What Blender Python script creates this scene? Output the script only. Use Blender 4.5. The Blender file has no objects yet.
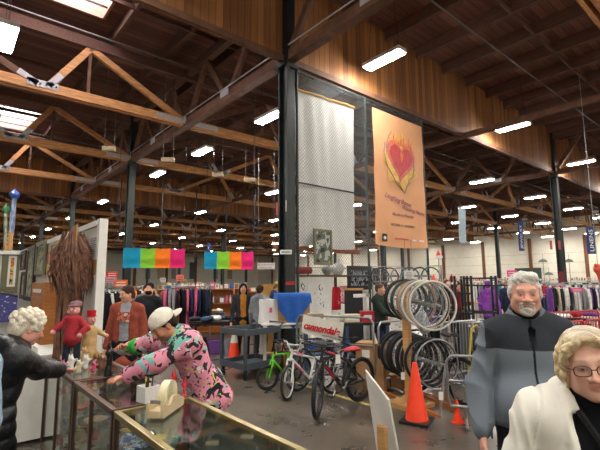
import bpy, bmesh, math, random
import numpy as np
from mathutils import Vector, Matrix, Euler

C = bpy.context.scene.collection
PI = math.pi
R = math.radians
random.seed(7)

# ---------------------------------------------------------------- camera
EYE = Vector((0.0, 0.0, 1.78))
FPX, PITCH, YAW, ROLL = 421.0, R(7.55), R(49.78), R(-0.35)
cam_data = bpy.data.cameras.new('camera')
cam_data.sensor_width = 36.0
cam_data.lens = 36.0 * FPX / 600.0
cam_data.clip_end = 300
cam_ob = bpy.data.objects.new('camera', cam_data)
C.objects.link(cam_ob)
_F = Vector((math.cos(YAW), math.sin(YAW), 0)); _Rt = Vector((math.sin(YAW), -math.cos(YAW), 0)); _Z = Vector((0, 0, 1))
_fw = _F * math.cos(PITCH) + _Z * math.sin(PITCH)
_up = -_F * math.sin(PITCH) + _Z * math.cos(PITCH)
_cr, _sr = math.cos(ROLL), math.sin(ROLL)
_cx = _Rt * _cr + _up * _sr
_cy = _up * _cr - _Rt * _sr
cam_ob.matrix_world = Matrix(((_cx.x, _cy.x, -_fw.x, EYE.x), (_cx.y, _cy.y, -_fw.y, EYE.y), (_cx.z, _cy.z, -_fw.z, EYE.z), (0, 0, 0, 1)))
bpy.context.scene.camera = cam_ob

def ray(px, py):
    return _fw + _cx * ((px - 300) / FPX) - _cy * ((py - 225) / FPX)
def G(px, py, z=0.0):                       # point of the horizontal plane at height z
    r = ray(px, py); return EYE + r * ((z - EYE.z) / r.z)
def D(px, py, d):                           # point at horizontal distance d ahead
    r = ray(px, py); return EYE + r * (d / r.dot(_F))
def PY(px, py, y):
    r = ray(px, py); return EYE + r * (y / r.y)
def PX(px, py, x):
    r = ray(px, py); return EYE + r * (x / r.x)

# ---------------------------------------------------------------- world, exposure
world = bpy.data.worlds.new('world'); bpy.context.scene.world = world
world.use_nodes = True
wn = world.node_tree.nodes; wn['Background'].inputs[0].default_value = (0.86, 0.90, 1.0, 1); wn['Background'].inputs[1].default_value = 15.0
vs = bpy.context.scene.view_settings
bpy.context.scene.display_settings.display_device = 'sRGB'
vs.view_transform = 'Standard'; vs.look = 'None'; vs.gamma = 1.0; vs.use_curve_mapping = False
vs.exposure = 0.50
LAMP = 112.0                                  # radiance of the hall's strip lamps
cy = bpy.context.scene.cycles
try:
    cy.use_denoising = True; cy.max_bounces = 7; cy.diffuse_bounces = 4; cy.glossy_bounces = 4
    cy.transmission_bounces = 6; cy.transparent_max_bounces = 12; cy.sample_clamp_indirect = 6.0
    cy.caustics_reflective = False; cy.caustics_refractive = False
except Exception:
    pass

# ---------------------------------------------------------------- materials
MATS = {}
def lin(c):
    return tuple(((v / 12.92) if v <= 0.04045 else ((v + 0.055) / 1.055) ** 2.4) for v in c)
def hexc(h):
    h = h.lstrip('#'); return lin(tuple(int(h[i:i + 2], 16) / 255 for i in (0, 2, 4)))
def nodes(m):
    nt = m.node_tree; return nt, nt.nodes, nt.links
def mat(name, col, rough=0.6, metal=0.0, var=0.12, scale=8.0, bump=0.0, bscale=40.0, coat=0.0, spec=None, stretch=None):
    """plain surface with a little procedural variation"""
    if name in MATS: return MATS[name]
    c = hexc(col) if isinstance(col, str) else lin(col)
    m = bpy.data.materials.new(name); m.use_nodes = True
    nt, N, L = nodes(m); b = N['Principled BSDF']
    b.inputs['Roughness'].default_value = rough; b.inputs['Metallic'].default_value = metal
    if coat: b.inputs['Coat Weight'].default_value = coat
    if spec is not None: b.inputs['Specular IOR Level'].default_value = spec
    tc = N.new('ShaderNodeTexCoord'); mp = N.new('ShaderNodeMapping'); L.new(tc.outputs['Object'], mp.inputs[0])
    if stretch: mp.inputs['Scale'].default_value = stretch
    nz = N.new('ShaderNodeTexNoise'); nz.inputs['Scale'].default_value = scale; nz.inputs['Detail'].default_value = 4
    L.new(mp.outputs[0], nz.inputs['Vector'])
    rp = N.new('ShaderNodeValToRGB'); rp.color_ramp.elements[0].position = 0.3; rp.color_ramp.elements[1].position = 0.7
    rp.color_ramp.elements[0].color = (*[max(0, v * (1 - var)) for v in c], 1); rp.color_ramp.elements[1].color = (*[min(1, v * (1 + var)) for v in c], 1)
    L.new(nz.outputs['Fac'], rp.inputs[0]); L.new(rp.outputs[0], b.inputs['Base Color'])
    if bump:
        n2 = N.new('ShaderNodeTexNoise'); n2.inputs['Scale'].default_value = bscale; n2.inputs['Detail'].default_value = 3; L.new(mp.outputs[0], n2.inputs['Vector'])
        bp = N.new('ShaderNodeBump'); bp.inputs['Strength'].default_value = bump; bp.inputs['Distance'].default_value = 0.02
        L.new(n2.outputs['Fac'], bp.inputs['Height']); L.new(bp.outputs[0], b.inputs['Normal'])
    MATS[name] = m; return m
def cloth(name, col, var=0.18, rough=0.9, scale=14, bump=0.5, bscale=18):
    return mat(name, col, rough, 0, var, scale, bump, bscale, spec=0.25)
def metalm(name, col, rough=0.35, metal=0.9):
    return mat(name, col, rough, metal, 0.08, 20)
def emit(name, col, s):
    if name in MATS: return MATS[name]
    m = bpy.data.materials.new(name); m.use_nodes = True
    nt, N, L = nodes(m); b = N['Principled BSDF']
    b.inputs['Base Color'].default_value = (0.9, 0.9, 0.9, 1)
    b.inputs['Emission Color'].default_value = (*col, 1); b.inputs['Emission Strength'].default_value = s
    MATS[name] = m; return m
def glassm(name, tint=(0.93, 0.97, 0.95), a=0.12):
    """thin display glass: mostly clear, with a mirror coat"""
    if name in MATS: return MATS[name]
    m = bpy.data.materials.new(name); m.use_nodes = True
    nt, N, L = nodes(m); N.remove(N['Principled BSDF'])
    t = N.new('ShaderNodeBsdfTransparent'); t.inputs[0].default_value = (*tint, 1)
    g = N.new('ShaderNodeBsdfGlossy'); g.inputs['Roughness'].default_value = 0.02; g.inputs[0].default_value = (1, 1, 1, 1)
    f = N.new('ShaderNodeFresnel'); f.inputs[0].default_value = 1.55
    ad = N.new('ShaderNodeMath'); ad.operation = 'MULTIPLY_ADD'; ad.inputs[1].default_value = 0.5; ad.inputs[2].default_value = 0.0
    mx = N.new('ShaderNodeMixShader'); L.new(f.outputs[0], ad.inputs[0]); L.new(ad.outputs[0], mx.inputs[0])
    L.new(t.outputs[0], mx.inputs[1]); L.new(g.outputs[0], mx.inputs[2]); L.new(mx.outputs[0], N['Material Output'].inputs[0])
    MATS[name] = m; return m
def planks(name, c1, c2, width, axis, rough=0.75, grain=1.0, dirty=0.35):
    """boards of slightly different tone; axis = object axis across the boards"""
    if name in MATS: return MATS[name]
    m = bpy.data.materials.new(name); m.use_nodes = True
    nt, N, L = nodes(m); b = N['Principled BSDF']; b.inputs['Roughness'].default_value = rough
    tc = N.new('ShaderNodeTexCoord'); sp = N.new('ShaderNodeSeparateXYZ'); L.new(tc.outputs['Object'], sp.inputs[0])
    d = N.new('ShaderNodeMath'); d.operation = 'DIVIDE'; d.inputs[1].default_value = width; L.new(sp.outputs[axis], d.inputs[0])
    fl = N.new('ShaderNodeMath'); fl.operation = 'FLOOR'; L.new(d.outputs[0], fl.inputs[0])
    fr = N.new('ShaderNodeMath'); fr.operation = 'FRACT'; L.new(d.outputs[0], fr.inputs[0])
    wn_ = N.new('ShaderNodeTexWhiteNoise'); wn_.noise_dimensions = '1D'; L.new(fl.outputs[0], wn_.inputs['W'])
    mp = N.new('ShaderNodeMapping'); sc = [30, 30, 30]; 
    along = {0: 2, 1: 0, 2: 0}[axis]; sc[along] = 1.2
    mp.inputs['Scale'].default_value = sc; L.new(tc.outputs['Object'], mp.inputs[0])
    cb = N.new('ShaderNodeVectorMath'); cb.operation = 'ADD'; L.new(mp.outputs[0], cb.inputs[0]); L.new(wn_.outputs['Color'], cb.inputs[1])
    nz = N.new('ShaderNodeTexNoise'); nz.inputs['Scale'].default_value = 1.0; nz.inputs['Detail'].default_value = 5; L.new(cb.outputs[0], nz.inputs['Vector'])
    mx = N.new('ShaderNodeMix'); mx.data_type = 'RGBA'; mx.inputs['A'].default_value = (*hexc(c1), 1); mx.inputs['B'].default_value = (*hexc(c2), 1)
    ad = N.new('ShaderNodeMath'); ad.operation = 'MULTIPLY_ADD'; ad.inputs[1].default_value = grain; ad.inputs[2].default_value = -0.5 * grain + 0.0
    L.new(nz.outputs['Fac'], ad.inputs[0]); a2 = N.new('ShaderNodeMath'); a2.operation = 'ADD'; a2.use_clamp = True
    L.new(ad.outputs[0], a2.inputs[0]); L.new(wn_.outputs['Value'], a2.inputs[1]); L.new(a2.outputs[0], mx.inputs['Factor'])
    # dark joint lines between boards
    lt = N.new('ShaderNodeMath'); lt.operation = 'LESS_THAN'; lt.inputs[1].default_value = 0.07; L.new(fr.outputs[0], lt.inputs[0])
    ml = N.new('ShaderNodeMath'); ml.operation = 'MULTIPLY'; ml.inputs[1].default_value = 0.75; L.new(lt.outputs[0], ml.inputs[0])
    m2 = N.new('ShaderNodeMix'); m2.data_type = 'RGBA'; m2.inputs['B'].default_value = (0.01, 0.006, 0.004, 1)
    L.new(ml.outputs[0], m2.inputs['Factor']); L.new(mx.outputs['Result'], m2.inputs['A']); L.new(m2.outputs['Result'], b.inputs['Base Color'])
    MATS[name] = m; return m
def ramp_tex(name, stops, kind='noise', scale=6.0, rough=0.8, stretch=(1, 1, 1), detail=3, const=True, dist=0.0):
    """printed or mottled surface"""
    if name in MATS: return MATS[name]
    m = bpy.data.materials.new(name); m.use_nodes = True
    nt, N, L = nodes(m); b = N['Principled BSDF']; b.inputs['Roughness'].default_value = rough
    tc = N.new('ShaderNodeTexCoord'); mp = N.new('ShaderNodeMapping'); mp.inputs['Scale'].default_value = stretch; L.new(tc.outputs['Object'], mp.inputs[0])
    if kind == 'voronoi':
        t = N.new('ShaderNodeTexVoronoi'); t.inputs['Scale'].default_value = scale
        sp = N.new('ShaderNodeSeparateColor'); L.new(t.outputs['Color'], sp.inputs[0]); out = sp.outputs[0]
    elif kind == 'wave':
        t = N.new('ShaderNodeTexWave'); t.inputs['Scale'].default_value = scale; t.inputs['Distortion'].default_value = dist; out = t.outputs['Fac']
    else:
        t = N.new('ShaderNodeTexNoise'); t.inputs['Scale'].default_value = scale; t.inputs['Detail'].default_value = detail; t.inputs['Distortion'].default_value = dist; out = t.outputs['Fac']
    L.new(mp.outputs[0], t.inputs['Vector'])
    rp = N.new('ShaderNodeValToRGB'); rp.color_ramp.interpolation = 'CONSTANT' if const else 'LINEAR'
    e = rp.color_ramp.elements
    while len(e) < len(stops): e.new(0.5)
    for i, (p, c) in enumerate(stops): e[i].position = p; e[i].color = (*hexc(c), 1)
    L.new(out, rp.inputs[0]); L.new(rp.outputs[0], b.inputs['Base Color'])
    MATS[name] = m; return m
def vcol(name, rough=0.5, sss=0.0, spec=0.35, bump=0.0, bscale=60):
    if name in MATS: return MATS[name]
    m = bpy.data.materials.new(name); m.use_nodes = True
    nt, N, L = nodes(m); b = N['Principled BSDF']; b.inputs['Roughness'].default_value = rough; b.inputs['Specular IOR Level'].default_value = spec
    a = N.new('ShaderNodeAttribute'); a.attribute_name = 'Col'; L.new(a.outputs['Color'], b.inputs['Base Color'])
    if sss: b.inputs['Subsurface Weight'].default_value = sss; b.inputs['Subsurface Radius'].default_value = (0.012, 0.005, 0.003); b.inputs['Subsurface Scale'].default_value = 1.0
    if bump:
        tc = N.new('ShaderNodeTexCoord'); n2 = N.new('ShaderNodeTexNoise'); n2.inputs['Scale'].default_value = bscale; L.new(tc.outputs['Object'], n2.inputs['Vector'])
        bp = N.new('ShaderNodeBump'); bp.inputs['Strength'].default_value = bump; bp.inputs['Distance'].default_value = 0.01
        L.new(n2.outputs['Fac'], bp.inputs['Height']); L.new(bp.outputs[0], b.inputs['Normal'])
    MATS[name] = m; return m

# ---------------------------------------------------------------- mesh building
class MB:
    def __init__(s): s.v = []; s.f = []; s.m = []
    def add(s, vs_, fs, mi=0):
        o = len(s.v); s.v += [tuple(v) for v in vs_]; s.f += [tuple(i + o for i in f) for f in fs]; s.m += [mi] * len(fs); return s
    def box(s, c, size, rz=0.0, mi=0, M=None):
        hx, hy, hz = size[0] / 2, size[1] / 2, size[2] / 2
        vs_ = [Vector((x, y, z)) for z in (-hz, hz) for y in (-hy, hy) for x in (-hx, hx)]
        if M is None: M = Matrix.Rotation(rz, 3, 'Z')
        vs_ = [M @ v + Vector(c) for v in vs_]
        return s.add(vs_, [(0, 2, 3, 1), (4, 5, 7, 6), (0, 1, 5, 4), (2, 6, 7, 3), (0, 4, 6, 2), (1, 3, 7, 5)], mi)
    def bar(s, a, b, w, h=None, mi=0, up=(0, 0, 1)):
        """rectangular bar from a to b"""
        a, b = Vector(a), Vector(b); h = h or w; d = (b - a); L_ = d.length
        if L_ < 1e-6: return s
        d /= L_; u = Vector(up)
        if abs(d.dot(u)) > 0.98: u = Vector((1, 0, 0)) if abs(d.x) < 0.9 else Vector((0, 1, 0))
        sd = d.cross(u).normalized(); u = sd.cross(d)
        M = Matrix((d, sd, u)).transposed()
        return s.box((a + b) / 2, (L_, w, h), M=M, mi=mi)
    def cyl(s, a, b, r, r2=None, n=10, mi=0, cap=True):
        a, b = Vector(a), Vector(b); r2 = r if r2 is None else r2
        d = (b - a).normalized(); u = Vector((0, 0, 1)) if abs(d.z) < 0.9 else Vector((1, 0, 0))
        e = d.cross(u).normalized(); g = d.cross(e)
        vs_ = [a + (e * math.cos(t) + g * math.sin(t)) * r for t in [2 * PI * i / n for i in range(n)]] + \
              [b + (e * math.cos(t) + g * math.sin(t)) * r2 for t in [2 * PI * i / n for i in range(n)]]
        fs = [(i, (i + 1) % n, n + (i + 1) % n, n + i) for i in range(n)]
        if cap: fs += [tuple(range(n))[::-1], tuple(range(n, 2 * n))]
        return s.add(vs_, fs, mi)
    def tube(s, pts, r, n=8, mi=0, closed=False):
        pts = [Vector(p) for p in pts]; k = len(pts); rs = r if isinstance(r, (list, tuple)) else [r] * k
        vs_ = []; pu = None
        for i, p in enumerate(pts):
            if closed: d = pts[(i + 1) % k] - pts[i - 1]
            else: d = pts[min(i + 1, k - 1)] - pts[max(i - 1, 0)]
            d.normalize()
            if pu is None: pu = Vector((0, 0, 1)) if abs(d.z) < 0.9 else Vector((1, 0, 0))
            e = d.cross(pu)
            if e.length < 1e-4: e = d.cross(Vector((0.3, 1, 0.2)))
            e.normalize(); g = e.cross(d); pu = g
            vs_ += [p + (e * math.cos(t) + g * math.sin(t)) * rs[i] for t in [2 * PI * j / n for j in range(n)]]
        fs = []
        for i in range(k if closed else k - 1):
            a = i * n; b = ((i + 1) % k) * n
            fs += [(a + j, a + (j + 1) % n, b + (j + 1) % n, b + j) for j in range(n)]
        if not closed: fs += [tuple(range(n))[::-1], tuple(range((k - 1) * n, k * n))]
        return s.add(vs_, fs, mi)
    def lathe(s, prof, c=(0, 0, 0), n=20, mi=0, M=None):
        """prof: list of (radius, z)"""
        c = Vector(c); k = len(prof); vs_ = []
        for r, z in prof:
            for i in range(n):
                p = Vector((r * math.cos(2 * PI * i / n), r * math.sin(2 * PI * i / n), z))
                if M is not None: p = M @ p
                vs_.append(p + c)
        fs = [(a * n + i, a * n + (i + 1) % n, (a + 1) * n + (i + 1) % n, (a + 1) * n + i) for a in range(k - 1) for i in range(n)]
        if prof[0][0] > 1e-5: fs.append(tuple(range(n))[::-1])
        if prof[-1][0] > 1e-5: fs.append(tuple(range((k - 1) * n, k * n)))
        return s.add(vs_, fs, mi)
    def ball(s, c, r, n=12, mi=0, M=None):
        rr = r if isinstance(r, (list, tuple)) else (r, r, r); c = Vector(c); vs_ = []; k = n // 2
        for a in range(k + 1):
            t = PI * a / k
            for i in range(n):
                p = Vector((rr[0] * math.sin(t) * math.cos(2 * PI * i / n), rr[1] * math.sin(t) * math.sin(2 * PI * i / n), -rr[2] * math.cos(t)))
                if M is not None: p = M @ p
                vs_.append(p + c)
        fs = [(a * n + i, a * n + (i + 1) % n, (a + 1) * n + (i + 1) % n, (a + 1) * n + i) for a in range(k) for i in range(n)]
        return s.add(vs_, fs, mi)
    def torus(s, c, R_, r, axis=(0, 0, 1), n=36, k=8, mi=0):
        ax = Vector(axis).normalized(); u = Vector((0, 0, 1)) if abs(ax.z) < 0.9 else Vector((1, 0, 0))
        e = ax.cross(u).normalized(); g = ax.cross(e); c = Vector(c); vs_ = []
        for i in range(n):
            t = 2 * PI * i / n; d = e * math.cos(t) + g * math.sin(t)
            for j in range(k):
                q = 2 * PI * j / k; vs_.append(c + d * (R_ + r * math.cos(q)) + ax * r * math.sin(q))
        fs = [(i * k + j, i * k + (j + 1) % k, ((i + 1) % n) * k + (j + 1) % k, ((i + 1) % n) * k + j) for i in range(n) for j in range(k)]
        return s.add(vs_, fs, mi)
    def prism(s, poly, thick, M=None, mi=0):
        """poly in local x,z extruded along y by thick (centred)"""
        n = len(poly); M = M or Matrix.Identity(4)
        vs_ = [M @ Vector((x, -thick / 2, z)) for x, z in poly] + [M @ Vector((x, thick / 2, z)) for x, z in poly]
        fs = [tuple(range(n)), tuple(range(n, 2 * n))[::-1]] + [(i, n + i, n + (i + 1) % n, (i + 1) % n) for i in range(n)]
        return s.add(vs_, fs, mi)
    def sheet(s, fn, nu, nv, thick=0.0, mi=0):
        """surface fn(u,v) u,v in 0..1, given a thickness"""
        vs_ = [Vector(fn(i / nu, j / nv)) for j in range(nv + 1) for i in range(nu + 1)]
        w = nu + 1
        fs = [(j * w + i, j * w + i + 1, (j + 1) * w + i + 1, (j + 1) * w + i) for j in range(nv) for i in range(nu)]
        if thick:
            N_ = [Vector() for _ in vs_]
            for f in fs:
                nn = (vs_[f[1]] - vs_[f[0]]).cross(vs_[f[3]] - vs_[f[0]])
                for i in f: N_[i] += nn
            o = len(vs_)
            vs_ = vs_ + [v - n_.normalized() * thick for v, n_ in zip(vs_, N_)]
            fs2 = [tuple(i + o for i in f[::-1]) for f in fs]
            ed = [(i, i + 1) for i in range(nu)] + [(nv * w + i + 1, nv * w + i) for i in range(nu)] + \
                 [((j + 1) * w, j * w) for j in range(nv)] + [(j * w + nu, (j + 1) * w + nu) for j in range(nv)]
            fs = fs + fs2 + [(b, a, a + o, b + o) for a, b in ed]
        return s.add(vs_, fs, mi)
    def build(s, name, mats, parent=None, smooth=False, loc=None, bevel=0.0, rz=0.0, flip=True):
        me = bpy.data.meshes.new(name); me.from_pydata(s.v, [], s.f)
        if not isinstance(mats, (list, tuple)): mats = [mats]
        for m in mats: me.materials.append(m)
        if any(s.m): me.polygons.foreach_set('material_index', s.m)
        bm = bmesh.new(); bm.from_mesh(me); bmesh.ops.recalc_face_normals(bm, faces=bm.faces); bm.to_mesh(me); bm.free()
        if smooth:
            me.polygons.foreach_set('use_smooth', [True] * len(me.polygons))
            try: me.set_sharp_from_angle(angle=R(40))
            except Exception: pass
        me.update()
        o = bpy.data.objects.new(name, me); C.objects.link(o)
        if parent is not None: o.parent = parent
        if loc is not None: o.location = loc
        if rz: o.rotation_euler = (0, 0, rz)
        if bevel:
            b = o.modifiers.new('bevel', 'BEVEL'); b.width = bevel; b.segments = 2; b.limit_method = 'ANGLE'
        return o

LABELS = set()
def tag(o, label=None, cat=None, group=None, kind=None):
    if label: o['label'] = label
    if cat: o['category'] = cat
    if group: o['group'] = group
    if kind: o['kind'] = kind
    return o
def empty(name, loc=(0, 0, 0), rz=0.0, label=None, cat=None, group=None, kind=None):
    o = bpy.data.objects.new(name, None); C.objects.link(o); o.empty_display_size = 0.1
    o.location = loc; o.rotation_euler = (0, 0, rz); return tag(o, label, cat, group, kind)
def struct(name, mb, mats, parent=None, **k):
    o = mb.build(name, mats, parent, **k)
    if parent is None: o['kind'] = 'structure'
    return o
def kids(o): return [c for c in C.objects if c.parent == o]
def dup(root, loc, rz, label=None, group=None, recolor=None, scale=None):
    """a copy of a thing with copies of its parts and sub-parts"""
    def cp(o, par):
        c = o.copy(); C.objects.link(c); c.parent = par
        if recolor and c.type == 'MESH':
            for i, sl in enumerate(c.material_slots):
                if sl.material and sl.material.name in recolor:
                    sl.link = 'OBJECT'; sl.material = recolor[sl.material.name] if False else recolor[o.material_slots[i].material.name]
        for ch in CH.get(o.name) or CH.setdefault(o.name, list(o.children)): cp(ch, c)
        return c
    r = cp(root, None); r.location = loc
    r.rotation_euler = rz if isinstance(rz, (tuple, list, Euler)) else (0, 0, rz)
    if scale: r.scale = scale
    if label: r['label'] = label
    if group: r['group'] = group
    return r
CH = {}
def vface(v):
    """rotation about z that turns local -y towards direction v"""
    return math.atan2(v[0], -v[1])
# ================================================================ SETTING
COLX = [-9.05, 4.85, 18.75, 32.65, 46.2]
Y0, BAY = 6.12, 8.865
S = 1.25                                     # size of one hall unit in metres
WX, WY = 46.6, 68.0                          # hall units
X0, YM = -14.0, -8.0
def hz(z): return 1.78 + (z - 1.78) * S       # height in hall units to metres
ZB, ZR = hz(6.0), hz(8.0)
ORD = ['zeroth', 'first', 'second', 'third', 'fourth', 'fifth', 'sixth', 'seventh', 'eighth', 'ninth', 'tenth', 'eleventh', 'twelfth', 'thirteenth', 'fourteenth', 'fifteenth', 'sixteenth', 'seventeenth', 'eighteenth', 'nineteenth', 'twentieth', 'twenty-first', 'twenty-second', 'twenty-third', 'twenty-fourth']
m_deck = planks('roof_boards', '#64423a', '#8c6252', 0.19, 1, rough=0.85, grain=1.2)
m_raft = mat('rafter_timber', '#64463a', 0.8, var=0.3, scale=5, stretch=(6, 1, 6))
m_chord = mat('truss_timber', '#cc945e', 0.7, var=0.3, scale=4, stretch=(1, 8, 8))
m_dark_t = mat('dark_truss_timber', '#6b4936', 0.75, var=0.3, scale=5)
m_curt = planks('draft_boards', '#7a4c2c', '#ac7440', 0.145, 0, rough=0.7, grain=0.9)
m_plate = metalm('galvanised_plate', '#c9cbce', 0.5, 0.3)
m_col = mat('column_green_black', '#1f2725', 0.45, 0.2, var=0.2, scale=6)
m_colb = mat('column_black', '#17191a', 0.5, 0.1, var=0.2, scale=6)
m_wall = mat('painted_block_wall', '#f6eedb', 0.9, var=0.05, scale=1.2)
m_bolt = metalm('dark_bolt', '#3b3b3c', 0.5)

# floor: worn sealed concrete
fm = bpy.data.materials.new('sealed_concrete'); fm.use_nodes = True
nt, N, L = nodes(fm); b = N['Principled BSDF']
tc = N.new('ShaderNodeTexCoord')
n1 = N.new('ShaderNodeTexNoise'); n1.inputs['Scale'].default_value = 0.9; n1.inputs['Detail'].default_value = 6; n1.inputs['Roughness'].default_value = 0.65; n1.inputs['Distortion'].default_value = 0.6
n2 = N.new('ShaderNodeTexNoise'); n2.inputs['Scale'].default_value = 3; n2.inputs['Detail'].default_value = 5
n3 = N.new('ShaderNodeTexNoise'); n3.inputs['Scale'].default_value = 2.6; n3.inputs['Detail'].default_value = 3; n3.inputs['Distortion'].default_value = 1.2
for n in (n1, n2, n3): L.new(tc.outputs['Object'], n.inputs['Vector'])
rp = N.new('ShaderNodeValToRGB'); e = rp.color_ramp.elements
e[0].position = 0.32; e[0].color = (*hexc('#453d35'), 1); e[1].position = 0.72; e[1].color = (*hexc('#73685b'), 1)
L.new(n1.outputs['Fac'], rp.inputs[0])
r2 = N.new('ShaderNodeValToRGB'); e = r2.color_ramp.elements; e[0].position = 0.3; e[0].color = (0.72, 0.72, 0.72, 1); e[1].position = 0.75; e[1].color = (1.1, 1.1, 1.1, 1); L.new(n2.outputs['Fac'], r2.inputs[0])
mu = N.new('ShaderNodeMix'); mu.data_type = 'RGBA'; mu.blend_type = 'MULTIPLY'; mu.inputs['Factor'].default_value = 1; L.new(rp.outputs[0], mu.inputs['A']); L.new(r2.outputs[0], mu.inputs['B'])
r3 = N.new('ShaderNodeValToRGB'); e = r3.color_ramp.elements; e[0].position = 0.62; e[0].color = (0, 0, 0, 1); e[1].position = 0.66; e[1].color = (0.55, 0.55, 0.55, 1); L.new(n3.outputs['Fac'], r3.inputs[0])
m3 = N.new('ShaderNodeMix'); m3.data_type = 'RGBA'; L.new(r3.outputs[0], m3.inputs['Factor']); L.new(mu.outputs['Result'], m3.inputs['A']); m3.inputs['B'].default_value = (*hexc('#3b3632'), 1)
L.new(m3.outputs['Result'], b.inputs['Base Color'])
rr = N.new('ShaderNodeMapRange'); rr.inputs['To Min'].default_value = 0.22; rr.inputs['To Max'].default_value = 0.36; L.new(n2.outputs['Fac'], rr.inputs[0]); L.new(rr.outputs[0], b.inputs['Roughness'])
mb = MB(); mb.box(((X0 + WX) / 2 * S, (YM + WY) / 2 * S, -0.1), ((WX - X0) * S + 1, (WY - YM) * S + 1, 0.2)); struct('floor', mb, fm)
# painted safety line on the floor
m_line = mat('worn_yellow_paint', '#c9b66a', 0.6, var=0.25, scale=20)
a, b_ = G(290, 381), G(390, 411.5)
mb = MB(); mb.bar(a + Vector((0, 0, .001)), b_ + Vector((0, 0, .001)), 0.07, 0.004); struct('floor_marking', mb, m_line)
a, b_ = G(424, 398), G(462, 409)
# walls
WXM, WYM, X0M, YMM, HH = WX * S, WY * S, X0 * S, YM * S, ZR
mb = MB(); mb.box((WXM + 0.1, (YMM + WYM) / 2, HH / 2), (0.2, WYM - YMM, HH)); struct('wall_right', mb, m_wall)
mb = MB(); mb.box(((X0M + WXM) / 2, WYM + 0.1, HH / 2), (WXM - X0M, 0.2, HH)); struct('wall_back', mb, m_wall)
mb = MB(); mb.box((X0M - 0.1, (YMM + WYM) / 2, HH / 2), (0.2, WYM - YMM, HH)); struct('wall_left', mb, m_wall)
mb = MB(); mb.box(((X0M + WXM) / 2, YMM - 0.1, HH / 2), (WXM - X0M, 0.2, HH)); struct('wall_front', mb, m_wall)
m_pil = mat('pilaster_wood', '#7b5038', 0.8, var=0.2)
y = 8.0
while y < 66:                                   # timber pilasters on the far right wall
    mb = MB(); mb.box((WXM - 0.12, y * S, ZB / 2), (0.24, 0.34, ZB)); struct('trim_1', mb, m_pil); y += 5.0
x = -8.0
while x < 46:
    mb = MB(); mb.box((x * S, WYM - 0.12, ZB / 2), (0.5, 0.24, ZB)); struct('trim_2', mb, m_pil); x += 5.2
# joint lines of the block wall
m_joint = mat('wall_joint', '#b9ae96', 0.9)
for z in (1.4, 2.6, 3.8, 5.0):
    mb = MB(); mb.box((WXM - 0.005, (YMM + WYM) / 2, z), (0.012, WYM - YMM, 0.03)); struct('trim_3', mb, m_joint)
ROOF0 = {o.name for o in C.objects}
# roof deck with skylights cut out (strips)
SK = [(0.0, 2.44, 7.7, 10.05), (0.0, 2.40, 17.5, 20.0)]
mb = MB()
ys = sorted({YM, WY, *[s[2] for s in SK], *[s[3] for s in SK]})
for i in range(len(ys) - 1):
    ya, yb = ys[i], ys[i + 1]; ym = (ya + yb) / 2; xs = [X0]
    for s in SK:
        if s[2] < ym < s[3]: xs += [s[0], s[1]]
    xs.append(WX)
    for k in range(0, len(xs), 2):
        mb.box(((xs[k] + xs[k + 1]) / 2, ym, 8.05), (xs[k + 1] - xs[k], yb - ya, 0.1))
struct('ceiling', mb, m_deck)
m_well = mat('skylight_well', '#b08a78', 0.8)
# skylight pane lets daylight through
sm = bpy.data.materials.new('skylight_pane'); sm.use_nodes = True
nt, N, L = nodes(sm); N.remove(N['Principled BSDF'])
t = N.new('ShaderNodeBsdfTranslucent'); t.inputs[0].default_value = (0.88, 0.82, 0.80, 1)
tr = N.new('ShaderNodeBsdfTransparent'); tr.inputs[0].default_value = (0.75, 0.70, 0.70, 1); mx = N.new('ShaderNodeMixShader')
nz = N.new('ShaderNodeTexNoise'); nz.inputs['Scale'].default_value = 4; nz.inputs['Detail'].default_value = 6; rpp = N.new('ShaderNodeMapRange'); rpp.inputs['To Min'].default_value = 0.05; rpp.inputs['To Max'].default_value = 0.5
L.new(nz.outputs['Fac'], rpp.inputs[0]); L.new(rpp.outputs[0], mx.inputs[0])
L.new(t.outputs[0], mx.inputs[1]); L.new(tr.outputs[0], mx.inputs[2]); L.new(mx.outputs[0], N['Material Output'].inputs[0])
for i, s in enumerate(SK):
    cx_, cy_ = (s[0] + s[1]) / 2, (s[2] + s[3]) / 2
    w = empty('window_%d' % (i + 1), (cx_, cy_, 8.0), kind='structure')
    mb = MB()
    for sx in (-1, 1): mb.box((sx * (s[1] - s[0]) / 2, 0, 0.2), (0.06, s[3] - s[2], 0.5))
    for sy in (-1, 1): mb.box((0, sy * (s[3] - s[2]) / 2, 0.2), (s[1] - s[0], 0.06, 0.5))
    mb.build('well', m_well, w)
    mb = MB(); mb.box((0, 0, 0.42), (s[1] - s[0], s[3] - s[2], 0.02)); mb.build('pane', sm, w)
    mb = MB()
    for k in (-0.33, 0.0, 0.33): mb.box((0, k * (s[3] - s[2]), 0.02), (s[1] - s[0], 0.03, 0.04))
    mb.box((0, 0, 0.02), (0.03, s[3] - s[2], 0.04)); mb.build('glazing_bar', m_bolt, w)
# rafters along Y
x = -8.9
while x < 46:
    if x > 2.5 or x < -0.1:
        mb = MB(); mb.box((0, 0, 0), (0.10, WY - YM, 0.32)); struct('roof_rafter', mb, m_raft, loc=(x, (WY + YM) / 2, 7.84))
    x += 1.30
# small blocking lines between rafters, near bays
for y in (3.6, 8.8, 12.9, 17.2, 1.2):
    mb = MB(); mb.box((0, 0, 0), (50, 0.05, 0.10)); struct('roof_blocking', mb, m_raft, loc=(18, y, 7.72))
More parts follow.
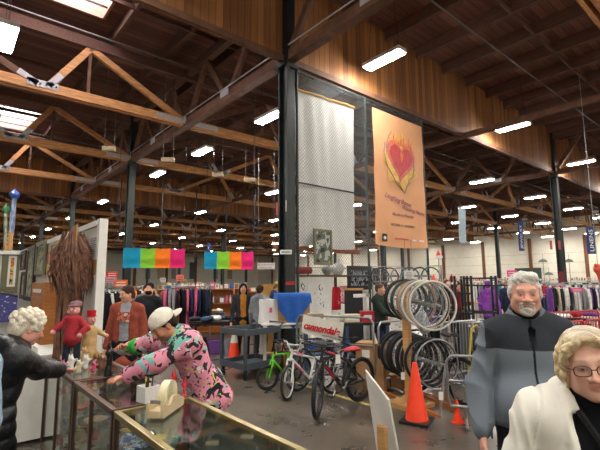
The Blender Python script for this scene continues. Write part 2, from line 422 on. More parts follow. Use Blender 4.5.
# columns (in metres)
ROOFC = {o.name for o in C.objects}
def column(x, y, big=False):
    o = empty('column', (x * S, y * S, 0), kind='structure')
    w = 0.13
    mb = MB()
    for sy in (-1, 1): mb.box((0, sy * w, ZB / 2), (0.27, 0.05, ZB))
    mb.box((0, 0, ZB / 2), (0.06, 0.22, ZB)); mb.build('flange', m_col, o)
    mb = MB(); mb.box((0, 0, 0.02), (0.5, 0.45, 0.04)); mb.box((0, 0, ZB - 0.1), (0.46, 0.42, 0.08)); mb.build('base_plate', m_colb, o)
    if big:
        mb = MB(); mb.box((-0.12, -0.2, (2.0 + ZR) / 2), (0.08, 0.07, ZR - 2.0)); mb.build('conduit', m_colb, o)
    mb = MB(); mb.box((0, 0, (ZB + ZR) / 2), (0.30, 0.30, ZR - ZB)); mb.build('post_head', m_colb, o)
    return o
for cx_ in COLX[1:-1]:
    for k in range(0, 7):
        column(cx_, Y0 + BAY * k, cx_ == COLX[1] and k == 0)
for k in range(1, 7): column(COLX[0], Y0 + BAY * k)
COLS_ = {o.name for o in C.objects} - ROOFC
# timber trusses across (along X) every half bay
def truss_x(xa, xb, y, parent_name='roof_truss'):
    o = empty(parent_name, ((xa + xb) / 2, y, 6.0), kind='structure'); Lh = (xb - xa) / 2
    mb = MB(); 
    for s in (-1, 1): mb.box((0, s * 0.07, 0.11), (2 * Lh - .3, 0.065, 0.22))
    mb.build('bottom_chord', m_chord, o)
    mb = MB(); mb.box((0, 0, 1.50), (2 * Lh, 0.16, 0.25)); mb.build('top_chord', m_raft, o)
    n = 4; st = 2 * Lh / n; pl = MB()
    for i in range(n):
        xl = -Lh + i * st; xm = xl + st * (.27 if i >= 2 else .73); rl = st * (.73 if i == 3 else .27); rr_ = st * (.27 if i >= 2 else .73)
        if i % 1 == 0:
            for xe in (xl + .10, xl + st - .10):
                mb = MB(); mb.bar((xe, 0, 0.14), (xm, 0, 1.38), 0.10, 0.15); mb.build('web_brace', m_chord if i % 2 else m_dark_t, o)
        mb = pl; xm = xl
        if i == 0: continue
        for sy in (-0.11, 0.11):
            mb.box((xm, sy, 0.15), (0.62, 0.012, 0.16))
            for sx in (-1, 1):
                run = rr_ if sx > 0 else rl; ll = math.hypot(run, 1.24); mb.bar((xm + sx * .1, sy, 0.14), (xm + sx * (.1 + .42 * run / ll), sy, 0.14 + .42 * 1.24 / ll), 0.012, 0.13, up=(0, 0, 1))
            for kx in (-.26, -.16, -.05, .06, .16, .26): mb.cyl((xm + kx, sy * 1.05, 0.15), (xm + kx, sy * 1.25, 0.15), 0.018, n=6, mi=1)
    for xe in (-Lh + .45, Lh - .45):
        for sy in (-0.11, 0.11): pl.box((xe, sy, 0.12), (0.9, 0.012, 0.13))
    pl.build('gusset_plate', [m_plate, m_bolt], o)
    mb = MB()
    for xe in (-st * 1.27, -st * .27, st * .27, st * 1.27): mb.box((xe, 0, 0.75), (0.07, 0.05, 1.30))
    mb.build('tie_post', m_dark_t, o)
    return o
for bx in range(len(COLX) - 1):
    xa, xb = COLX[bx], COLX[bx + 1]
    for k in range(-1, 13):
        y = Y0 + BAY / 2 * k
        if k % 4 == 0: continue                  # draft curtain stands there
        if bx == 0 and k < 0: continue
        truss_x(xa, xb, y)
# girders along Y over the column lines
def girder_y(x, ya, yb):
    o = empty('roof_girder', (x, (ya + yb) / 2, 6.0), kind='structure'); Lh = (yb - ya) / 2
    mb = MB(); mb.box((0, 0, 0.11), (0.20, 2 * Lh, 0.20)); mb.build('bottom_chord', m_dark_t, o)
    mb = MB(); mb.box((0, 0, 1.60), (0.16, 2 * Lh, 0.24)); mb.build('top_chord', m_raft, o)
    n = 4; st = 2 * Lh / n; pl = MB()
    for i in range(n):
        yl = -Lh + i * st; ym_ = yl + st / 2
        for ye in (yl + .08, yl + st - .08):
            mb = MB(); mb.bar((0, ye, 0.15), (0, ym_, 1.5), 0.10, 0.14); mb.build('web_brace', m_dark_t, o)
        for sx in (-0.11, 0.11): pl.box((sx, yl + .01, 0.18), (0.012, 0.36, 0.16))
    pl.build('gusset_plate', [m_plate], o)
    return o
for cx_ in COLX[1:-1]:
    for k in range(-1, 6): girder_y(cx_, Y0 + BAY * k, Y0 + BAY * (k + 1))
# bracing runs half way between the column lines
for cx_ in (11.6, 25.6, 39.5, -2.2):
    mb = MB(); mb.box((0, 0, 0), (0.10, 64, 0.16)); struct('roof_beam', mb, m_dark_t, loc=(cx_, 30, 6.05))
# draft curtains of vertical boards
def curtain(xa, xb, y, n):
    mb = MB(); mb.box((0, 0, 0.95), (xb - xa, 0.06, 1.9)); mb.box((0, -0.05, 0.05), (xb - xa, 0.06, 0.12), mi=1)
    struct('wall_curtain_%d' % n, mb, [m_curt, m_dark_t], loc=((xa + xb) / 2, y, 6.02))
n_ = 1
for k in (0, 2, 4, 6):
    for bx in range(len(COLX) - 1):
        curtain(COLX[bx] + 0.02, COLX[bx + 1] - 0.02, Y0 + BAY * k, n_); n_ += 1
# sprinkler pipes and thin rods under the roof
m_pipe = metalm('pipe_grey', '#6b6460', 0.5, 0.3)
for y, z in ((9.9, 7.4), (13.4, 7.3), (18.0, 7.3), (4.2, 7.3)):
    mb = MB(); mb.cyl((-9, y, z), (46, y, z), 0.022, n=6); struct('sprinkler_pipe', mb, m_pipe)
mb = MB(); mb.cyl((4.75, -3, 6.30), (4.75, 60, 6.30), 0.015, n=6); struct('conduit_run', mb, m_plate)

for o in list(C.objects):                      # hall units to metres
    if o.parent is None and o.name not in ROOF0 and o.name not in COLS_:
        l = o.location; o.location = (l.x * S, l.y * S, hz(l.z) if l.length or o.type == 'EMPTY' else 0)
        if not (l.x or l.y or l.z): o.location = (0, 0, hz(0.0))
        o.scale = (S, S, S)

# ================================================================ STRIP LAMPS
m_lamp = emit('lamp_diffuser', (1.0, 0.965, 0.90), LAMP)
m_case = mat('lamp_case_white', '#d8d8d4', 0.4)
def lamp0():
    o = empty('strip_lamp')
    mb = MB(); mb.box((0, 0, 0.05), (0.34, 1.22, 0.05)); mb.box((0, 0, 0.09), (0.12, 1.0, 0.05))
    for s in (-1, 1): mb.box((0, s * 0.60, 0.0), (0.34, 0.03, 0.06)); mb.box((s * 0.165, 0, 0.0), (0.012, 1.22, 0.06))
    mb.build('lamp_housing', m_case, o)
    mb = MB(); mb.box((0, 0, -0.03), (0.29, 1.14, 0.07)); mb.build('diffuser', m_lamp, o)
    for s in (-1, 1): mb = MB(); mb.cyl((0, s * 0.5, 0.07), (0, s * 0.3, 2.66), 0.008, n=4); mb.build('hanger_wire', m_bolt, o)
    return o
L0 = lamp0(); first = True
for i in range(-1, 9):
    for j in range(-3, 14):
        x, y = 0.5 + 5.45 * i, 4.6 + 3.6 * j
        if i < 0 and (0 <= j < 3): continue
        if j < 0 and i not in (-1, 0, 1, 2, 3): continue  # back rows behind the camera are unseen lamps added as fill for faces
        if j > 3 and j % 2 == 0: continue
        lab = 'strip lamp, %s in the %s cross row %s' % (ORD[i + 2] + ' from left', ORD[abs(j) + 1 if j >= 0 else abs(j)], 'ahead of the camera' if j >= 0 else 'unseen behind the camera')
        if (i, j) == (1, 0): lab = 'large bright strip lamp above the orange heart banner, against the boards'
        if (i, j) == (0, 1): lab = 'large bright square-looking strip lamp in the upper left corner'
        if (i, j) == (1, 1): lab = 'strip lamp just left of the big dark column, near its top'
        if (i, j) == (2, 0): lab = 'strip lamp low along the board curtain, right of the heart banner'
        p = (x * S, y * S, hz(5.86))
        if j == 0 and i < 7: p = (x * S * 1.148, 6.60, 7.63)
        if first: o = L0; o.location = p; tag(o, lab, 'lamp', 'strip lamps under the roof'); first = False
        else: o = dup(L0, p, 0, lab, 'strip lamps under the roof')
# ================================================================ FIGURES (smooth blended solids, one closed surface each)
def _rotm(rx=0, ry=0, rz=0):
    return np.array(Euler((R(rx), R(ry), R(rz)), 'XYZ').to_matrix())
def fnoise(P, s=1.0, seed=0):
    """smooth 3-D ripple, about -1..1"""
    rs = np.random.RandomState(seed); out = 0
    w = P + 0.25 / s * np.sin(P[..., [1, 2, 0]] * s * 0.7 + rs.rand(3) * 6)
    for i in range(5):
        k = rs.randn(3); k *= s * (0.7 + 0.25 * i) / np.linalg.norm(k)
        out = out + np.sin(w @ k + rs.rand() * 6.28)
    return out / 3.0
class SDF:
    def __init__(s, h): s.h = h; s.ops = []
    def el(s, c, r, k=0.02, rot=None, op=1):
        c = np.array(c, float); r = np.array(r, float)
        s.ops.append(('e', c, r, np.eye(3) if rot is None else rot, k, op, c - r.max() * 1.05, c + r.max() * 1.05)); return s
    def rc(s, a, b, ra, rb=None, k=0.02, op=1):
        a = np.array(a, float); b = np.array(b, float); rb = ra if rb is None else rb; m = max(ra, rb)
        s.ops.append(('r', a, b, (ra, rb), k, op, np.minimum(a, b) - m, np.maximum(a, b) + m)); return s
    def bx(s, c, r, k=0.01, rot=None, rnd=0.01, op=1):
        c = np.array(c, float); r = np.array(r, float); m = np.linalg.norm(r)
        s.ops.append(('b', c, r, np.eye(3) if rot is None else rot, rnd, k, op, c - m, c + m)); return s
    def chain(s, pts, rs, k=0.015, op=1):
        for i in range(len(pts) - 1): s.rc(pts[i], pts[i + 1], rs[i], rs[i + 1], k, op)
        return s
    def field(s, noise=None):
        h = s.h
        lo = np.min([o[-2] for o in s.ops if (o[-3] > 0)], axis=0) - 3 * h - 0.01; hi = np.max([o[-1] for o in s.ops if (o[-3] > 0)], axis=0) + 3 * h + 0.01
        n = np.ceil((hi - lo) / h).astype(int) + 1
        ax = [lo[i] + h * np.arange(n[i], dtype=np.float32) for i in range(3)]
        Dm = np.full(n, 1.0, np.float32)
        for o in s.ops:
            k, op = o[-4], o[-3]
            if o[0] == 'b': k, op = o[5], o[6]
            pad = abs(k) + 3 * h
            i0 = np.clip(np.floor((o[-2] - pad - lo) / h).astype(int), 0, n); i1 = np.clip(np.ceil((o[-1] + pad - lo) / h).astype(int) + 1, 0, n)
            if np.any(i1 <= i0): continue
            sl = tuple(slice(i0[i], i1[i]) for i in range(3))
            P = np.stack(np.meshgrid(*[ax[i][sl[i]] for i in range(3)], indexing='ij'), -1)
            if o[0] == 'e':
                q = (P - o[1]) @ o[3]; r = o[2]; k0 = np.linalg.norm(q / r, axis=-1); k1 = np.linalg.norm(q / (r * r), axis=-1) + 1e-9
                d = k0 * (k0 - 1.0) / k1
            elif o[0] == 'r':
                ab = o[2] - o[1]; t = np.clip(((P - o[1]) @ ab) / (ab @ ab + 1e-12), 0, 1)
                d = np.linalg.norm(P - o[1] - t[..., None] * ab, axis=-1) - (o[3][0] + (o[3][1] - o[3][0]) * t)
            else:
                q = np.abs((P - o[1]) @ o[3]) - (o[2] - o[4]); d = np.linalg.norm(np.maximum(q, 0), axis=-1) + np.minimum(q.max(-1), 0) - o[4]
            cur = Dm[sl]; kk = max(abs(k), 1e-4)
            if op > 0:
                hh = np.clip(0.5 + 0.5 * (cur - d) / kk, 0, 1); Dm[sl] = cur * (1 - hh) + d * hh - kk * hh * (1 - hh)
            else:
                nd = -d; hh = np.clip(0.5 + 0.5 * (nd - cur) / kk, 0, 1); Dm[sl] = cur * (1 - hh) + nd * hh + kk * hh * (1 - hh)
        if noise is not None:
            P = np.stack(np.meshgrid(*ax, indexing='ij'), -1)
            near = np.abs(Dm) < 0.06
            Dm[near] += noise(P[near]).astype(np.float32)
        return Dm, lo
    def mesh(s, noise=None):
        Dm, lo = s.field(noise); h = s.h; ins = Dm < 0
        n = Dm.shape; c = [slice(0, -1), slice(1, None)]
        cnt = np.zeros([m - 1 for m in n], np.int8)
        for a in (0, 1):
            for b in (0, 1):
                for d in (0, 1): cnt += ins[c[a], c[b], c[d]]
        act = (cnt > 0) & (cnt < 8); idx = np.full(act.shape, -1, np.int64); I = np.argwhere(act); idx[act] = np.arange(len(I))
        acc = np.zeros((len(I), 3)); num = np.zeros(len(I))
        for ax_ in range(3):
            o1, o2 = [i for i in range(3) if i != ax_]
            for a in (0, 1):
                for b in (0, 1):
                    p = I.copy(); p[:, o1] += a; p[:, o2] += b; q = p.copy(); q[:, ax_] += 1
                    va = Dm[tuple(p.T)]; vb = Dm[tuple(q.T)]; cr = (va < 0) != (vb < 0)
                    t = np.where(cr, va / np.where(cr, va - vb, 1), 0)
                    pt = (p - I).astype(float); pt[:, ax_] = t
                    acc += pt * cr[:, None]; num += cr
        V = lo + (I + acc / num[:, None]) * h
        Fs = []
        for ax_ in range(3):
            o1, o2 = (ax_ + 1) % 3, (ax_ + 2) % 3
            sa = [slice(None)] * 3; sb = [slice(None)] * 3; sa[ax_] = slice(0, -1); sb[ax_] = slice(1, None)
            for o in (o1, o2): sa[o] = slice(1, -1); sb[o] = slice(1, -1)
            A, B = ins[tuple(sa)], ins[tuple(sb)]; E_ = np.argwhere(A != B)
            if not len(E_): continue
            neg = A[tuple(E_.T)]
            E_[:, o1] += 1; E_[:, o2] += 1
            def cell(da, db):
                q = E_.copy(); q[:, o1] -= da; q[:, o2] -= db; return idx[tuple(q.T)]
            q = np.stack([cell(0, 0), cell(1, 0), cell(1, 1), cell(0, 1)], 1)
            q[~neg] = q[~neg][:, ::-1]; Fs.append(q)
        F_ = np.concatenate(Fs); F_ = F_[(F_ >= 0).all(1)]
        return V, F_[:, ::-1] if False else F_
def sdf_obj(name, sdf, m, parent, noise=None, color=None, loc=None):
    V, F_ = sdf.mesh(noise)
    me = bpy.data.meshes.new(name); me.vertices.add(len(V)); me.vertices.foreach_set('co', V.astype(np.float32).ravel())
    me.loops.add(len(F_) * 4); me.loops.foreach_set('vertex_index', F_.astype(np.int32).ravel())
    me.polygons.add(len(F_)); me.polygons.foreach_set('loop_start', np.arange(0, len(F_) * 4, 4, dtype=np.int32))
    me.polygons.foreach_set('use_smooth', np.ones(len(F_), bool)); me.update(calc_edges=True)
    me.materials.append(m)
    if color is not None:
        at = me.color_attributes.new('Col', 'FLOAT_COLOR', 'POINT'); cc = np.ones((len(V), 4), np.float32); cc[:, :3] = color(V); at.data.foreach_set('color', cc.ravel())
    o = bpy.data.objects.new(name, me); C.objects.link(o)
    if parent is not None: o.parent = parent
    if loc is not None: o.location = loc
    return o

def ik(a, c, l1, l2, pole):
    a, c = Vector(a), Vector(c); d = c - a; L_ = min(d.length, (l1 + l2) * 0.995); dn = d.normalized(); c = a + dn * L_
    x = (l1 * l1 - l2 * l2 + L_ * L_) / (2 * L_); h = math.sqrt(max(l1 * l1 - x * x, 0)); p = Vector(pole); p -= dn * p.dot(dn)
    if p.length < 1e-4: p = Vector((0, 0, -1))
    return a + dn * x + p.normalized() * h, c
class Fig:
    """joints of a person; local frame: facing -y, z up, feet on z=0; +x is the person's left"""
    def __init__(s, H=1.72, w=1.0, lean=0, leanx=0, hand_l=None, hand_r=None, pole_l=(0.3, 0.6, -0.5), pole_r=(-0.3, 0.6, -0.5), head=(0, 0, 0), feet=((0.1, 0, 0), (-0.1, 0, 0)), shw=1.0, neck_fwd=0.02, seat=None):
        s.H, s.w = H, w; u = H / 1.75; s.u = u
        s.pel = np.array([0, 0, 0.95 * u])
        if seat: s.pel = np.array(seat, float)
        Rl = _rotm(lean, leanx, 0); s.Rl = Rl          # lean > 0 tips forward
        Rl = _rotm(lean, leanx, 0); s.Rl = Rl
        T = lambda x, y, z: s.pel + Rl @ (np.array([x, y, z]) * u)
        s.T = T
        s.chest = T(0, 0, 0.36); s.nb = T(0, 0.012, 0.54); s.sh = {1: T(0.178 * shw, 0.015, 0.475), -1: T(-0.178 * shw, 0.015, 0.475)}
        s.Rh = _rotm(head[0], head[1], head[2])
        s.hc = s.nb + Rl @ (np.array([0, -neck_fwd, 0.06]) * u) + s.Rh @ (np.array([0, -0.015, 0.10]) * u)
        s.hand = {}; s.elb = {}
        for sg, hd, pole in ((1, hand_l, pole_l), (-1, hand_r, pole_r)):
            if hd is None: hd = s.sh[sg] + np.array([sg * 0.10, -0.05, -0.56]) * u
            e, c = ik(s.sh[sg], hd, 0.30 * u, 0.265 * u, pole); s.elb[sg] = np.array(e); s.hand[sg] = np.array(c)
        s.hip = {1: s.pel + np.array([0.09, 0, -0.02]) * u, -1: s.pel + np.array([-0.09, 0, -0.02]) * u}
        s.foot = {1: np.array(feet[0], float) + [0, 0, 0.08 * u], -1: np.array(feet[1], float) + [0, 0, 0.08 * u]}
        s.knee = {}
        for sg in (1, -1):
            e, c = ik(s.hip[sg], s.foot[sg], 0.44 * u, 0.42 * u, (0, -1, 0)); s.knee[sg] = np.array(e)
    def torso(s, d, off=0.0, belly=0.0, low=-0.08, k=0.06, bust=0.0):
        T, u, w = s.T, s.u, s.w
        d.el(T(0, 0.01, 0.36), ((0.155 * w + off) * u, (0.108 * w + off) * u, (0.19 + off) * u), k, s.Rl)
        d.el(T(0, 0.0, 0.16), ((0.14 * w + off) * u, (0.10 * w + off) * u, 0.18 * u), k, s.Rl)
        d.el(T(0, 0.01, 0.02), ((0.155 * w + off) * u, (0.112 * w + off) * u, 0.15 * u), k, s.Rl)
        if low < -0.08: d.el(T(0, 0.005, low), ((0.165 * w + off) * u, (0.12 * w + off) * u, 0.12 * u), k, s.Rl)
        d.rc(s.sh[1] * 0.86 + s.sh[-1] * 0.14, s.sh[-1] * 0.86 + s.sh[1] * 0.14, (0.062 + off) * u, k=0.05)
        d.rc(s.nb, s.sh[1], (0.05 + off) * u, (0.05 + off) * u, 0.04); d.rc(s.nb, s.sh[-1], (0.05 + off) * u, (0.05 + off) * u, 0.04)
        if belly: d.el(T(0, -0.05, 0.10), ((0.14 + belly) * u, (0.10 + belly) * u, 0.17 * u), k, s.Rl)
        if bust:
            for sg in (1, -1): d.el(T(sg * 0.07, -0.085 * w, 0.32), (0.065, 0.05 + bust, 0.065), 0.04)
        return d
    def arms(s, d, off=0.0, hand=True, to=1.0, which=(1, -1), k=0.03):
        u, w = s.u, 0.6 + 0.4 * s.w
        for sg in which:
            d.rc(s.sh[sg], s.elb[sg], (0.052 * w + off) * u, (0.042 * w + off) * u, k)
            e, h = s.elb[sg], s.hand[sg]; d.rc(e, e + (h - e) * to, (0.044 * w + off) * u, ((0.029 + 0.012 * (1 - to)) * w + off) * u, k)
        return d
    def legs(s, d, off=0.0, low=1.0, k=0.03):
        u, w = s.u, 0.5 + 0.5 * s.w
        for sg in (1, -1):
            d.rc(s.hip[sg], s.knee[sg], (0.085 * w + off) * u, (0.056 + off) * u, k)
            kn, f = s.knee[sg], s.foot[sg]; d.rc(kn, kn + (f - kn) * low, (0.056 + off) * u, (0.038 + off) * u, k)
        return d
    def hands(s, d, sg, direction=None, palm=(0, 0, -1), curl=0.5, spread=0.06, size=1.0, thumb_side=1):
        """five fingers that leave a palm; direction = the way the fingers point; palm = which way the palm faces"""
        u = s.u * size; w0 = s.hand[sg]; dr = np.array(direction if direction is not None else (s.hand[sg] - s.elb[sg]), float); dr /= np.linalg.norm(dr)
        pn = np.array(palm, float); pn -= dr * (pn @ dr); pn /= np.linalg.norm(pn); sd = np.cross(dr, pn) * thumb_side
        P = lambda a, b, c: w0 + (dr * a + sd * b + pn * c) * u
        d.rc(P(0.0, 0, 0), P(0.02, 0, 0), 0.027 * u, 0.026 * u, 0.012)
        for b in (-0.028, -0.010, 0.010, 0.028): d.rc(P(0.02, b * 0.6, 0), P(0.085, b, 0.002), 0.0145 * u, 0.0115 * u, 0.012)
        ln = {-0.030: 0.058, -0.010: 0.072, 0.010: 0.078, 0.030: 0.070}
        for b, l in ln.items():
            a0 = P(0.085, b, 0.0); ang = curl * 0.6; r = 0.0088 * u; cur = a0; x = 0.085; z = 0.0; th = ang; pts = [a0]
            for seg, f in ((0.45, 0), (0.32, 1), (0.23, 2)):
                x += l * seg * math.cos(th); z += l * seg * math.sin(th); pts.append(P(x, b + b * spread * 4 * (x - 0.085) / 0.08 * 3, z)); th += curl
            d.chain(pts, [r * 1.05, r, r * 0.95, r * 0.82], 0.005)
        d.chain([P(0.02, 0.025, 0.005), P(0.05, 0.048, 0.015), P(0.078, 0.058, 0.026), P(0.10, 0.060, 0.036)], [0.014 * u, 0.012 * u, 0.0105 * u, 0.009 * u], 0.01)
    def head(s, d, male=True, long=1.0, nose=1.0, detail=True, smile=0.0, jowl=0.0, mouth_open=0.0):
        u = s.u if s.u > 0.95 else 0.96; c, Rh = s.hc, s.Rh; s.hu = u
        Hd = lambda x, y, z: c + Rh @ (np.array([x, y, z]) * u)
        s.Hd = Hd
        e = lambda p, r, k=0.02, op=1: d.el(Hd(*p), np.array(r) * u, k, Rh, op)
        rc = lambda a, b, ra, rb=None, k=0.012, op=1: d.rc(Hd(*a), Hd(*b), ra * u, (rb if rb else ra) * u, k, op)
        d.rc(s.nb + (s.nb - s.pel) * 0.0 - np.array([0, 0, 0.02]), Hd(0, 0.02, -0.05), 0.062 * u, 0.052 * u, 0.03)
        e((0, 0.018, 0.035), (0.075, 0.094, 0.082), 0.03)
        e((0, -0.018, -0.030), (0.062 + jowl * 0.5, 0.068, 0.078 * long), 0.03)
        e((0, -0.058, -0.088 * long), (0.030 + jowl, 0.024, 0.022), 0.03)
        for sg in (1, -1):
            e((sg * 0.042, -0.005, -0.062), (0.022 + jowl, 0.04, 0.03), 0.03)
            e((sg * 0.038, -0.062, -0.022), (0.024, 0.022, 0.022 + smile * 0.1), 0.022)
        if not detail:
            rc((0, -0.082, 0.0), (0, -0.100, -0.028), 0.008, 0.012); 
            for sg in (1, -1): e((sg * 0.074, 0.012, -0.008), (0.010, 0.02, 0.03), 0.008)
            return
        rc((-0.038, -0.074, 0.026), (0.038, -0.074, 0.026), 0.012, k=0.02)
        for sg in (1, -1): e((sg * 0.031, -0.094, 0.004), (0.017, 0.013, 0.0105), 0.012, -1)
        rc((0, -0.080, 0.012), (0, -0.104 - 0.004 * nose, -0.026), 0.0075, 0.0125 * nose, 0.012)
        for sg in (1, -1): e((sg * 0.0125 * nose, -0.092, -0.030), (0.009 * nose, 0.011, 0.008), 0.008)
        for sg in (1, -1):      # lids over the eyeball
            e((sg * 0.031, -0.0725, 0.0035), (0.0145, 0.0145, 0.0135), 0.004)
        for i in range(-3, 4):
            t = i / 3; zz = -0.055 + smile * (abs(t) ** 1.5) * 0.03
            if i < 3:
                t2 = (i + 1) / 3; z2 = -0.055 + smile * (abs(t2) ** 1.5) * 0.03
                yy = lambda q: -0.083 + 0.009 * q * q
                rc((t * 0.023, yy(t), zz + 0.0035), (t2 * 0.023, yy(t2), z2 + 0.0035), 0.0055, k=0.006)
                rc((t * 0.021, yy(t), zz - 0.0055 - mouth_open), (t2 * 0.021, yy(t2), z2 - 0.0055 - mouth_open), 0.0062, k=0.006)
                rc((t * 0.022, yy(t) - 0.0085, zz - 0.001), (t2 * 0.022, yy(t2) - 0.0085, z2 - 0.001), 0.0010 + mouth_open * 0.4, k=0.003, op=-1)
        for sg in (1, -1):
            e((sg * 0.077, 0.012, -0.006), (0.010, 0.021, 0.032), 0.008)
            e((sg * 0.086, 0.008, -0.004), (0.005, 0.012, 0.020), 0.005, -1)
    def skin_color(s, base, lip=(0.45, 0.16, 0.14), brow=(0.25, 0.2, 0.17), blush=0.25, stubble=None, browh=0.0):
        base = np.array(lin(base)); lip = np.array(lip); brow = np.array(brow)
        def f(V):
            q = ((V - s.hc) @ s.Rh) / s.hu
            x, y, z = q[:, 0], q[:, 1], q[:, 2]; ax = np.abs(x); front = np.clip((-y - 0.03) / 0.02, 0, 1)
            c = np.tile(base, (len(V), 1))
            def mixin(m, col): nonlocal c; m = np.clip(m, 0, 1)[:, None]; c = c * (1 - m) + np.array(col) * m
            red = base * np.array([1.0, 0.62, 0.58])
            mixin(blush * 1.6 * np.exp(-(((ax - 0.042) / 0.02) ** 2 + ((z + 0.025) / 0.02) ** 2)) * front, red)
            mixin(blush * 1.8 * np.exp(-((x / 0.014) ** 2 + ((z + 0.028) / 0.014) ** 2)) * front, red)
            mixin(0.5 * np.exp(-(((ax - 0.031) / 0.018) ** 2 + ((z - 0.004) / 0.010) ** 2)) * front, base * np.array([0.72, 0.55, 0.5]))
            if stubble is not None:
                m = front * (z < -0.035) * (z > -0.125) * 0.55 * np.clip((0.062 - ax) / 0.02, 0, 1); mixin(m, np.array(stubble))
            lipm = np.exp(-((ax / 0.024) ** 6 + ((z + 0.056) / 0.0085) ** 4)) * front
            mixin(lipm * 0.85, lip)
            bz = 0.028 + browh + 0.004 * np.cos((ax - 0.034) / 0.018 * 1.4)
            mixin(0.85 * np.exp(-(((ax - 0.034) / 0.020) ** 6 + ((z - bz) / 0.0042) ** 2)) * front, brow)
            # the eyes: white, iris, pupil and lash line
            ex = (ax - 0.031) / 0.0120; ez = (z - 0.004) / 0.0052
            inside = np.clip((1 - (ex ** 2 + ez ** 2)) * 4, 0, 1) * front
            mixin(np.exp(-((ex ** 2 + (ez - 0.0) ** 2 - 1.25) / 0.45) ** 2) * 0.55 * front, base * 0.32)
            mixin(inside * 0.8, (0.42, 0.38, 0.36))
            ir = np.sqrt(((ax - 0.031) / 0.0065) ** 2 + ((z - 0.004) / 0.0065) ** 2)
            mixin(inside * np.clip((1.1 - ir) * 5, 0, 1), (0.10, 0.10, 0.10))
            mixin(inside * np.clip((0.5 - ir) * 5, 0, 1), (0.01, 0.01, 0.01))
            return c
        return f
def shoes(f, parent, m):
    d = SDF(0.012); u = f.u
    for sg in (1, -1):
        p = f.foot[sg]; d.rc(p + [0, 0.04, -0.035], p + [0, -0.14, -0.045], 0.043 * u, 0.036 * u, 0.02); d.rc(p + [0, 0.02, -0.03], p + [0, 0.02, 0.02], 0.045 * u, 0.043 * u)
    return sdf_obj('shoes', d, m, parent)
m_skin = vcol('skin', 0.5, 0.0, 0.3)
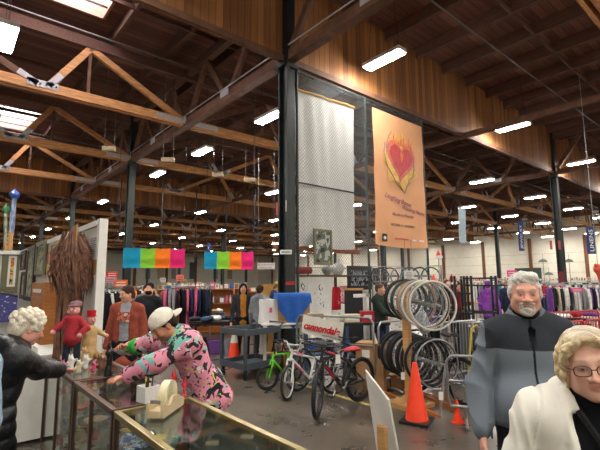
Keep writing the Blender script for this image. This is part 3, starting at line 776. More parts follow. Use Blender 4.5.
# a simpler passer-by: head, hair, top, trousers, shoes
def passer(loc, face, label, H=1.70, w=1.0, top='#333333', bottom='#22242a', hair='#2b2018', skin=(0.80, 0.60, 0.50), h=0.013, long_hair=False, inner=None, cap=None, mask=False, hand_l=None, hand_r=None, hood=False, head=(0, 0, 0), lean=0, name='person', low=-0.12, group=None, bald=False, pole_l=(0.3, 0.6, -0.5), pole_r=(-0.3, 0.6, -0.5)):
    f = Fig(H, w, lean=lean, hand_l=hand_l, hand_r=hand_r, head=head, pole_l=pole_l, pole_r=pole_r)
    d = SDF(h); f.torso(d, -0.005); f.arms(d); f.legs(d, -0.004); f.head(d, detail=h < 0.008)
    for sg in (1, -1): 
        if h < 0.009: f.hands(d, sg, palm=(-sg, 0, 0) if f.hand[sg][2] < 0.95 else (0, 0, -1), curl=0.35, thumb_side=1 if sg > 0 else -1)
        else:
            dr = f.hand[sg] - f.elb[sg]; dr /= np.linalg.norm(dr); d.rc(f.hand[sg], f.hand[sg] + dr * 0.10, 0.026, 0.024); d.rc(f.hand[sg] + dr * 0.1, f.hand[sg] + dr * 0.16, 0.02, 0.014)
    body = sdf_obj('person' if name == 'person' else name, d, m_skin, None, color=f.skin_color(skin, brow=lin(tuple(int(hair[i:i + 2], 16) / 255 for i in (1, 3, 5)))))
    tag(body, label, 'person', group)
    key = lambda a: a.lstrip('#')
    d = SDF(h); f.legs(d, 0.018); d.el(f.pel + [0, 0.01, -0.02], (0.165 * w * f.u, 0.13 * w * f.u, 0.13), 0.05)
    sdf_obj('trousers', d, cloth('trouser_' + key(bottom), bottom), body, noise=lambda P: 0.005 * fnoise(P, 22, 3))
    d = SDF(h); f.torso(d, 0.026, low=low); f.arms(d, 0.020, to=0.96)
    if hood: d.el(f.nb + [0, 0.09, -0.01], (0.10, 0.06, 0.09), 0.04)
    if inner:
        d2 = SDF(h); f.torso(d2, 0.012, low=-0.1); sdf_obj('shirt', d2, cloth('shirt_' + key(inner), inner), body)
        d.bx(f.chest + f.Rl @ np.array([0, -0.16, -0.12]), (0.065, 0.11, 0.42), 0.02, rot=f.Rl, op=-1)
    d.el(f.Hd(0, 0, -0.03), (0.085, 0.095, 0.10), 0.01, f.Rh, op=-1)
    sdf_obj('jacket', d, cloth('jacket_' + key(top), top), body, noise=lambda P: 0.007 * fnoise(P, 20, 5))
    shoes(f, body, cloth('shoe_dark', '#1b1b1e'))
    if not bald:
        d = SDF(min(h, 0.010)); Hd, Rh, u = f.Hd, f.Rh, f.hu
        d.el(Hd(0, 0.026, 0.045), np.array((0.086, 0.102, 0.088)) * u, 0.01, Rh)
        if long_hair:
            for sg in (1, -1): d.rc(Hd(sg * 0.066, 0.01, 0.03), Hd(sg * 0.082, 0.005, -0.17), 0.030, 0.032, 0.03)
            d.rc(Hd(0, 0.07, 0), Hd(0, 0.085, -0.18), 0.06, 0.05, 0.04)
        else: d.el(Hd(0, 0.06, -0.01), np.array((0.075, 0.06, 0.075)) * u, 0.02, Rh)
        d.el(Hd(0, -0.085, -0.025), np.array((0.062, 0.07, 0.085)) * u, 0.015, Rh, op=-1)
        sdf_obj('hair', d, cloth('hair_' + key(hair), hair, bscale=60), body, noise=lambda P: 0.004 * fnoise(P, 60, 8))
    if cap:
        d = SDF(0.008); Hd, Rh = f.Hd, f.Rh; d.el(Hd(0, 0.02, 0.06), (0.09, 0.105, 0.075), 0.01, Rh); d.bx(Hd(0, 0, -0.01), (0.15, 0.15, 0.045), 0.005, Rh, op=-1)
        d.el(Hd(0, -0.11, 0.045), (0.07, 0.07, 0.010), 0.01, Rh)
        sdf_obj('cap', d, cloth('cap_' + key(cap), cap), body)
    if mask:
        d = SDF(0.008); Hd, Rh = f.Hd, f.Rh; d.el(Hd(0, -0.045, -0.055), (0.062, 0.062, 0.052), 0.01, Rh)
        sdf_obj('face_mask', d, cloth('mask_black', '#101012'), body)
    body.location = loc; body.rotation_euler = (0, 0, face if isinstance(face, float) else vface(face))
    return body, f
# ================================================================ THE PEOPLE
def to_eye(p, turn=0):                     # facing angle towards the viewer, turned by some degrees
    return vface((-p[0], -p[1])) + R(turn)
def glasses(f, parent, m_fr, m_gl, w=0.027, h=0.018, r=0.0016, shape=2.6, z0=0.002):
    Hd = f.Hd; mb = MB(); lens = MB()
    for sg in (1, -1):
        pts = []
        for i in range(28):
            t = 2 * PI * i / 28; c, s_ = math.cos(t), math.sin(t); x = abs(c) ** (2 / shape) * math.copysign(w, c); z = abs(s_) ** (2 / shape) * math.copysign(h, s_)
            pts.append(Vector(Hd(sg * 0.033 + x, -0.104 + 0.35 * abs(sg * 0.033 + x) * abs(sg * 0.033 + x) * 6, z0 + z)))
        mb.tube(pts, r, n=6, closed=True); lens.add(pts, [tuple(range(28))])
        mb.tube([Vector(Hd(sg * (0.033 + w), -0.098, z0 + 0.006)), Vector(Hd(sg * 0.076, -0.07, z0 + 0.006)), Vector(Hd(sg * 0.086, 0.0, z0 + 0.006)), Vector(Hd(sg * 0.082, 0.02, z0 - 0.012))], r * 1.1, n=6)
    mb.tube([Vector(Hd(-0.007, -0.106, z0 + 0.004)), Vector(Hd(0, -0.110, z0 + 0.006)), Vector(Hd(0.007, -0.106, z0 + 0.004))], r, n=6)
    g = mb.build('glasses', m_fr, parent, smooth=True); lens.build('lens', m_gl, g); return g
m_lens = glassm('spectacle_lens', (0.97, 0.97, 0.97), 0.0)
m_frame = mat('spectacle_frame', '#3b2622', 0.3)

# ---- the grey-haired man in the two-tone fleece
def man_fleece():
    p = D(524, 300, 2.55); p.z = 0
    f = Fig(1.80, 1.10, hand_r=(-0.285, -0.10, 0.93), hand_l=(0.29, -0.08, 0.92), head=(4, 0, -6), shw=1.0, neck_fwd=0.035, pole_r=(-0.25, 0.9, 0), pole_l=(0.25, 0.9, 0), feet=((0.13, 0, 0), (-0.13, 0.02, 0)))
    d = SDF(0.0055); f.torso(d, -0.005, belly=0.02); f.arms(d); f.legs(d); f.head(d, jowl=0.010, nose=1.15, long=1.04)
    f.hands(d, -1, palm=(1, 0.2, 0), curl=0.55, thumb_side=-1); f.hands(d, 1, palm=(-1, 0.2, 0), curl=0.5, thumb_side=1)
    beard = lin((0.72, 0.69, 0.66))
    body = sdf_obj('person', d, m_skin, None, color=f.skin_color((0.84, 0.62, 0.54), brow=lin((0.5, 0.46, 0.42)), blush=0.22, lip=(0.50, 0.26, 0.22)))
    tag(body, 'heavy grey-haired man with white goatee in two-tone grey fleece jacket', 'person')
    Hd, Rh = f.Hd, f.Rh
    # hair: short, swept, thick
    d = SDF(0.004)
    d.el(Hd(0, 0.028, 0.050), (0.084, 0.102, 0.080), 0.01, Rh); d.el(Hd(0, 0.07, 0.0), (0.074, 0.055, 0.07), 0.02, Rh)
    d.rc(Hd(-0.050, -0.050, 0.086), Hd(0.050, -0.050, 0.092), 0.017, 0.018, 0.02); d.el(Hd(0.01, -0.020, 0.104), (0.062, 0.055, 0.024), 0.02, Rh)
    for sg in (1, -1): d.rc(Hd(sg * 0.072, -0.014, 0.03), Hd(sg * 0.076, -0.004, -0.012), 0.012, 0.008, 0.012); d.el(Hd(sg * 0.074, 0.035, 0.0), (0.017, 0.04, 0.04), 0.02, Rh)
    d.el(Hd(0, -0.090, 0.008), (0.066, 0.060, 0.066), 0.012, Rh, op=-1); d.el(Hd(0, -0.06, -0.08), (0.1, 0.08, 0.07), 0.01, Rh, op=-1)
    sdf_obj('hair', d, m_hairgrey, body, noise=lambda P: 0.0035 * np.sin(fnoise(P, 24, 4) * 9))
    d = SDF(0.004)      # goatee and moustache
    d.rc(Hd(-0.030, -0.078, -0.046), Hd(0.0, -0.090, -0.041), 0.0075, k=0.006); d.rc(Hd(0.030, -0.078, -0.046), Hd(0.0, -0.090, -0.041), 0.0075, k=0.006)
    for sg in (1, -1): d.rc(Hd(sg * 0.032, -0.076, -0.048), Hd(sg * 0.028, -0.070, -0.085), 0.0085, 0.011, 0.01)
    d.el(Hd(0, -0.068, -0.094), (0.038, 0.024, 0.024), 0.012, Rh); d.el(Hd(0, -0.086, -0.076), (0.014, 0.01, 0.01), 0.01, Rh)
    sdf_obj('beard', d, m_beard, body, noise=lambda P: 0.002 * fnoise(P, 140, 4))
    # trousers
    d = SDF(0.009); f.legs(d, 0.020); d.el(f.pel + [0, -0.01, 0.0], (0.19, 0.155, 0.13), 0.05); sdf_obj('trousers', d, cloth('navy_trousers', '#15181f'), body, noise=lambda P: 0.005 * fnoise(P, 20, 3))
    # black undershirt
    d = SDF(0.006); f.torso(d, 0.008, belly=0.03); d.rc(f.nb - [0, 0, 0.01], f.nb + [0, -0.012, 0.035], 0.072, 0.070, 0.02); sdf_obj('shirt', d, cloth('black_shirt', '#121316'), body)
    # fleece: lighter body and sleeves, dark yoke
    def jacket(h, extra=0.0):
        d = SDF(h); f.torso(d, 0.026 + extra, belly=0.050 + extra, low=-0.10); f.arms(d, 0.022 + extra, to=0.96, k=0.018)
        return d
    d = jacket(0.006)
    d.rc(f.nb + [-0.01, 0.035, -0.015], f.nb + [0, 0.028, 0.055], 0.098, 0.090, 0.03)
    d.rc(f.nb + [0, -0.03, 0.00], f.nb + [0, -0.05, 0.10], 0.066, 0.080, 0.012, op=-1)
    d.rc(f.nb + [0, -0.11, -0.05], f.nb + [0, -0.16, -0.15], 0.034, 0.010, 0.01, op=-1)
    d.rc(f.nb + [0, -0.0, 0.05], f.nb + [0, -0.0, 0.12], 0.072, 0.085, 0.01, op=-1)
    d.bx([0, 0, 0.76], (0.235, 0.5, 0.20), 0.01, op=-1)
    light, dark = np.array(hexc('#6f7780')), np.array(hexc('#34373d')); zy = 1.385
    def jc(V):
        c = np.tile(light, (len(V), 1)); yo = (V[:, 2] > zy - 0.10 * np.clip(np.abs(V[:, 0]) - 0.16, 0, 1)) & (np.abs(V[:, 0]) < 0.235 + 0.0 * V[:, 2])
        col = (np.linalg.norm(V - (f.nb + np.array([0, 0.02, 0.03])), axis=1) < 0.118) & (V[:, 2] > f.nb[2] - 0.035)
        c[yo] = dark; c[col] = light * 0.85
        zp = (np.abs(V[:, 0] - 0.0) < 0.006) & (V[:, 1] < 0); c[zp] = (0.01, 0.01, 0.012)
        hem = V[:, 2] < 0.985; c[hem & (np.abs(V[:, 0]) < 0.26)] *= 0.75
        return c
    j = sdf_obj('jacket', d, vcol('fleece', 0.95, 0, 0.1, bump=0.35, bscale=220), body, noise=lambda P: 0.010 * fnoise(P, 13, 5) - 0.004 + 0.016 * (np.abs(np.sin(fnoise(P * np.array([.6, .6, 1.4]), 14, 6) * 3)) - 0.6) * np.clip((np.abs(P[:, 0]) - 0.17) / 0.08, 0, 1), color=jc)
    mb = MB(); mb.box((0.135, -0.208, 1.325), (0.035, 0.004, 0.012)); mb.build('logo_patch', mat('patch_white', '#d8d8d8'), j)
    shoes(f, body, cloth('shoe_dark', '#1b1b1e'))
    body.location = p; body.rotation_euler = (0, 0, to_eye(p, 12)); return body
m_hairgrey = mat('silver_hair', '#d0ccc4', 0.6, var=0.3, scale=60, stretch=(1, 0.3, 1), bump=0.6, bscale=120)
m_beard = mat('white_beard', '#c9c2b8', 0.8, var=0.15, scale=80, bump=0.5, bscale=200)
man_fleece()

# ---- the woman in front in the white jacket
def woman_white():
    p = D(592, 370, 1.50); p.z = 0
    f = Fig(1.585, 1.10, hand_r=(-0.36, -0.02, 0.74), hand_l=(0.30, 0.0, 0.74), head=(3, -7, -10), shw=1.06, neck_fwd=0.03, pole_r=(-0.8, 0.5, 0), pole_l=(0.8, 0.5, 0))
    d = SDF(0.0042); f.torso(d, -0.008, bust=0.01); f.arms(d); f.legs(d); f.head(d, smile=0.28, jowl=0.005, nose=0.98, long=1.0)
    f.hands(d, -1, palm=(1, 0.2, 0), curl=0.5, thumb_side=-1); f.hands(d, 1, palm=(-1, 0.2, 0), curl=0.5, thumb_side=1)
    body = sdf_obj('person', d, m_skin, None, color=f.skin_color((0.88, 0.69, 0.60), brow=lin((0.58, 0.45, 0.36)), lip=lin((0.76, 0.47, 0.44)), blush=0.18))
    tag(body, 'blonde woman with dark glasses, black turtleneck and off-white jacket, nearest the camera', 'person')
    Hd, Rh = f.Hd, f.Rh
    d = SDF(0.0035)
    d.el(Hd(0, 0.026, 0.042), (0.082, 0.102, 0.084), 0.01, Rh); d.el(Hd(0, 0.075, -0.01), (0.074, 0.05, 0.08), 0.02, Rh)
    d.el(Hd(0, -0.02, 0.098), (0.060, 0.062, 0.026), 0.02, Rh)
    for sg in (1, -1):
        d.chain([Hd(sg * 0.030, -0.078, 0.094), Hd(sg * 0.066, -0.066, 0.068), Hd(sg * 0.082, -0.040, 0.025), Hd(sg * 0.086, -0.022, -0.025), Hd(sg * 0.080, -0.012, -0.070)], [0.012, 0.013, 0.012, 0.010, 0.005], 0.012)
        d.chain([Hd(sg * 0.080, 0.02, 0.04), Hd(sg * 0.088, 0.03, -0.03), Hd(sg * 0.070, 0.04, -0.09)], [0.022, 0.018, 0.010], 0.02)
    d.el(Hd(0, -0.094, 0.010), (0.058, 0.058, 0.074), 0.012, Rh, op=-1); d.el(Hd(0, -0.06, -0.08), (0.078, 0.08, 0.07), 0.01, Rh, op=-1)
    def hc(V):
        q = (V - f.hc) @ Rh; s_ = 0.5 + 0.5 * np.sin(fnoise(V, 30, 2) * 10); a, b = np.array(hexc('#e8d8b2')), np.array(hexc('#bda274'))
        c = a * s_[:, None] + b * (1 - s_[:, None]); g = np.clip(((q[:, 2] - 0.095) / 0.02), 0, 1)[:, None] * 0.55; return c * (1 - g) + np.array(hexc('#b8b2aa')) * g
    sdf_obj('hair', d, vcol('blonde_hair', 0.5, 0, 0.4, bump=0.5, bscale=160), body, noise=lambda P: 0.0028 * np.sin(fnoise(P, 34, 4) * 10), color=hc)
    glasses(f, body, m_frame, m_lens, w=0.025, h=0.0165, r=0.0017, shape=3.0)
    mb = MB(); mb.ball(Hd(-0.086, -0.002, -0.045), (0.004, 0.004, 0.010), n=8); mb.build('earring', metalm('silver', '#c9c9cc', 0.2), body)
    d = SDF(0.005); f.torso(d, 0.008, bust=0.03); d.chain([f.nb - [0, 0, 0.03], f.nb + [0, -0.012, 0.045], f.nb + [0, -0.018, 0.072]], [0.082, 0.070, 0.066], 0.03)
    d.el(Hd(0, 0.0, 0.01), (0.078, 0.1, 0.105), 0.006, Rh, op=-1)
    sdf_obj('turtleneck', d, cloth('black_knit', '#0c0d12', rough=0.95), body, noise=lambda P: 0.003 * fnoise(P, 30, 3))
    d = SDF(0.009); f.legs(d, 0.016); d.el(f.pel + [0, 0.0, -0.02], (0.175, 0.14, 0.14), 0.05); sdf_obj('trousers', d, cloth('navy_trousers', '#15181f'), body)
    d = SDF(0.0055); f.torso(d, 0.040, low=-0.16, bust=0.03); f.arms(d, 0.032, to=0.96, k=0.05)
    d.rc(f.sh[-1] + [0.02, 0, 0.01], f.nb + [-0.06, 0.03, 0.0], 0.085, 0.062, 0.04); d.rc(f.sh[1] + [-0.02, 0, 0.01], f.nb + [0.06, 0.03, 0.0], 0.085, 0.062, 0.04)
    d.chain([f.nb + [-0.09, 0.0, 0.0], f.nb + [-0.07, 0.08, 0.02], f.nb + [0.07, 0.08, 0.02], f.nb + [0.09, 0.0, 0.0]], [0.035, 0.05, 0.05, 0.035], 0.03)   # hood lying behind
    d.chain([f.nb + [-0.092, -0.035, 0.0], f.nb + [-0.085, -0.105, -0.08], f.nb + [-0.11, -0.135, -0.18]], [0.022, 0.024, 0.014], 0.02)     # lapel
    d.chain([f.nb + [0.092, -0.035, 0.0], f.nb + [0.10, -0.105, -0.08], f.nb + [0.13, -0.135, -0.18]], [0.022, 0.024, 0.014], 0.02)
    d.bx(f.nb + [0.005, -0.16, -0.48], (0.085, 0.16, 0.47), 0.015, op=-1); d.rc(f.nb + [0, -0.03, -0.05], f.nb + [0, -0.02, 0.14], 0.080, 0.085, 0.01, op=-1)
    j = sdf_obj('jacket', d, mat('off_white_cotton', '#dcd8cc', 0.8, var=0.04, bump=0.08, bscale=30), body, noise=lambda P: 0.014 * np.abs(fnoise(P * np.array([1, 1, .55]), 13, 5)) - 0.007 + 0.007 * np.abs(np.sin(fnoise(P * np.array([1.3, 1, .5]), 15, 8) * 4)) - 0.004
        + 0.007 * np.exp(-((np.abs(P[:, 0]) - 0.205 + 0.25 * (P[:, 2] - 1.25)) / 0.005) ** 2) * (P[:, 2] > 1.02) + 0.006 * np.exp(-((P[:, 2] - 1.17 - .2 * np.abs(P[:, 0])) / 0.004) ** 2) * (P[:, 1] < 0) * (np.abs(P[:, 0]) < .2) + 0.005 * np.exp(-((np.abs(P[:, 0]) - 0.115) / 0.004) ** 2) * (P[:, 1] < 0) * (P[:, 2] < 1.25))
    mb = MB()       # bag strap across the chest
    def st(t):
        q = f.sh[-1] + np.array([0.10, -0.06, 0.06]); e_ = f.pel + np.array([0.18, -0.16, 0.0]); m_ = q * (1 - t) + e_ * t; m_[1] -= 0.105 * math.sin(PI * t) + 0.03; return Vector(m_)
    mb.tube([st(t / 12) for t in range(13)], 0.011, n=6); mb.build('bag_strap', cloth('strap_black', '#101012'), body, smooth=True)
    shoes(f, body, cloth('shoe_dark', '#1b1b1e'))
    body.location = p; body.rotation_euler = (0, 0, to_eye(p, 16)); return body
woman_white()

# ---- the white-haired woman at the counter
def woman_counter():
    p = Vector((0.28, 3.60, 0))
    # facing the counter (+x) and slightly on to the viewer's side
    ang = vface((0.98, 0.22)); inv = Matrix.Rotation(-ang, 3, 'Z')
    loc = lambda w: np.array(inv @ (Vector(w) - p))
    hl = loc(Vector((0.86, 4.12, 1.045))); hr = loc(Vector((0.86, 3.92, 1.05)))
    f = Fig(1.585, 1.12, lean=17, hand_l=hl, hand_r=hr, head=(22, 0, -4), neck_fwd=0.05)
    d = SDF(0.006); f.torso(d, -0.005); f.arms(d); f.legs(d); f.head(d, nose=1.1, smile=0.15)
    f.hands(d, 1, direction=(0.1, -1, -0.15), palm=(0, 0, -1), curl=0.45, thumb_side=-1, size=0.95); f.hands(d, -1, direction=(0.3, -1, -0.1), palm=(0, 0, -1), curl=0.45, thumb_side=1, size=0.95)
    body = sdf_obj('person', d, m_skin, None, color=f.skin_color((0.86, 0.62, 0.55), brow=lin((0.7, 0.66, 0.62)), blush=0.5))
    tag(body, 'curly white-haired woman in a black puffer coat leaning on the glass counter', 'person')
    Hd, Rh = f.Hd, f.Rh; d = SDF(0.005); rs = random.Random(3)
    d.el(Hd(0, 0.03, 0.05), (0.088, 0.105, 0.085), 0.01, Rh); d.el(Hd(0, 0.075, -0.01), (0.08, 0.06, 0.085), 0.02, Rh)
    for i in range(70):
        t = rs.uniform(0, 2 * PI); z = rs.uniform(-0.45, 1); r_ = math.sqrt(max(0, 1 - z * z)); v = np.array([math.cos(t) * r_ * 0.092, 0.03 + math.sin(t) * r_ * 0.112, 0.045 + z * 0.092])
        if v[1] < -0.045 and v[2] < 0.055: continue
        d.el(Hd(*v), (0.020, 0.020, 0.020), 0.008)
    d.el(Hd(0, -0.098, -0.005), (0.06, 0.062, 0.072), 0.01, Rh, op=-1)
    sdf_obj('hair', d, mat('white_curls', '#ddd3be', 0.6, var=0.15, scale=40, bump=0.6, bscale=90), body, noise=lambda P: 0.003 * fnoise(P, 75, 8))
    d = SDF(0.010); f.legs(d, 0.02); d.el(f.pel, (0.18, 0.14, 0.14), 0.05); sdf_obj('trousers', d, cloth('black_wool', '#0d0f14'), body)
    d = SDF(0.007); f.torso(d, 0.045, low=-0.20); f.arms(d, 0.036, to=0.90, k=0.03); d.rc(f.hip[1] + [0, 0, 0], f.knee[1] + [-.02, 0, 0.05], 0.15, 0.14, 0.06); d.rc(f.hip[-1], f.knee[-1] + [.02, 0, 0.05], 0.15, 0.14, 0.06)
    d.chain([f.nb + [-0.07, 0.03, 0.02], f.nb + [0, 0.09, 0.04], f.nb + [0.07, 0.03, 0.02], f.nb + [0.03, -0.07, 0.0], f.nb + [-0.03, -0.07, 0.0], f.nb + [-0.07, 0.03, 0.02]], [0.045] * 6, 0.03)
    def puff(P): return 0.009 * np.abs(np.sin(P[:, 2] * 24 + 1.6 * fnoise(P, 6, 3))) + 0.007 * fnoise(P, 18, 7) - 0.006
    sdf_obj('coat', d, mat('black_nylon', '#0e0f13', 0.42, var=0.2, bump=0.4, bscale=30), body, noise=lambda P: -puff(P))
    d = SDF(0.006)
    for sg in (1, -1):
        e_, h_ = f.elb[sg], f.hand[sg]; d.rc(e_ + (h_ - e_) * 0.88, e_ + (h_ - e_) * 0.96, 0.041, 0.040)
    sdf_obj('cuff', d, cloth('red_cuff', '#b03040'), body)
    shoes(f, body, cloth('shoe_dark', '#1b1b1e'))
    body.location = p; body.rotation_euler = (0, 0, ang); return body
woman_counter()

# ---- the man in the white cap and patterned jacket, behind the counter
def man_cap():
    p = Vector((1.70, 3.28, 0)); ang = vface((-1.0, 0.0)); inv = Matrix.Rotation(-ang, 3, 'Z')
    loc = lambda w: np.array(inv @ (Vector(w) - p))
    hl = loc(Vector((1.12, 3.42, 1.055))); hr = loc(Vector((1.25, 4.05, 1.16)))
    f = Fig(1.61, 0.98, lean=34, hand_l=hl, hand_r=hr, head=(38, 0, 4), neck_fwd=0.04, pole_l=(0.7, 0.2, 0.2), pole_r=(-0.7, 0.2, 0.3), seat=(0, 0.05, 0.93))
    d = SDF(0.0055); f.torso(d, -0.005); f.arms(d); f.legs(d); f.head(d, nose=1.1)
    f.hands(d, 1, direction=(0.0, -1, -0.10), palm=(0, 0, -1), curl=0.25, spread=0.10, thumb_side=-1); f.hands(d, -1, direction=(0.1, -0.8, 0.35), palm=(0.6, 0, -0.8), curl=0.75, thumb_side=1)
    body = sdf_obj('person', d, m_skin, None, color=f.skin_color((0.78, 0.53, 0.42), brow=lin((0.2, 0.13, 0.1)), blush=0.3, stubble=lin((0.42, 0.28, 0.22))))
    tag(body, 'bearded man in backwards white cap and pink patterned jacket leaning over the counter', 'person')
    Hd, Rh = f.Hd, f.Rh
    d = SDF(0.005); d.el(Hd(0, 0.028, 0.035), (0.081, 0.100, 0.084), 0.01, Rh); d.el(Hd(0, 0.07, -0.02), (0.066, 0.045, 0.06), 0.02, Rh); d.el(Hd(0, -0.085, -0.01), (0.075, 0.09, 0.09), 0.012, Rh, op=-1); d.el(Hd(0, 0.0, 0.12), (0.12, 0.14, 0.075), 0.012, Rh, op=-1)
    sdf_obj('hair', d, cloth('dark_brown_hair', '#2a1c15', bscale=80), body)
    d = SDF(0.004); d.el(Hd(0, 0.022, 0.052), (0.090, 0.108, 0.082), 0.01, Rh); d.bx(Hd(0, 0.02, -0.050), (0.14, 0.15, 0.078), 0.004, Rh, op=-1)
    d.el(Hd(0, 0.145, 0.008), (0.066, 0.062, 0.012), 0.008, Rh); d.el(Hd(0, 0.02, 0.135), (0.01, 0.01, 0.008), 0.004, Rh)
    d.el(Hd(0, 0.022, 0.035), (0.080, 0.098, 0.075), 0.004, Rh, op=-1)
    sdf_obj('cap', d, cloth('cream_cap', '#e0d8c8', var=0.06), body, noise=lambda P: 0.0012 * fnoise(P, 60, 2))
    glasses(f, body, metalm('wire_gold', '#c9b48a', 0.3), m_lens, w=0.024, h=0.020, r=0.0012, shape=2.0)
    d = SDF(0.009); f.legs(d, 0.02); d.el(f.pel, (0.17, 0.135, 0.13), 0.05); sdf_obj('trousers', d, cloth('dark_trousers', '#1d1e24'), body)
    # patterned jacket
    pm = bpy.data.materials.new('patterned_jacket'); pm.use_nodes = True; nt, N, L = nodes(pm); b = N['Principled BSDF']; b.inputs['Roughness'].default_value = 0.75
    tc = N.new('ShaderNodeTexCoord')
    def layer(kind, scale, lo, hi, seed):
        mp = N.new('ShaderNodeMapping'); mp.inputs['Location'].default_value = (seed, seed * 0.7, seed * 1.3); L.new(tc.outputs['Object'], mp.inputs[0])
        t = N.new('ShaderNodeTexNoise'); t.inputs['Scale'].default_value = scale; t.inputs['Detail'].default_value = 2; t.inputs['Distortion'].default_value = 1.8; L.new(mp.outputs[0], t.inputs[0])
        r_ = N.new('ShaderNodeMapRange'); r_.inputs['From Min'].default_value = lo; r_.inputs['From Max'].default_value = hi; L.new(t.outputs['Fac'], r_.inputs[0]); return r_.outputs[0]
    cur = None
    for seed, scale, lo, col in ((0, 5.0, 0.60, '#e7dede'), (3, 4.0, 0.60, '#7fbcb4'), (7, 6.5, 0.575, '#17161c'), (11, 9.0, 0.66, '#c8c65c'), (15, 15.0, 0.62, '#25222c'), (19, 9.0, 0.70, '#3f9a4c')):
        mx = N.new('ShaderNodeMix'); mx.data_type = 'RGBA'; L.new(layer('n', scale, lo, lo + 0.008, seed), mx.inputs['Factor'])
        if cur is None: mx.inputs['A'].default_value = (*hexc('#e08fa3'), 1)
        else: L.new(cur, mx.inputs['A'])
        mx.inputs['B'].default_value = (*hexc(col), 1); cur = mx.outputs['Result']
    L.new(cur, b.inputs['Base Color'])
    d = SDF(0.006); f.torso(d, 0.042, low=-0.14); d.el(f.pel + np.array([0, 0.0, -0.08]), (0.195, 0.145, 0.14), 0.06); f.arms(d, 0.036, to=0.93, k=0.05)
    d.chain([f.nb + [-0.06, 0.02, 0.0], f.nb + [0, 0.06, 0.03], f.nb + [0.06, 0.02, 0.0]], [0.04] * 3, 0.03)
    d.el(Hd(0, -0.01, 0.0), (0.082, 0.10, 0.115), 0.008, Rh, op=-1)
    sdf_obj('jacket', d, pm, body, noise=lambda P: 0.010 * fnoise(P, 16, 5) + 0.005 * fnoise(P, 36, 6))
    d = SDF(0.006); e_, h_ = f.elb[-1], f.hand[-1]; d.rc(e_ + (h_ - e_) * 0.62, e_ + (h_ - e_) * 0.93, 0.074, 0.054); sdf_obj('sleeve_cuff', d, cloth('green_cuff', '#3fae45'), body)
    mb = MB(); mb.torus(f.hand[1] + np.array([0.012, -0.115, 0.006]), 0.009, 0.002, axis=(0.1, 1, 0.1), n=14, k=6); mb.build('ring', mat('turquoise', '#2d7f94', 0.3), body)
    shoes(f, body, cloth('shoe_dark', '#1b1b1e'))
    body.location = p; body.rotation_euler = (0, 0, ang); return body
man_cap()

def ground(px, d): q = D(px, 300, d); q.z = 0; return q
# woman in rust cardigan
q = ground(128, 6.3)
b_, f_ = passer(q, to_eye(q, -18), 'woman in rust-coloured open cardigan over a grey printed sweatshirt', H=1.70, w=1.15, top='#8e4536', bottom='#15151a', hair='#3a2a22', inner='#8c9096', h=0.0075, head=(8, 0, -38), low=-0.30)
d = SDF(0.008); d.el(f_.Hd(0, 0.11, 0.0), (0.03, 0.035, 0.05), 0.01); d.rc(f_.Hd(0, 0.12, -0.02), f_.Hd(0, 0.13, -0.08), 0.03, 0.012); sdf_obj('ponytail', d, cloth('hair_3a2a22', '#3a2a22'), b_)
mb = MB(); mb.sheet(lambda u, v: (-0.085 + 0.17 * u, -0.152 - 0.010 * math.sin(PI * u), 1.215 + 0.135 * v), 6, 4, 0.004)
mb.build('shirt_print', ramp_tex('orange_print', [(0.0, '#d06a4a'), (0.45, '#3a3036'), (0.55, '#e0826a'), (0.62, '#c9c2bd')], scale=22, detail=2), b_)
q = ground(149, 8.0); passer(q, to_eye(q, -10), 'man with black face mask and black jacket behind the rust cardigan woman', H=1.74, top='#1f2226', bottom='#23262e', hair='#1b1716', mask=True)
q = ground(243, 10.2); passer(q, to_eye(q, 5), 'dark-haired woman in black jacket over mustard top, walking between the tables', H=1.70, top='#2c2d33', bottom='#15151a', hair='#1a1312', inner='#b5782c', long_hair=True, h=0.009, low=-0.2)
q = ground(260, 9.9); passer(q, to_eye(q, 150), 'person in pale grey hooded sweater with back turned, beside the white table', H=1.66, top='#7b7f84', bottom='#2a2c33', hair='#3f2a20', hood=True)
q = ground(275, 10.6); passer(q, to_eye(q, 100), 'person in navy jacket and yellow hat behind the blue cloth', H=1.74, top='#1f2c4a', bottom='#22242c', hair='#8a6a3c', cap='#c9b05a', head=(25, 0, 0))
q = ground(380, 8.7); passer(q, to_eye(q, 62), 'man in dark green jacket and glasses behind the hanging wheels', H=1.70, top='#26302a', bottom='#2a3a5a', hair='#5a4a42', h=0.009, hand_l=(0.08, -0.42, 1.12), hand_r=(-0.1, -0.40, 1.10))
q = ground(489, 12.0); passer(q, to_eye(q, 160), 'person in bright purple hooded jacket seen from behind among the racks', H=1.72, top='#8a4aa8', bottom='#1f2f4a', hair='#6b3a8c', hood=True, cap='#8a4aa8')
q = ground(457, 10.5); passer(q, to_eye(q, 110), 'person in dark red jacket and jeans behind the black upright frames', H=1.74, top='#6a1f2a', bottom='#2e4058', hair='#4a3226', hand_l=(0.1, -0.4, 1.2))
q = ground(508, 14.0); passer(q, to_eye(q, 30), 'far shopper in navy jacket just left of the grey-haired man', H=1.72, top='#222c46', bottom='#2a2a30', hair='#8a7a6a', h=0.018)
q = ground(146, 11.0); passer(q, to_eye(q, 20), 'far shopper in grey coat among the clothes racks at left', H=1.68, top='#5a5a60', bottom='#2a2a30', hair='#3a2c24', h=0.018)
q = ground(168, 13.0); passer(q, to_eye(q, 200), 'far shopper in red plaid shirt left of the dark clothes rack', H=1.72, top='#7a4a40', bottom='#2a2a30', hair='#caa070', h=0.018)
q = ground(448, 14.5); passer(q, to_eye(q, 10), 'far shopper in black coat beyond the red-jacketed person', H=1.76, top='#1e1f24', bottom='#2a2a30', hair='#5a3a2a', h=0.018)
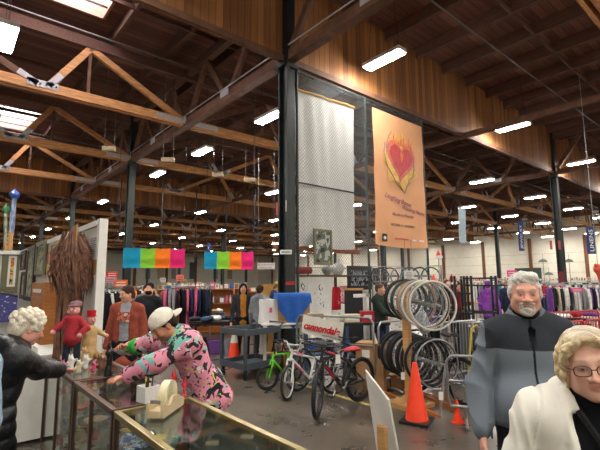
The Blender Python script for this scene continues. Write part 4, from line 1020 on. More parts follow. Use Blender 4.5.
# person cut off by the left edge
q = ground(-26, 2.35); passer(q, to_eye(q, -70), 'person in light blue quilted jacket cut off by the left edge', H=1.66, w=1.1, top='#8fa2b4', bottom='#1d2028', hair='#b0a898', h=0.009)
# ================================================================ SHARED MATERIALS
m_steel = metalm('steel_tube', '#9a9c9e', 0.35); m_chrome = metalm('chrome', '#cfd0d2', 0.15)
m_black = mat('black_paint', '#121214', 0.4); m_rubber = mat('black_rubber', '#17171a', 0.75, bump=0.3, bscale=120)
m_white = mat('white_paint', '#e2e0da', 0.5, var=0.05); m_cardb = mat('cardboard', '#a87d52', 0.85, var=0.12, scale=5)
m_cardb2 = mat('cardboard_dark', '#8f6742', 0.85, var=0.12, scale=5)
m_oak = mat('orange_oak', '#a9692f', 0.6, var=0.2, stretch=(1, 1, 6)); m_pine = mat('pine_lumber', '#b98a55', 0.7, var=0.2, stretch=(1, 1, 6))
m_glass = glassm('case_glass', (0.92, 0.96, 0.94)); m_bronze = metalm('bronze_trim', '#6a5344', 0.35, 0.7); m_brass = metalm('worn_brass_trim', '#a59564', 0.35, 0.75)
m_orange = mat('cone_orange', '#f0401c', 0.45, var=0.06); m_grey_pl = mat('grey_plastic', '#3d434b', 0.55)
m_red = mat('red_paint', '#a51f2c', 0.45)
COL = {'black': '#16161a', 'charcoal': '#2b2c31', 'navy': '#1f2a48', 'blue': '#2f56a5', 'pink': '#cf5a7e', 'red': '#b32430', 'white': '#dedbd4', 'grey': '#8b8d91', 'brown': '#6b4530', 'tan': '#b8976c', 'green': '#3c6b4a', 'teal': '#2b8088', 'purple': '#6d4288', 'orange': '#e07a2c', 'yellow': '#d8c04a', 'cream': '#d8ccae', 'denim': '#3f5570', 'maroon': '#5e1f2c'}
def cm(c): return cloth('cloth_' + c, COL[c])
def pm_(c): return mat('paint_' + c, COL[c], 0.5)

# ================================================================ GALLERY PARTITION AND ITS PICTURES
PXW = 1.30
o = empty('display_partition', (PXW, 8.2, 0), label='white gallery partition with pictures hung on it, behind the counter at left', cat='partition')
mb = MB(); mb.box((0.03, 0, 1.24), (0.05, 6.3, 2.36)); mb.build('panel', mat('partition_white', '#dcdad2', 0.8, var=0.05), o)
mb = MB(); mb.box((0.03, -3.20, 1.24), (0.09, 0.10, 2.48)); mb.build('end_post', m_white, o)
mb = MB(); mb.box((0.03, 0, 2.44), (0.10, 6.3, 0.06)); mb.build('top_rail', m_white, o)
mb = MB(); mb.box((-2.5, 3.20, 1.2), (5.0, 0.1, 2.4)); mb.box((-2.5, 3.15, 2.44), (5.0, 0.16, 0.08)); mb.build('return_panel', MATS['partition_white'], o)
def picture(pxa, pxb, pya, pyb, frame, art, label, x=PXW, depth=0.04, fw=0.04, plane='X', cat='picture', mount=None, name='framed_picture', gloss=False):
    if plane == 'X': A, B = PX(pxa, (pya + pyb) / 2, x), PX(pxb, (pya + pyb) / 2, x); m_ = PX((pxa + pxb) / 2, pya, x); n_ = PX((pxa + pxb) / 2, pyb, x); w = abs(A.y - B.y); c = Vector((x - 0.012, (A.y + B.y) / 2, n_.z)); rz = -PI / 2
    else: A, B = PY(pxa, (pya + pyb) / 2, x), PY(pxb, (pya + pyb) / 2, x); m_ = PY((pxa + pxb) / 2, pya, x); n_ = PY((pxa + pxb) / 2, pyb, x); w = abs(A.x - B.x); c = Vector(((A.x + B.x) / 2, x - 0.012, n_.z)); rz = 0
    h = m_.z - n_.z; o = empty(name, c, rz, label, cat)
    fw = min(fw, w * 0.3)
    mb = MB()
    for sx in (-1, 1): mb.box((sx * (w / 2 - fw / 2), -depth / 2, h / 2), (fw, depth, h))
    for z in (fw / 2, h - fw / 2): mb.box((0, -depth / 2, z), (w - fw * 2, depth, fw))
    mb.build('frame', frame, o, bevel=0.004)
    mt = 0.0
    if mount: mb = MB(); mb.box((0, -depth * 0.3, h / 2), (w - 2 * fw, depth * 0.2, h - 2 * fw)); mb.build('mount', mount, o); mt = min(0.07, w * 0.12)
    mb = MB(); mb.box((0, -depth * 0.36, h / 2), (w - 2 * fw - 2 * mt, depth * 0.2, h - 2 * fw - 2 * mt)); mb.build('print', art, o)
    return o
art1 = ramp_tex('autumn_print', [(0, '#2c3b2b'), (0.36, '#6c7c3c'), (0.44, '#d8c470'), (0.52, '#c9602c'), (0.60, '#e3a04a'), (0.68, '#ece0b8')], scale=5.5, detail=4, dist=1.0)
art2 = ramp_tex('grey_green_print', [(0, '#3a4438'), (0.42, '#7c8670'), (0.5, '#a9a98e'), (0.6, '#6a6c5c')], scale=6, detail=4)
art3 = ramp_tex('pale_sketch_print', [(0, '#47443c'), (0.36, '#aaa690'), (0.48, '#c6c2ae'), (0.62, '#8c887a')], scale=4, detail=5)
art4 = ramp_tex('sepia_print', [(0, '#3c2c20'), (0.4, '#8c7a58'), (0.52, '#bfae84'), (0.62, '#6a5a40')], scale=8, detail=4)
m_gfr = mat('olive_gilt_frame', '#6c6a4e', 0.5); m_bfr = mat('dark_brown_frame', '#33261f', 0.5); m_lfr = mat('pale_gilt_frame', '#a09272', 0.5)
picture(1, 22, 250.5, 292, m_gfr, art1, 'picture of autumn trees in an olive frame at the far left', x=11.34, plane='Y', fw=0.12, mount=m_white)
picture(23, 27.5, 251, 270, m_bfr, art4, 'small narrow dark-framed picture high in the corner of the white partition', fw=0.08)
picture(22.8, 27.2, 272, 299, m_bfr, art3, 'narrow dark-framed picture below the small one in the partition corner', fw=0.08)
picture(28.5, 36, 247, 301, m_bfr, art2, 'tall dark-framed picture beside the corner of the partition', fw=0.08)
picture(38.5, 47, 242, 275, m_gfr, art2, 'grey-green landscape in a mid-brown frame, left of the red and yellow strip', fw=0.07)
picture(52.5, 60, 242, 277, m_lfr, art3, 'pale sketch in a thin gilt frame right of the red and yellow strip', fw=0.06, mount=m_white)
# red / yellow painted strip
c = PX(49.5, 263, PXW - .03); a, b_ = PX(48.3, 263, PXW), PX(51.3, 263, PXW); z0, z1 = PX(49.5, 274, PXW).z, PX(49.5, 252, PXW).z
mb = MB(); w = abs(a.y - b_.y); mb.box((0, 0, (z1 - z0) * .72), (0.03, w, (z1 - z0) * .56)); mb.box((0, 0, (z1 - z0) * .30), (0.03, w, (z1 - z0) * .28), mi=1); mb.box((0, 0, (z1 - z0) * .08), (0.03, w, (z1 - z0) * .16), mi=2)
tag(mb.build('painted_strip', [pm_('red'), pm_('yellow'), pm_('orange')], loc=(c.x, c.y, z0)), 'narrow red, orange and yellow painted strip hung between two pictures', 'wall decoration')
# dark wing-like wall piece
c = PX(65, 278, PXW - .04); zt = PX(65, 241, PXW).z; wy = abs(PX(61, 260, PXW).y - PX(69, 260, PXW).y) / 2; H_ = zt - c.z
o = empty('feather_wing', (c.x, c.y, c.z), -PI / 2, 'dark grey feathered wing shape hung on the partition beside the twig bundle', 'wall decoration')
mb = MB()
for i in range(16):
    t = i / 15; mb.tube([(wy * (0.5 - t * .3), 0, H_ * 0.9), (wy * math.cos(t * 3.1) * 0.9, -0.02, H_ * (0.62 - 0.2 * t)), (wy * math.cos(t * 3.1) * 0.55, -0.02, H_ * 0.55 * (1 - math.sin(t * 3.14) * .98))], [0.03, 0.05, 0.012], n=6)
mb.build('feathers', cloth('feather_grey', '#2f3133'), o, smooth=True)
mb = MB(); mb.ball((0, -0.02, H_ * 0.88), (wy * 0.7, 0.04, H_ * 0.12), n=10); mb.build('shoulder', cloth('feather_grey2', '#3d4042'), o, smooth=True)
# notice sheet and brown card
for (pa, pb, ya, yb, m_, nm, lb) in ((89.5, 96.5, 235, 260, mat('paper_white', '#d9d8d6', 0.8, var=0.03), 'paper_notice', 'white paper notice pinned near the end of the partition'), (88, 96, 260.5, 275, m_cardb, 'brown_card', 'brown card panel pinned under the white notice')):
    c = PX((pa + pb) / 2, yb, PXW - .012); w = abs(PX(pa, ya, PXW).y - PX(pb, ya, PXW).y); h = PX((pa + pb) / 2, ya, PXW).z - c.z
    mb = MB(); mb.box((0, 0, h / 2), (0.012, w, h))
    o = mb.build(nm, m_, loc=(c.x, c.y, c.z)); tag(o, lb, 'notice')
    if nm == 'paper_notice':
        mb = MB()
        for k in range(9): mb.box((-0.008, 0, h * (0.15 + 0.085 * k)), (0.003, w * (0.7 if k % 3 else 0.45), 0.008))
        mb.build('printed_lines', mat('ink_grey', '#7a7a7c'), o)
# twig bundle sculpture hanging from the partition
rs = random.Random(5)
base = Vector((1.10, 5.24, 0)); top = 2.36
o = empty('twig_bundle', (base.x, base.y, 0.95), 0, 'tall bundle of brown twigs and bark leaning against the partition end', 'sculpture')
mb = MB(); H_ = top - 0.95
for i in range(330):
    t = rs.uniform(0, 1); zt = H_ * rs.uniform(0.72, 1.0); ang = rs.uniform(0, 2 * PI); r0 = rs.uniform(0.02, 0.12)
    r1 = 0.06 + 0.13 * rs.random(); z1 = H_ * rs.uniform(0.48, 0.74)
    p0 = Vector((r0 * math.cos(ang), r0 * 1.3 * math.sin(ang), zt)); p1 = Vector((r1 * math.cos(ang + .3), r1 * 1.35 * math.sin(ang + .3), z1)); pm = (p0 + p1) / 2 + Vector((math.cos(ang), math.sin(ang), 0)) * 0.09
    mb.tube([p0, pm, p1], [0.006, 0.010, 0.004], n=4)
for i in range(150):
    ang = rs.uniform(0, 2 * PI); r0 = 0.11 * rs.random() + .02; p0 = Vector((r0 * math.cos(ang), r0 * 1.1 * math.sin(ang), 0)); p1 = p0 * (0.7 + 0.5 * rs.random()); p1.z = H_ * rs.uniform(0.6, 0.85); pm = (p0 + p1) / 2 + Vector((rs.uniform(-.03, .03), rs.uniform(-.03, .03), 0)); mb.tube([p0, pm, p1], [0.013, 0.011, 0.006], n=4)
mb.build('twigs', mat('twig_brown', '#7a5746', 0.9, var=0.45, scale=14), o)
mb = MB(); mb.cyl((0, 0, 0), (0, 0, H_ * 0.8), 0.09, 0.07, n=10); mb.build('core', mat('bark_dark', '#33251d', 0.9, var=0.4), o)
mb = MB(); mb.box((0.0, 0, H_ * 0.93), (0.02, 0.26, 0.3)); mb.build('brown_paper', m_cardb, o)
# table under it, behind the glass counter
mb = MB(); mb.box((0, 0, 0.46), (0.62, 1.7, 0.86)); mb.box((0, 0, 0.92), (0.70, 1.8, 0.06))
tag(mb.build('display_plinth', m_white, loc=(0.88, 6.62, 0)), 'white plinth behind the glass counter carrying the large framed print', 'plinth')
# large framed print standing on the plinth
def standing_frame(pxa, pxb, pya, pyb, d, frame, art, label, tilt=8, yawd=0, mount=None, fwf=0.07, zb=None):
    a, b_ = D(pxa, pyb, d), D(pxb, pyb, d); w = (b_ - a).length; h = D((pxa + pxb) / 2, pya, d).z - D((pxa + pxb) / 2, pyb, d).z; c = (a + b_) / 2
    if zb is not None: c.z = zb
    o = empty('framed_picture', c, to_eye(c, yawd), label, 'picture'); o.rotation_euler = (R(-tilt), 0, to_eye(c, yawd)); mb = MB(); fw = fwf
    for sx in (-1, 1): mb.box((sx * (w / 2 - fw / 2), 0, h / 2), (fw, 0.04, h))
    for z in (fw / 2, h - fw / 2): mb.box((0, 0, z), (w - fw * 2, 0.04, fw))
    mb.build('frame', frame, o, bevel=0.005)
    if mount: mb = MB(); mb.box((0, 0.006, h / 2), (w - 2 * fw, 0.01, h - 2 * fw)); mb.build('mount', mount, o)
    k = 0.78 if mount else 1; mb = MB(); mb.box((0, 0.0, h / 2), ((w - 2 * fw) * k, 0.01, (h - 2 * fw) * k)); mb.build('print', art, o); return o
standing_frame(47, 71, 283, 339, 6.0, m_bfr, art3, 'large dark-framed pale print standing on the white plinth behind the puppets', mount=mat('mount_grey', '#b6b5a8'), zb=0.955, yawd=-25)
# orange wooden cabinet end
ya_, yb_ = PX(44, 300, 1.08).y, PX(31, 300, 1.08).y
o = empty('wooden_cabinet', (1.16, (ya_ + yb_) / 2, 0), -PI / 2, 'orange-brown wooden cabinet standing in front of the partition pictures', 'cabinet')
Wc = yb_ - ya_ - .02; mb = MB(); mb.box((0, 0, 0.9), (Wc, 0.16, 1.76)); mb.build('body', m_oak, o, bevel=0.006)
mb = MB(); mb.box((0, -0.09, 1.66), (Wc * .6, 0.01, 0.05)); mb.build('label_plate', m_white, o)
mb = MB(); mb.box((0, -0.085, 0.85), (Wc * .9, 0.012, 1.45)); mb.build('door', m_oak, o, bevel=0.004)
# purple arc panel under the autumn picture
o = empty('quilted_panel', PY(9, 322, 11.15), 0, 'purple starry fabric arc under the autumn picture at the far left', 'textile')
h_ = PY(9, 293, 11.1).z - PY(9, 322, 11.15).z
mb = MB(); poly = [(-0.9, 0), (-0.9, h_)] + [(0.35 - 1.2 * (1 - math.cos(t)), 0 + h_ * math.cos(t)) if False else (-0.4 + 0.95 * math.sin(t), h_ * math.cos(t)) for t in [PI / 2 * i / 10 for i in range(11)]]
mb.prism(poly, 0.05); mb.build('arc', ramp_tex('purple_stars', [(0, '#4d4d8c'), (0.62, '#6a68a6'), (0.70, '#e4dff0')], scale=14, detail=1), o)
mb = MB(); mb.tube([(-0.4 + 0.99 * math.sin(t), 0, h_ * 1.03 * math.cos(t)) for t in [PI / 2 * i / 14 for i in range(15)]], 0.035, n=6); mb.build('binding', m_bfr, o)
# tall painted poles with onion finials behind the partition
for px, py, d, mt, lb, lean in ((15, 190.5, 12.6, 'blue', 'tall painted pole with a blue onion-shaped knob at far left', 0.02), (5.8, 205, 12.9, 'green', 'shorter thin pole with a green knob, leftmost of the two', -0.25)):
    tp = D(px, py, d); o = empty('painted_pole', (tp.x - lean, tp.y, 0), 0, lb, 'pole'); H_ = tp.z; r = 0.075 if mt == 'blue' else 0.05
    def lp(z): return Vector((lean * z / H_, 0, z))
    mb = MB(); mb.tube([lp(0), lp(H_ * .72)], r * .9, n=10); mb.build('lower_shaft', m_pine, o)
    mb = MB(); mb.tube([lp(H_ * .72), lp(H_ - 0.22)], [r * 1.0, r * 0.85], n=10); mb.build('painted_shaft', ramp_tex('streaky_' + mt, [(0, '#6b7a94' if mt == 'blue' else '#75806a'), (0.5, '#93a2bd' if mt == 'blue' else '#a4a88c')], scale=9, stretch=(3, 3, .6)), o, smooth=True)
    mb = MB(); mb.lathe([(0.01, 0), (r * 1.4, 0.05), (r * 1.9, 0.14), (r * 1.5, 0.22), (r * 0.5, 0.28), (0.004, 0.34)], lp(H_ - 0.28), n=14); mb.build('knob', mat('knob_' + mt, '#3a55a0' if mt == 'blue' else '#2f7a4a', 0.35), o, smooth=True)

# ================================================================ GLASS DISPLAY COUNTERS
def display_case(ya, yb, label, trim):
    xa, xb, H_ = 0.865, 1.37, 1.0; L_ = yb - ya
    o = empty('display_case', ((xa + xb) / 2, (ya + yb) / 2, 0), 0, label, 'display case'); W = xb - xa
    mb = MB(); mb.box((0, 0, 0.09), (W - .04, L_ - .04, 0.18)); mb.build('plinth', m_black, o)
    mb = MB()
    for zz, hh, nm in ((H_ - 0.018, .036, 'top_trim'), (.2, .04, 'bottom_trim')):
        for sx in (-1, 1): mb = MB(); mb.box((sx * (W / 2 - 0.018), 0, zz), (0.036, L_, hh)); mb.build(nm, trim, o, bevel=0.003)
        for sy in (-1, 1): mb = MB(); mb.box((0, sy * (L_ / 2 - 0.014), zz), (W - .073, 0.028, hh)); mb.build(nm, trim, o, bevel=0.003)
    for sx in (-1, 1):
        for sy in (-1, 1): mb = MB(); mb.box((sx * (W / 2 - 0.016), sy * (L_ / 2 - 0.016), 0.6), (0.032, 0.032, 0.77)); mb.build('corner_post', m_bronze, o, bevel=0.002)
    mb = MB(); mb.box((-W / 2 + 0.012, 0, 0.6), (0.022, 0.022, 0.77)); mb.build('mullion', m_bronze, o)
    mb = MB(); mb.box((0, 0, H_ - 0.008), (W - .07, L_ - .06, 0.006)); mb.build('top_glass', m_glass, o)
    mb = MB(); mb.box((-W / 2 + 0.012, 0, 0.59), (0.005, L_ - .06, 0.73)); mb.build('front_glass', m_glass, o)
    for z in (0.46, 0.72): mb = MB(); mb.box((0.02, 0, z), (W - .12, L_ - .08, 0.008)); mb.build('glass_shelf', m_glass, o)
    mb = MB(); mb.box((0.0, 0, 0.225), (W - .05, L_ - .05, 0.01)); mb.build('floor_board', mat('case_floor', '#b5b2a6', 0.8), o)
    mb = MB(); mb.box((W / 2 - 0.012, 0, 0.59), (0.012, L_ - .07, 0.73)); mb.build('sliding_back', mat('case_back', '#9aa39e', 0.5), o)
    return o
display_case(1.05, 2.79, 'glass display counter nearest the camera, with brass-edged top', m_brass)
display_case(2.82, 3.82, 'middle glass display counter where the capped man rests his hand', m_bronze)
display_case(3.85, 4.99, 'far glass display counter carrying puppets and figures', m_bronze)
# curios inside
CUR = []
def curio_shapes():
    r = []
    mb = MB(); mb.lathe([(0.02, 0), (0.032, 0.02), (0.022, 0.05), (0.012, 0.08), (0.018, 0.095)], n=14); r.append(('vase', mb))
    mb = MB(); mb.lathe([(0.012, 0), (0.03, 0.008), (0.052, 0.03), (0.05, 0.032), (0.026, 0.012)], n=16); r.append(('bowl', mb))
    mb = MB(); mb.lathe([(0.022, 0), (0.026, 0.03), (0.028, 0.06), (0.025, 0.06), (0.022, 0.01)], n=14); mb.torus((0.034, 0, 0.032), 0.015, 0.004, (0, 1, 0), 12, 6); r.append(('cup', mb))
    mb = MB(); mb.ball((0, 0, 0.022), (0.03, 0.018, 0.02), n=10); mb.ball((0.026, 0, 0.042), 0.013, n=8); mb.cyl((0.036, 0, 0.042), (0.048, 0, 0.04), 0.004, 0.001, n=6); mb.ball((-0.034, 0, 0.028), (0.018, 0.008, 0.006), n=8); r.append(('bird_figurine', mb))
    mb = MB(); mb.lathe([(0.02, 0), (0.024, 0.01), (0.012, 0.04), (0.016, 0.06), (0.006, 0.072)], n=12); mb.ball((0, 0, 0.082), 0.013, n=8); r.append(('figurine', mb))
    mb = MB()
    for i in range(22): a = 2 * PI * i / 22; mb.ball((0.05 * math.cos(a), 0.035 * math.sin(a), 0.008), 0.008, n=6)
    r.append(('bead_necklace', mb))
    mb = MB(); mb.box((0, 0, 0.015), (0.09, 0.06, 0.03)); mb.box((0, 0, 0.034), (0.094, 0.064, 0.008)); r.append(('trinket_box', mb))
    mb = MB(); mb.lathe([(0.02, 0), (0.06, 0.006), (0.075, 0.012), (0.074, 0.014), (0.02, 0.004)], n=20); r.append(('plate', mb))
    return r
shapes = curio_shapes(); protos = {}; rs = random.Random(11)
cpal = ['white', 'blue', 'tan', 'green', 'red', 'grey', 'teal', 'orange', 'cream', 'brown', 'yellow', 'pink']
m_cur = {c: mat('glaze_' + c, COL[c], 0.25) for c in cpal}
where = {0: 'nearest counter', 1: 'middle counter', 2: 'far counter'}
for ci, (ya, yb) in enumerate(((1.5, 2.7), (2.92, 3.74), (3.95, 4.9))):
    for z, nm in ((0.724, 'upper shelf'), (0.464, 'lower shelf'), (0.231, 'bottom')):
        y = ya + 0.02
        row = 0
        while y < yb:
            row += 1
            for x in (0.98, 1.10, 1.22):
                if rs.random() < 0.12: continue
                k = rs.randrange(len(shapes)); n_, sh = shapes[k]; c = rs.choice(cpal); s_ = rs.uniform(0.7, 1.15)
                lb = '%s %s, %s row back, %s, on the %s of the %s' % (c, n_.replace('_', ' '), ORD[row], {0.98: 'front', 1.10: 'middle', 1.22: 'rear'}[x], nm, where[ci])
                p = (x + rs.uniform(-.015, .015), y + rs.uniform(-.02, .02), z)
                if n_ not in protos: o = sh.build(n_, m_cur[c], smooth=True); protos[n_] = o; CH[o.name] = []
                else: o = protos[n_].copy(); C.objects.link(o)
                o.material_slots[0].link = 'OBJECT'; o.material_slots[0].material = m_cur[c]
                o.location = p; o.rotation_euler = (0, 0, rs.uniform(0, 6)); o.scale = (s_, s_, s_)
                tag(o, lb, n_.replace('_', ' '), 'curios inside the %s' % where[ci])
            y += 0.135
# orange wooden ruler and patterned scarf inside the nearest case
a, b_ = G(176, 433, 0.75), G(236, 419, 0.75)
mb = MB(); mb.bar((0, 0, 0), (b_ - a), 0.05, 0.012); tag(mb.build('wooden_ruler', m_cur['orange'], loc=a + Vector((0, 0, .0))), 'long orange wooden strip lying inside the nearest glass counter', 'strip')
c = G(136, 446, 0.74)
mb = MB(); mb.sheet(lambda u, v: (0.22 * (u - .5), 0.26 * (v - .5), 0.03 + 0.03 * math.sin(9 * u + 4 * v) * math.sin(7 * v)), 16, 16, 0.006)
tag(mb.build('patterned_scarf', ramp_tex('scarf_print', [(0, '#2c4f8c'), (0.45, '#dcdcd8'), (0.52, '#3a6aae'), (0.6, '#d8b83a'), (0.66, '#1f2c50')], scale=18), smooth=True, loc=c), 'blue, white and yellow patterned scarf inside the nearest glass counter', 'scarf')

# ---------------- on top of the counters
# tape dispenser
c = G(166, 411, 1.0); o = empty('tape_dispenser', c, R(222), 'beige desk tape dispenser with a big roll on the near counter', 'tape dispenser')
prof = [(-0.115, 0), (-0.12, 0.035), (-0.09, 0.05), (-0.04, 0.075), (0.02, 0.078), (0.05, 0.045), (0.085, 0.052), (0.115, 0.072), (0.122, 0.06), (0.122, 0)]
mb = MB()
for sy in (-1, 1): mb.prism(prof, 0.018, Matrix.Translation((0, sy * 0.036, 0)))
mb.prism([(x, min(z, 0.035)) for x, z in prof], 0.056); mb.build('body', mat('beige_plastic', '#c9b48e', 0.45, var=0.05), o, bevel=0.004)
mb = MB(); mb.lathe([(0.045, -0.02), (0.068, -0.02), (0.068, 0.02), (0.045, 0.02), (0.045, -0.02)], (-0.015, 0, 0.078), n=30, M=Matrix.Rotation(PI / 2, 3, 'X')); mb.build('tape_roll', mat('tape_cream', '#e0d6b0', 0.35), o, smooth=True)
mb = MB(); mb.lathe([(0.0, -0.018), (0.045, -0.018), (0.045, 0.018), (0.0, 0.018)], (-0.015, 0, 0.078), n=24, M=Matrix.Rotation(PI / 2, 3, 'X')); mb.build('core', mat('core_grey', '#5a5f66'), o, smooth=True)
mb = MB(); mb.box((0.118, 0, 0.074), (0.004, 0.05, 0.016)); mb.build('cutter', m_chrome, o); o.scale = (1.22, 1.22, 1.22)
# white pen box and pens
c = G(148, 401, 1.0); o = empty('pen_box', c, R(10), 'white square box full of pens beside the tape dispenser', 'box'); mb = MB()
for sx in (-1, 1): mb.box((sx * 0.05, 0, 0.05), (0.008, 0.108, 0.1)); mb.box((0, sx * 0.05, 0.05), (0.1, 0.008, 0.1))
mb.box((0, 0, 0.004), (0.1, 0.1, 0.008)); mb.build('box', m_white, o)
for i, cc in enumerate(['black', 'black', 'yellow', 'black', 'grey', 'black', 'orange', 'black', 'tan', 'black']):
    x, y = rs.uniform(-.032, .032), rs.uniform(-.032, .032); tx, ty = x * 1.4, y * 1.4; L_ = rs.uniform(.125, .165)
    mb = MB(); mb.cyl((x, y, 0.01), (tx, ty, L_ - .02), 0.0048, n=8); mb.cyl((tx, ty, L_ - .02), (tx * 1.05, ty * 1.05, L_), 0.0048, 0.001, n=8)
    op = mb.build('pen', pm_(cc), loc=c, rz=R(10)); tag(op, '%s pen standing in the white pen box%s' % (cc, ''), 'pen', 'pens in the white box')
# two red figures (candle holders)
for px, py, lb in ((173, 398, 'taller red ornament standing beside the pen box'), (184, 397, 'shorter red ornament right of the taller one')):
    c = G(px, py, 1.0); s_ = 1.0 if px < 180 else 0.72
    mb = MB(); mb.lathe([(0.026, 0), (0.028, 0.01), (0.008, 0.03), (0.014, 0.06), (0.008, 0.08), (0.02, 0.10), (0.010, 0.13), (0.014, 0.15), (0.002, 0.19)], n=12)
    mb.torus((0, 0, 0.115), 0.022, 0.006, (0, 1, 0.2), 14, 6); o = mb.build('red_ornament', mat('glossy_red', '#c02838', 0.25), smooth=True, loc=c); o.scale = (s_, s_, s_); tag(o, lb, 'ornament')
# carved black statue held by the capped man
c = G(108, 376, 1.0); d = SDF(0.004)
d.chain([(0, 0, 0.01), (0, 0, 0.05)], [0.035, 0.026], 0.01); d.chain([(0, 0, 0.05), (0.006, 0, 0.13), (0, 0, 0.19), (0, 0, 0.215)], [0.026, 0.020, 0.026, 0.012], 0.015); d.el((0, 0, 0.238), (0.017, 0.019, 0.024), 0.008)
for sg in (1, -1): d.chain([(0, sg * 0.026, 0.195), (0.008, sg * 0.036, 0.15), (0.022, sg * 0.012, 0.12)], [0.009, 0.008, 0.007], 0.006)
d.el((0, 0, 0.262), (0.012, 0.012, 0.012), 0.006)
tag(sdf_obj('carved_statue', d, mat('ebony', '#16120f', 0.35), None, noise=lambda P: 0.002 * fnoise(P, 120, 2), loc=c), 'tall black carved statue standing in front of the capped man', 'statue')
# puppets
def puppet(c, rz, label, kind):
    o = empty('puppet', c, rz, label, 'puppet')
    skin_ = mat('puppet_skin_pink', '#d79a94', 0.7)
    if kind == 'red':
        d = SDF(0.007); d.rc((0, 0, 0.30), (0, 0, 0.50), 0.095, 0.075, 0.03); d.rc((0.07, 0, 0.52), (0.17, -0.05, 0.42), 0.036, 0.032); d.rc((-0.07, 0, 0.52), (-0.18, -0.04, 0.40), 0.036, 0.030); d.rc((0.17, -0.05, 0.42), (0.13, -0.12, 0.36), 0.032, 0.03)
        sdf_obj('red_coat', d, cloth('puppet_red', '#a8323c'), o, noise=lambda P: 0.006 * fnoise(P, 40, 2))
        d = SDF(0.007)
        for sg in (1, -1): d.chain([(sg * 0.05, 0, 0.30), (sg * 0.055, -0.01, 0.14), (sg * 0.055, -0.01, 0.02)], [0.045, 0.036, 0.03]); d.rc((sg * .055, 0, .02), (sg * .055, -.07, .015), .028, .024)
        sdf_obj('trousers', d, cloth('puppet_dark', '#27303a'), o, noise=lambda P: 0.004 * fnoise(P, 40, 3))
        d = SDF(0.005); d.el((0, -0.01, 0.62), (0.062, 0.06, 0.07), 0.02); d.el((0, -0.068, 0.615), (0.016, 0.022, 0.014), 0.01); d.el((0.04, -0.05, 0.6), (0.02, 0.02, 0.02), 0.01); d.el((-0.04, -0.05, 0.6), (0.02, 0.02, 0.02), 0.01)
        for sg, h in ((1, (0.13, -0.14, 0.35)), (-1, (-0.19, -0.06, 0.38))): d.el(h, (0.028, 0.028, 0.028), 0.01)
        sdf_obj('head_and_hands', d, skin_, o)
        d = SDF(0.006); d.el((0.01, 0.01, 0.685), (0.068, 0.064, 0.040), 0.02); d.el((0, -0.01, 0.665), (0.080, 0.078, 0.013), 0.01); sdf_obj('hat', d, cloth('puppet_hat', '#8c6a6e'), o, noise=lambda P: 0.003 * fnoise(P, 60, 3))
        mb = MB()
        for sg in (1, -1): mb.ball((sg * 0.022, -0.066, 0.635), 0.008, n=8)
        mb.build('eyes', m_black, o, smooth=True)
    else:
        d = SDF(0.007); d.rc((0, 0, 0.06), (0.01, 0, 0.34), 0.095, 0.07, 0.03); d.rc((0.06, 0, 0.35), (0.16, -0.05, 0.28), 0.030, 0.026); d.rc((-0.06, 0, 0.35), (-0.15, -0.06, 0.30), 0.030, 0.026)
        for sg in (1, -1): d.chain([(sg * 0.05, -0.02, 0.08), (sg * 0.07, -0.12, 0.05), (sg * 0.075, -0.19, 0.03)], [0.045, 0.036, 0.034])
        sdf_obj('cloth_body', d, cloth('puppet_beige', '#c0a06e'), o, noise=lambda P: 0.005 * fnoise(P, 40, 2))
        d = SDF(0.005); d.el((0.01, -0.01, 0.47), (0.052, 0.052, 0.058), 0.02); d.el((0.01, -0.06, 0.465), (0.013, 0.018, 0.012), 0.01)
        for h in ((0.18, -0.06, 0.27), (-0.17, -0.07, 0.295)): d.el(h, (0.026, 0.026, 0.026), 0.01)
        sdf_obj('head_and_hands', d, skin_, o)
        mb = MB(); mb.lathe([(0.046, 0.515), (0.048, 0.52), (0.052, 0.585), (0.0, 0.59)], (0.01, 0, 0), n=18); mb.lathe([(0.0, 0.510), (0.062, 0.512), (0.062, 0.518), (0.04, 0.52)], (0.01, 0, 0), n=18); mb.build('red_hat', cloth('puppet_hat_red', '#c01f2e'), o, smooth=True)
        mb = MB()
        for sg in (1, -1): mb.ball((0.01 + sg * 0.02, -0.06, 0.48), 0.007, n=8)
        mb.build('eyes', m_black, o, smooth=True)
    o.scale = (.84, .84, .84); return o
puppet(Vector((0.99, 4.50, 1.0)), to_eye((1, 5), -25), 'puppet in a red coat and floppy pinkish hat on the far counter', 'red')
puppet(Vector((1.20, 4.76, 1.0)), to_eye((1.2, 4.7), 20), 'beige cloth puppet with a bright red flat hat on the far counter', 'beige')
# striped bundle, yellow toy, small white/pink figures
c = G(74, 359, 1.0); d = SDF(0.006); d.chain([(-.10, 0, .03), (0, .02, .045), (.10, -.01, .03)], [.03, .04, .028], .02); d.chain([(-.05, -.05, .02), (.06, -.06, .03)], [.025, .022], .02)
tag(sdf_obj('cloth_bundle', d, ramp_tex('zebra', [(0, '#17171a'), (0.5, '#b9b7b0')], kind='wave', scale=14, dist=4), None, loc=c, noise=lambda P: 0.005 * fnoise(P, 50, 2)), 'black and white striped cloth bundle at the puppets feet', 'cloth')
c = G(92, 359, 1.0); d = SDF(0.006); d.el((0, 0, .07), (.045, .04, .045), .02)
for i in range(7): a = i * .9; d.chain([(0, 0, .05), (.05 * math.cos(a), .05 * math.sin(a), .035), (.085 * math.cos(a + .3), .085 * math.sin(a + .3), .016)], [.022, .018, .012], .012)
tag(sdf_obj('toy_octopus', d, mat('toy_yellow', '#d99a2c', 0.5), None, loc=c), 'yellow-orange soft toy with curling arms right of the beige puppet', 'toy')
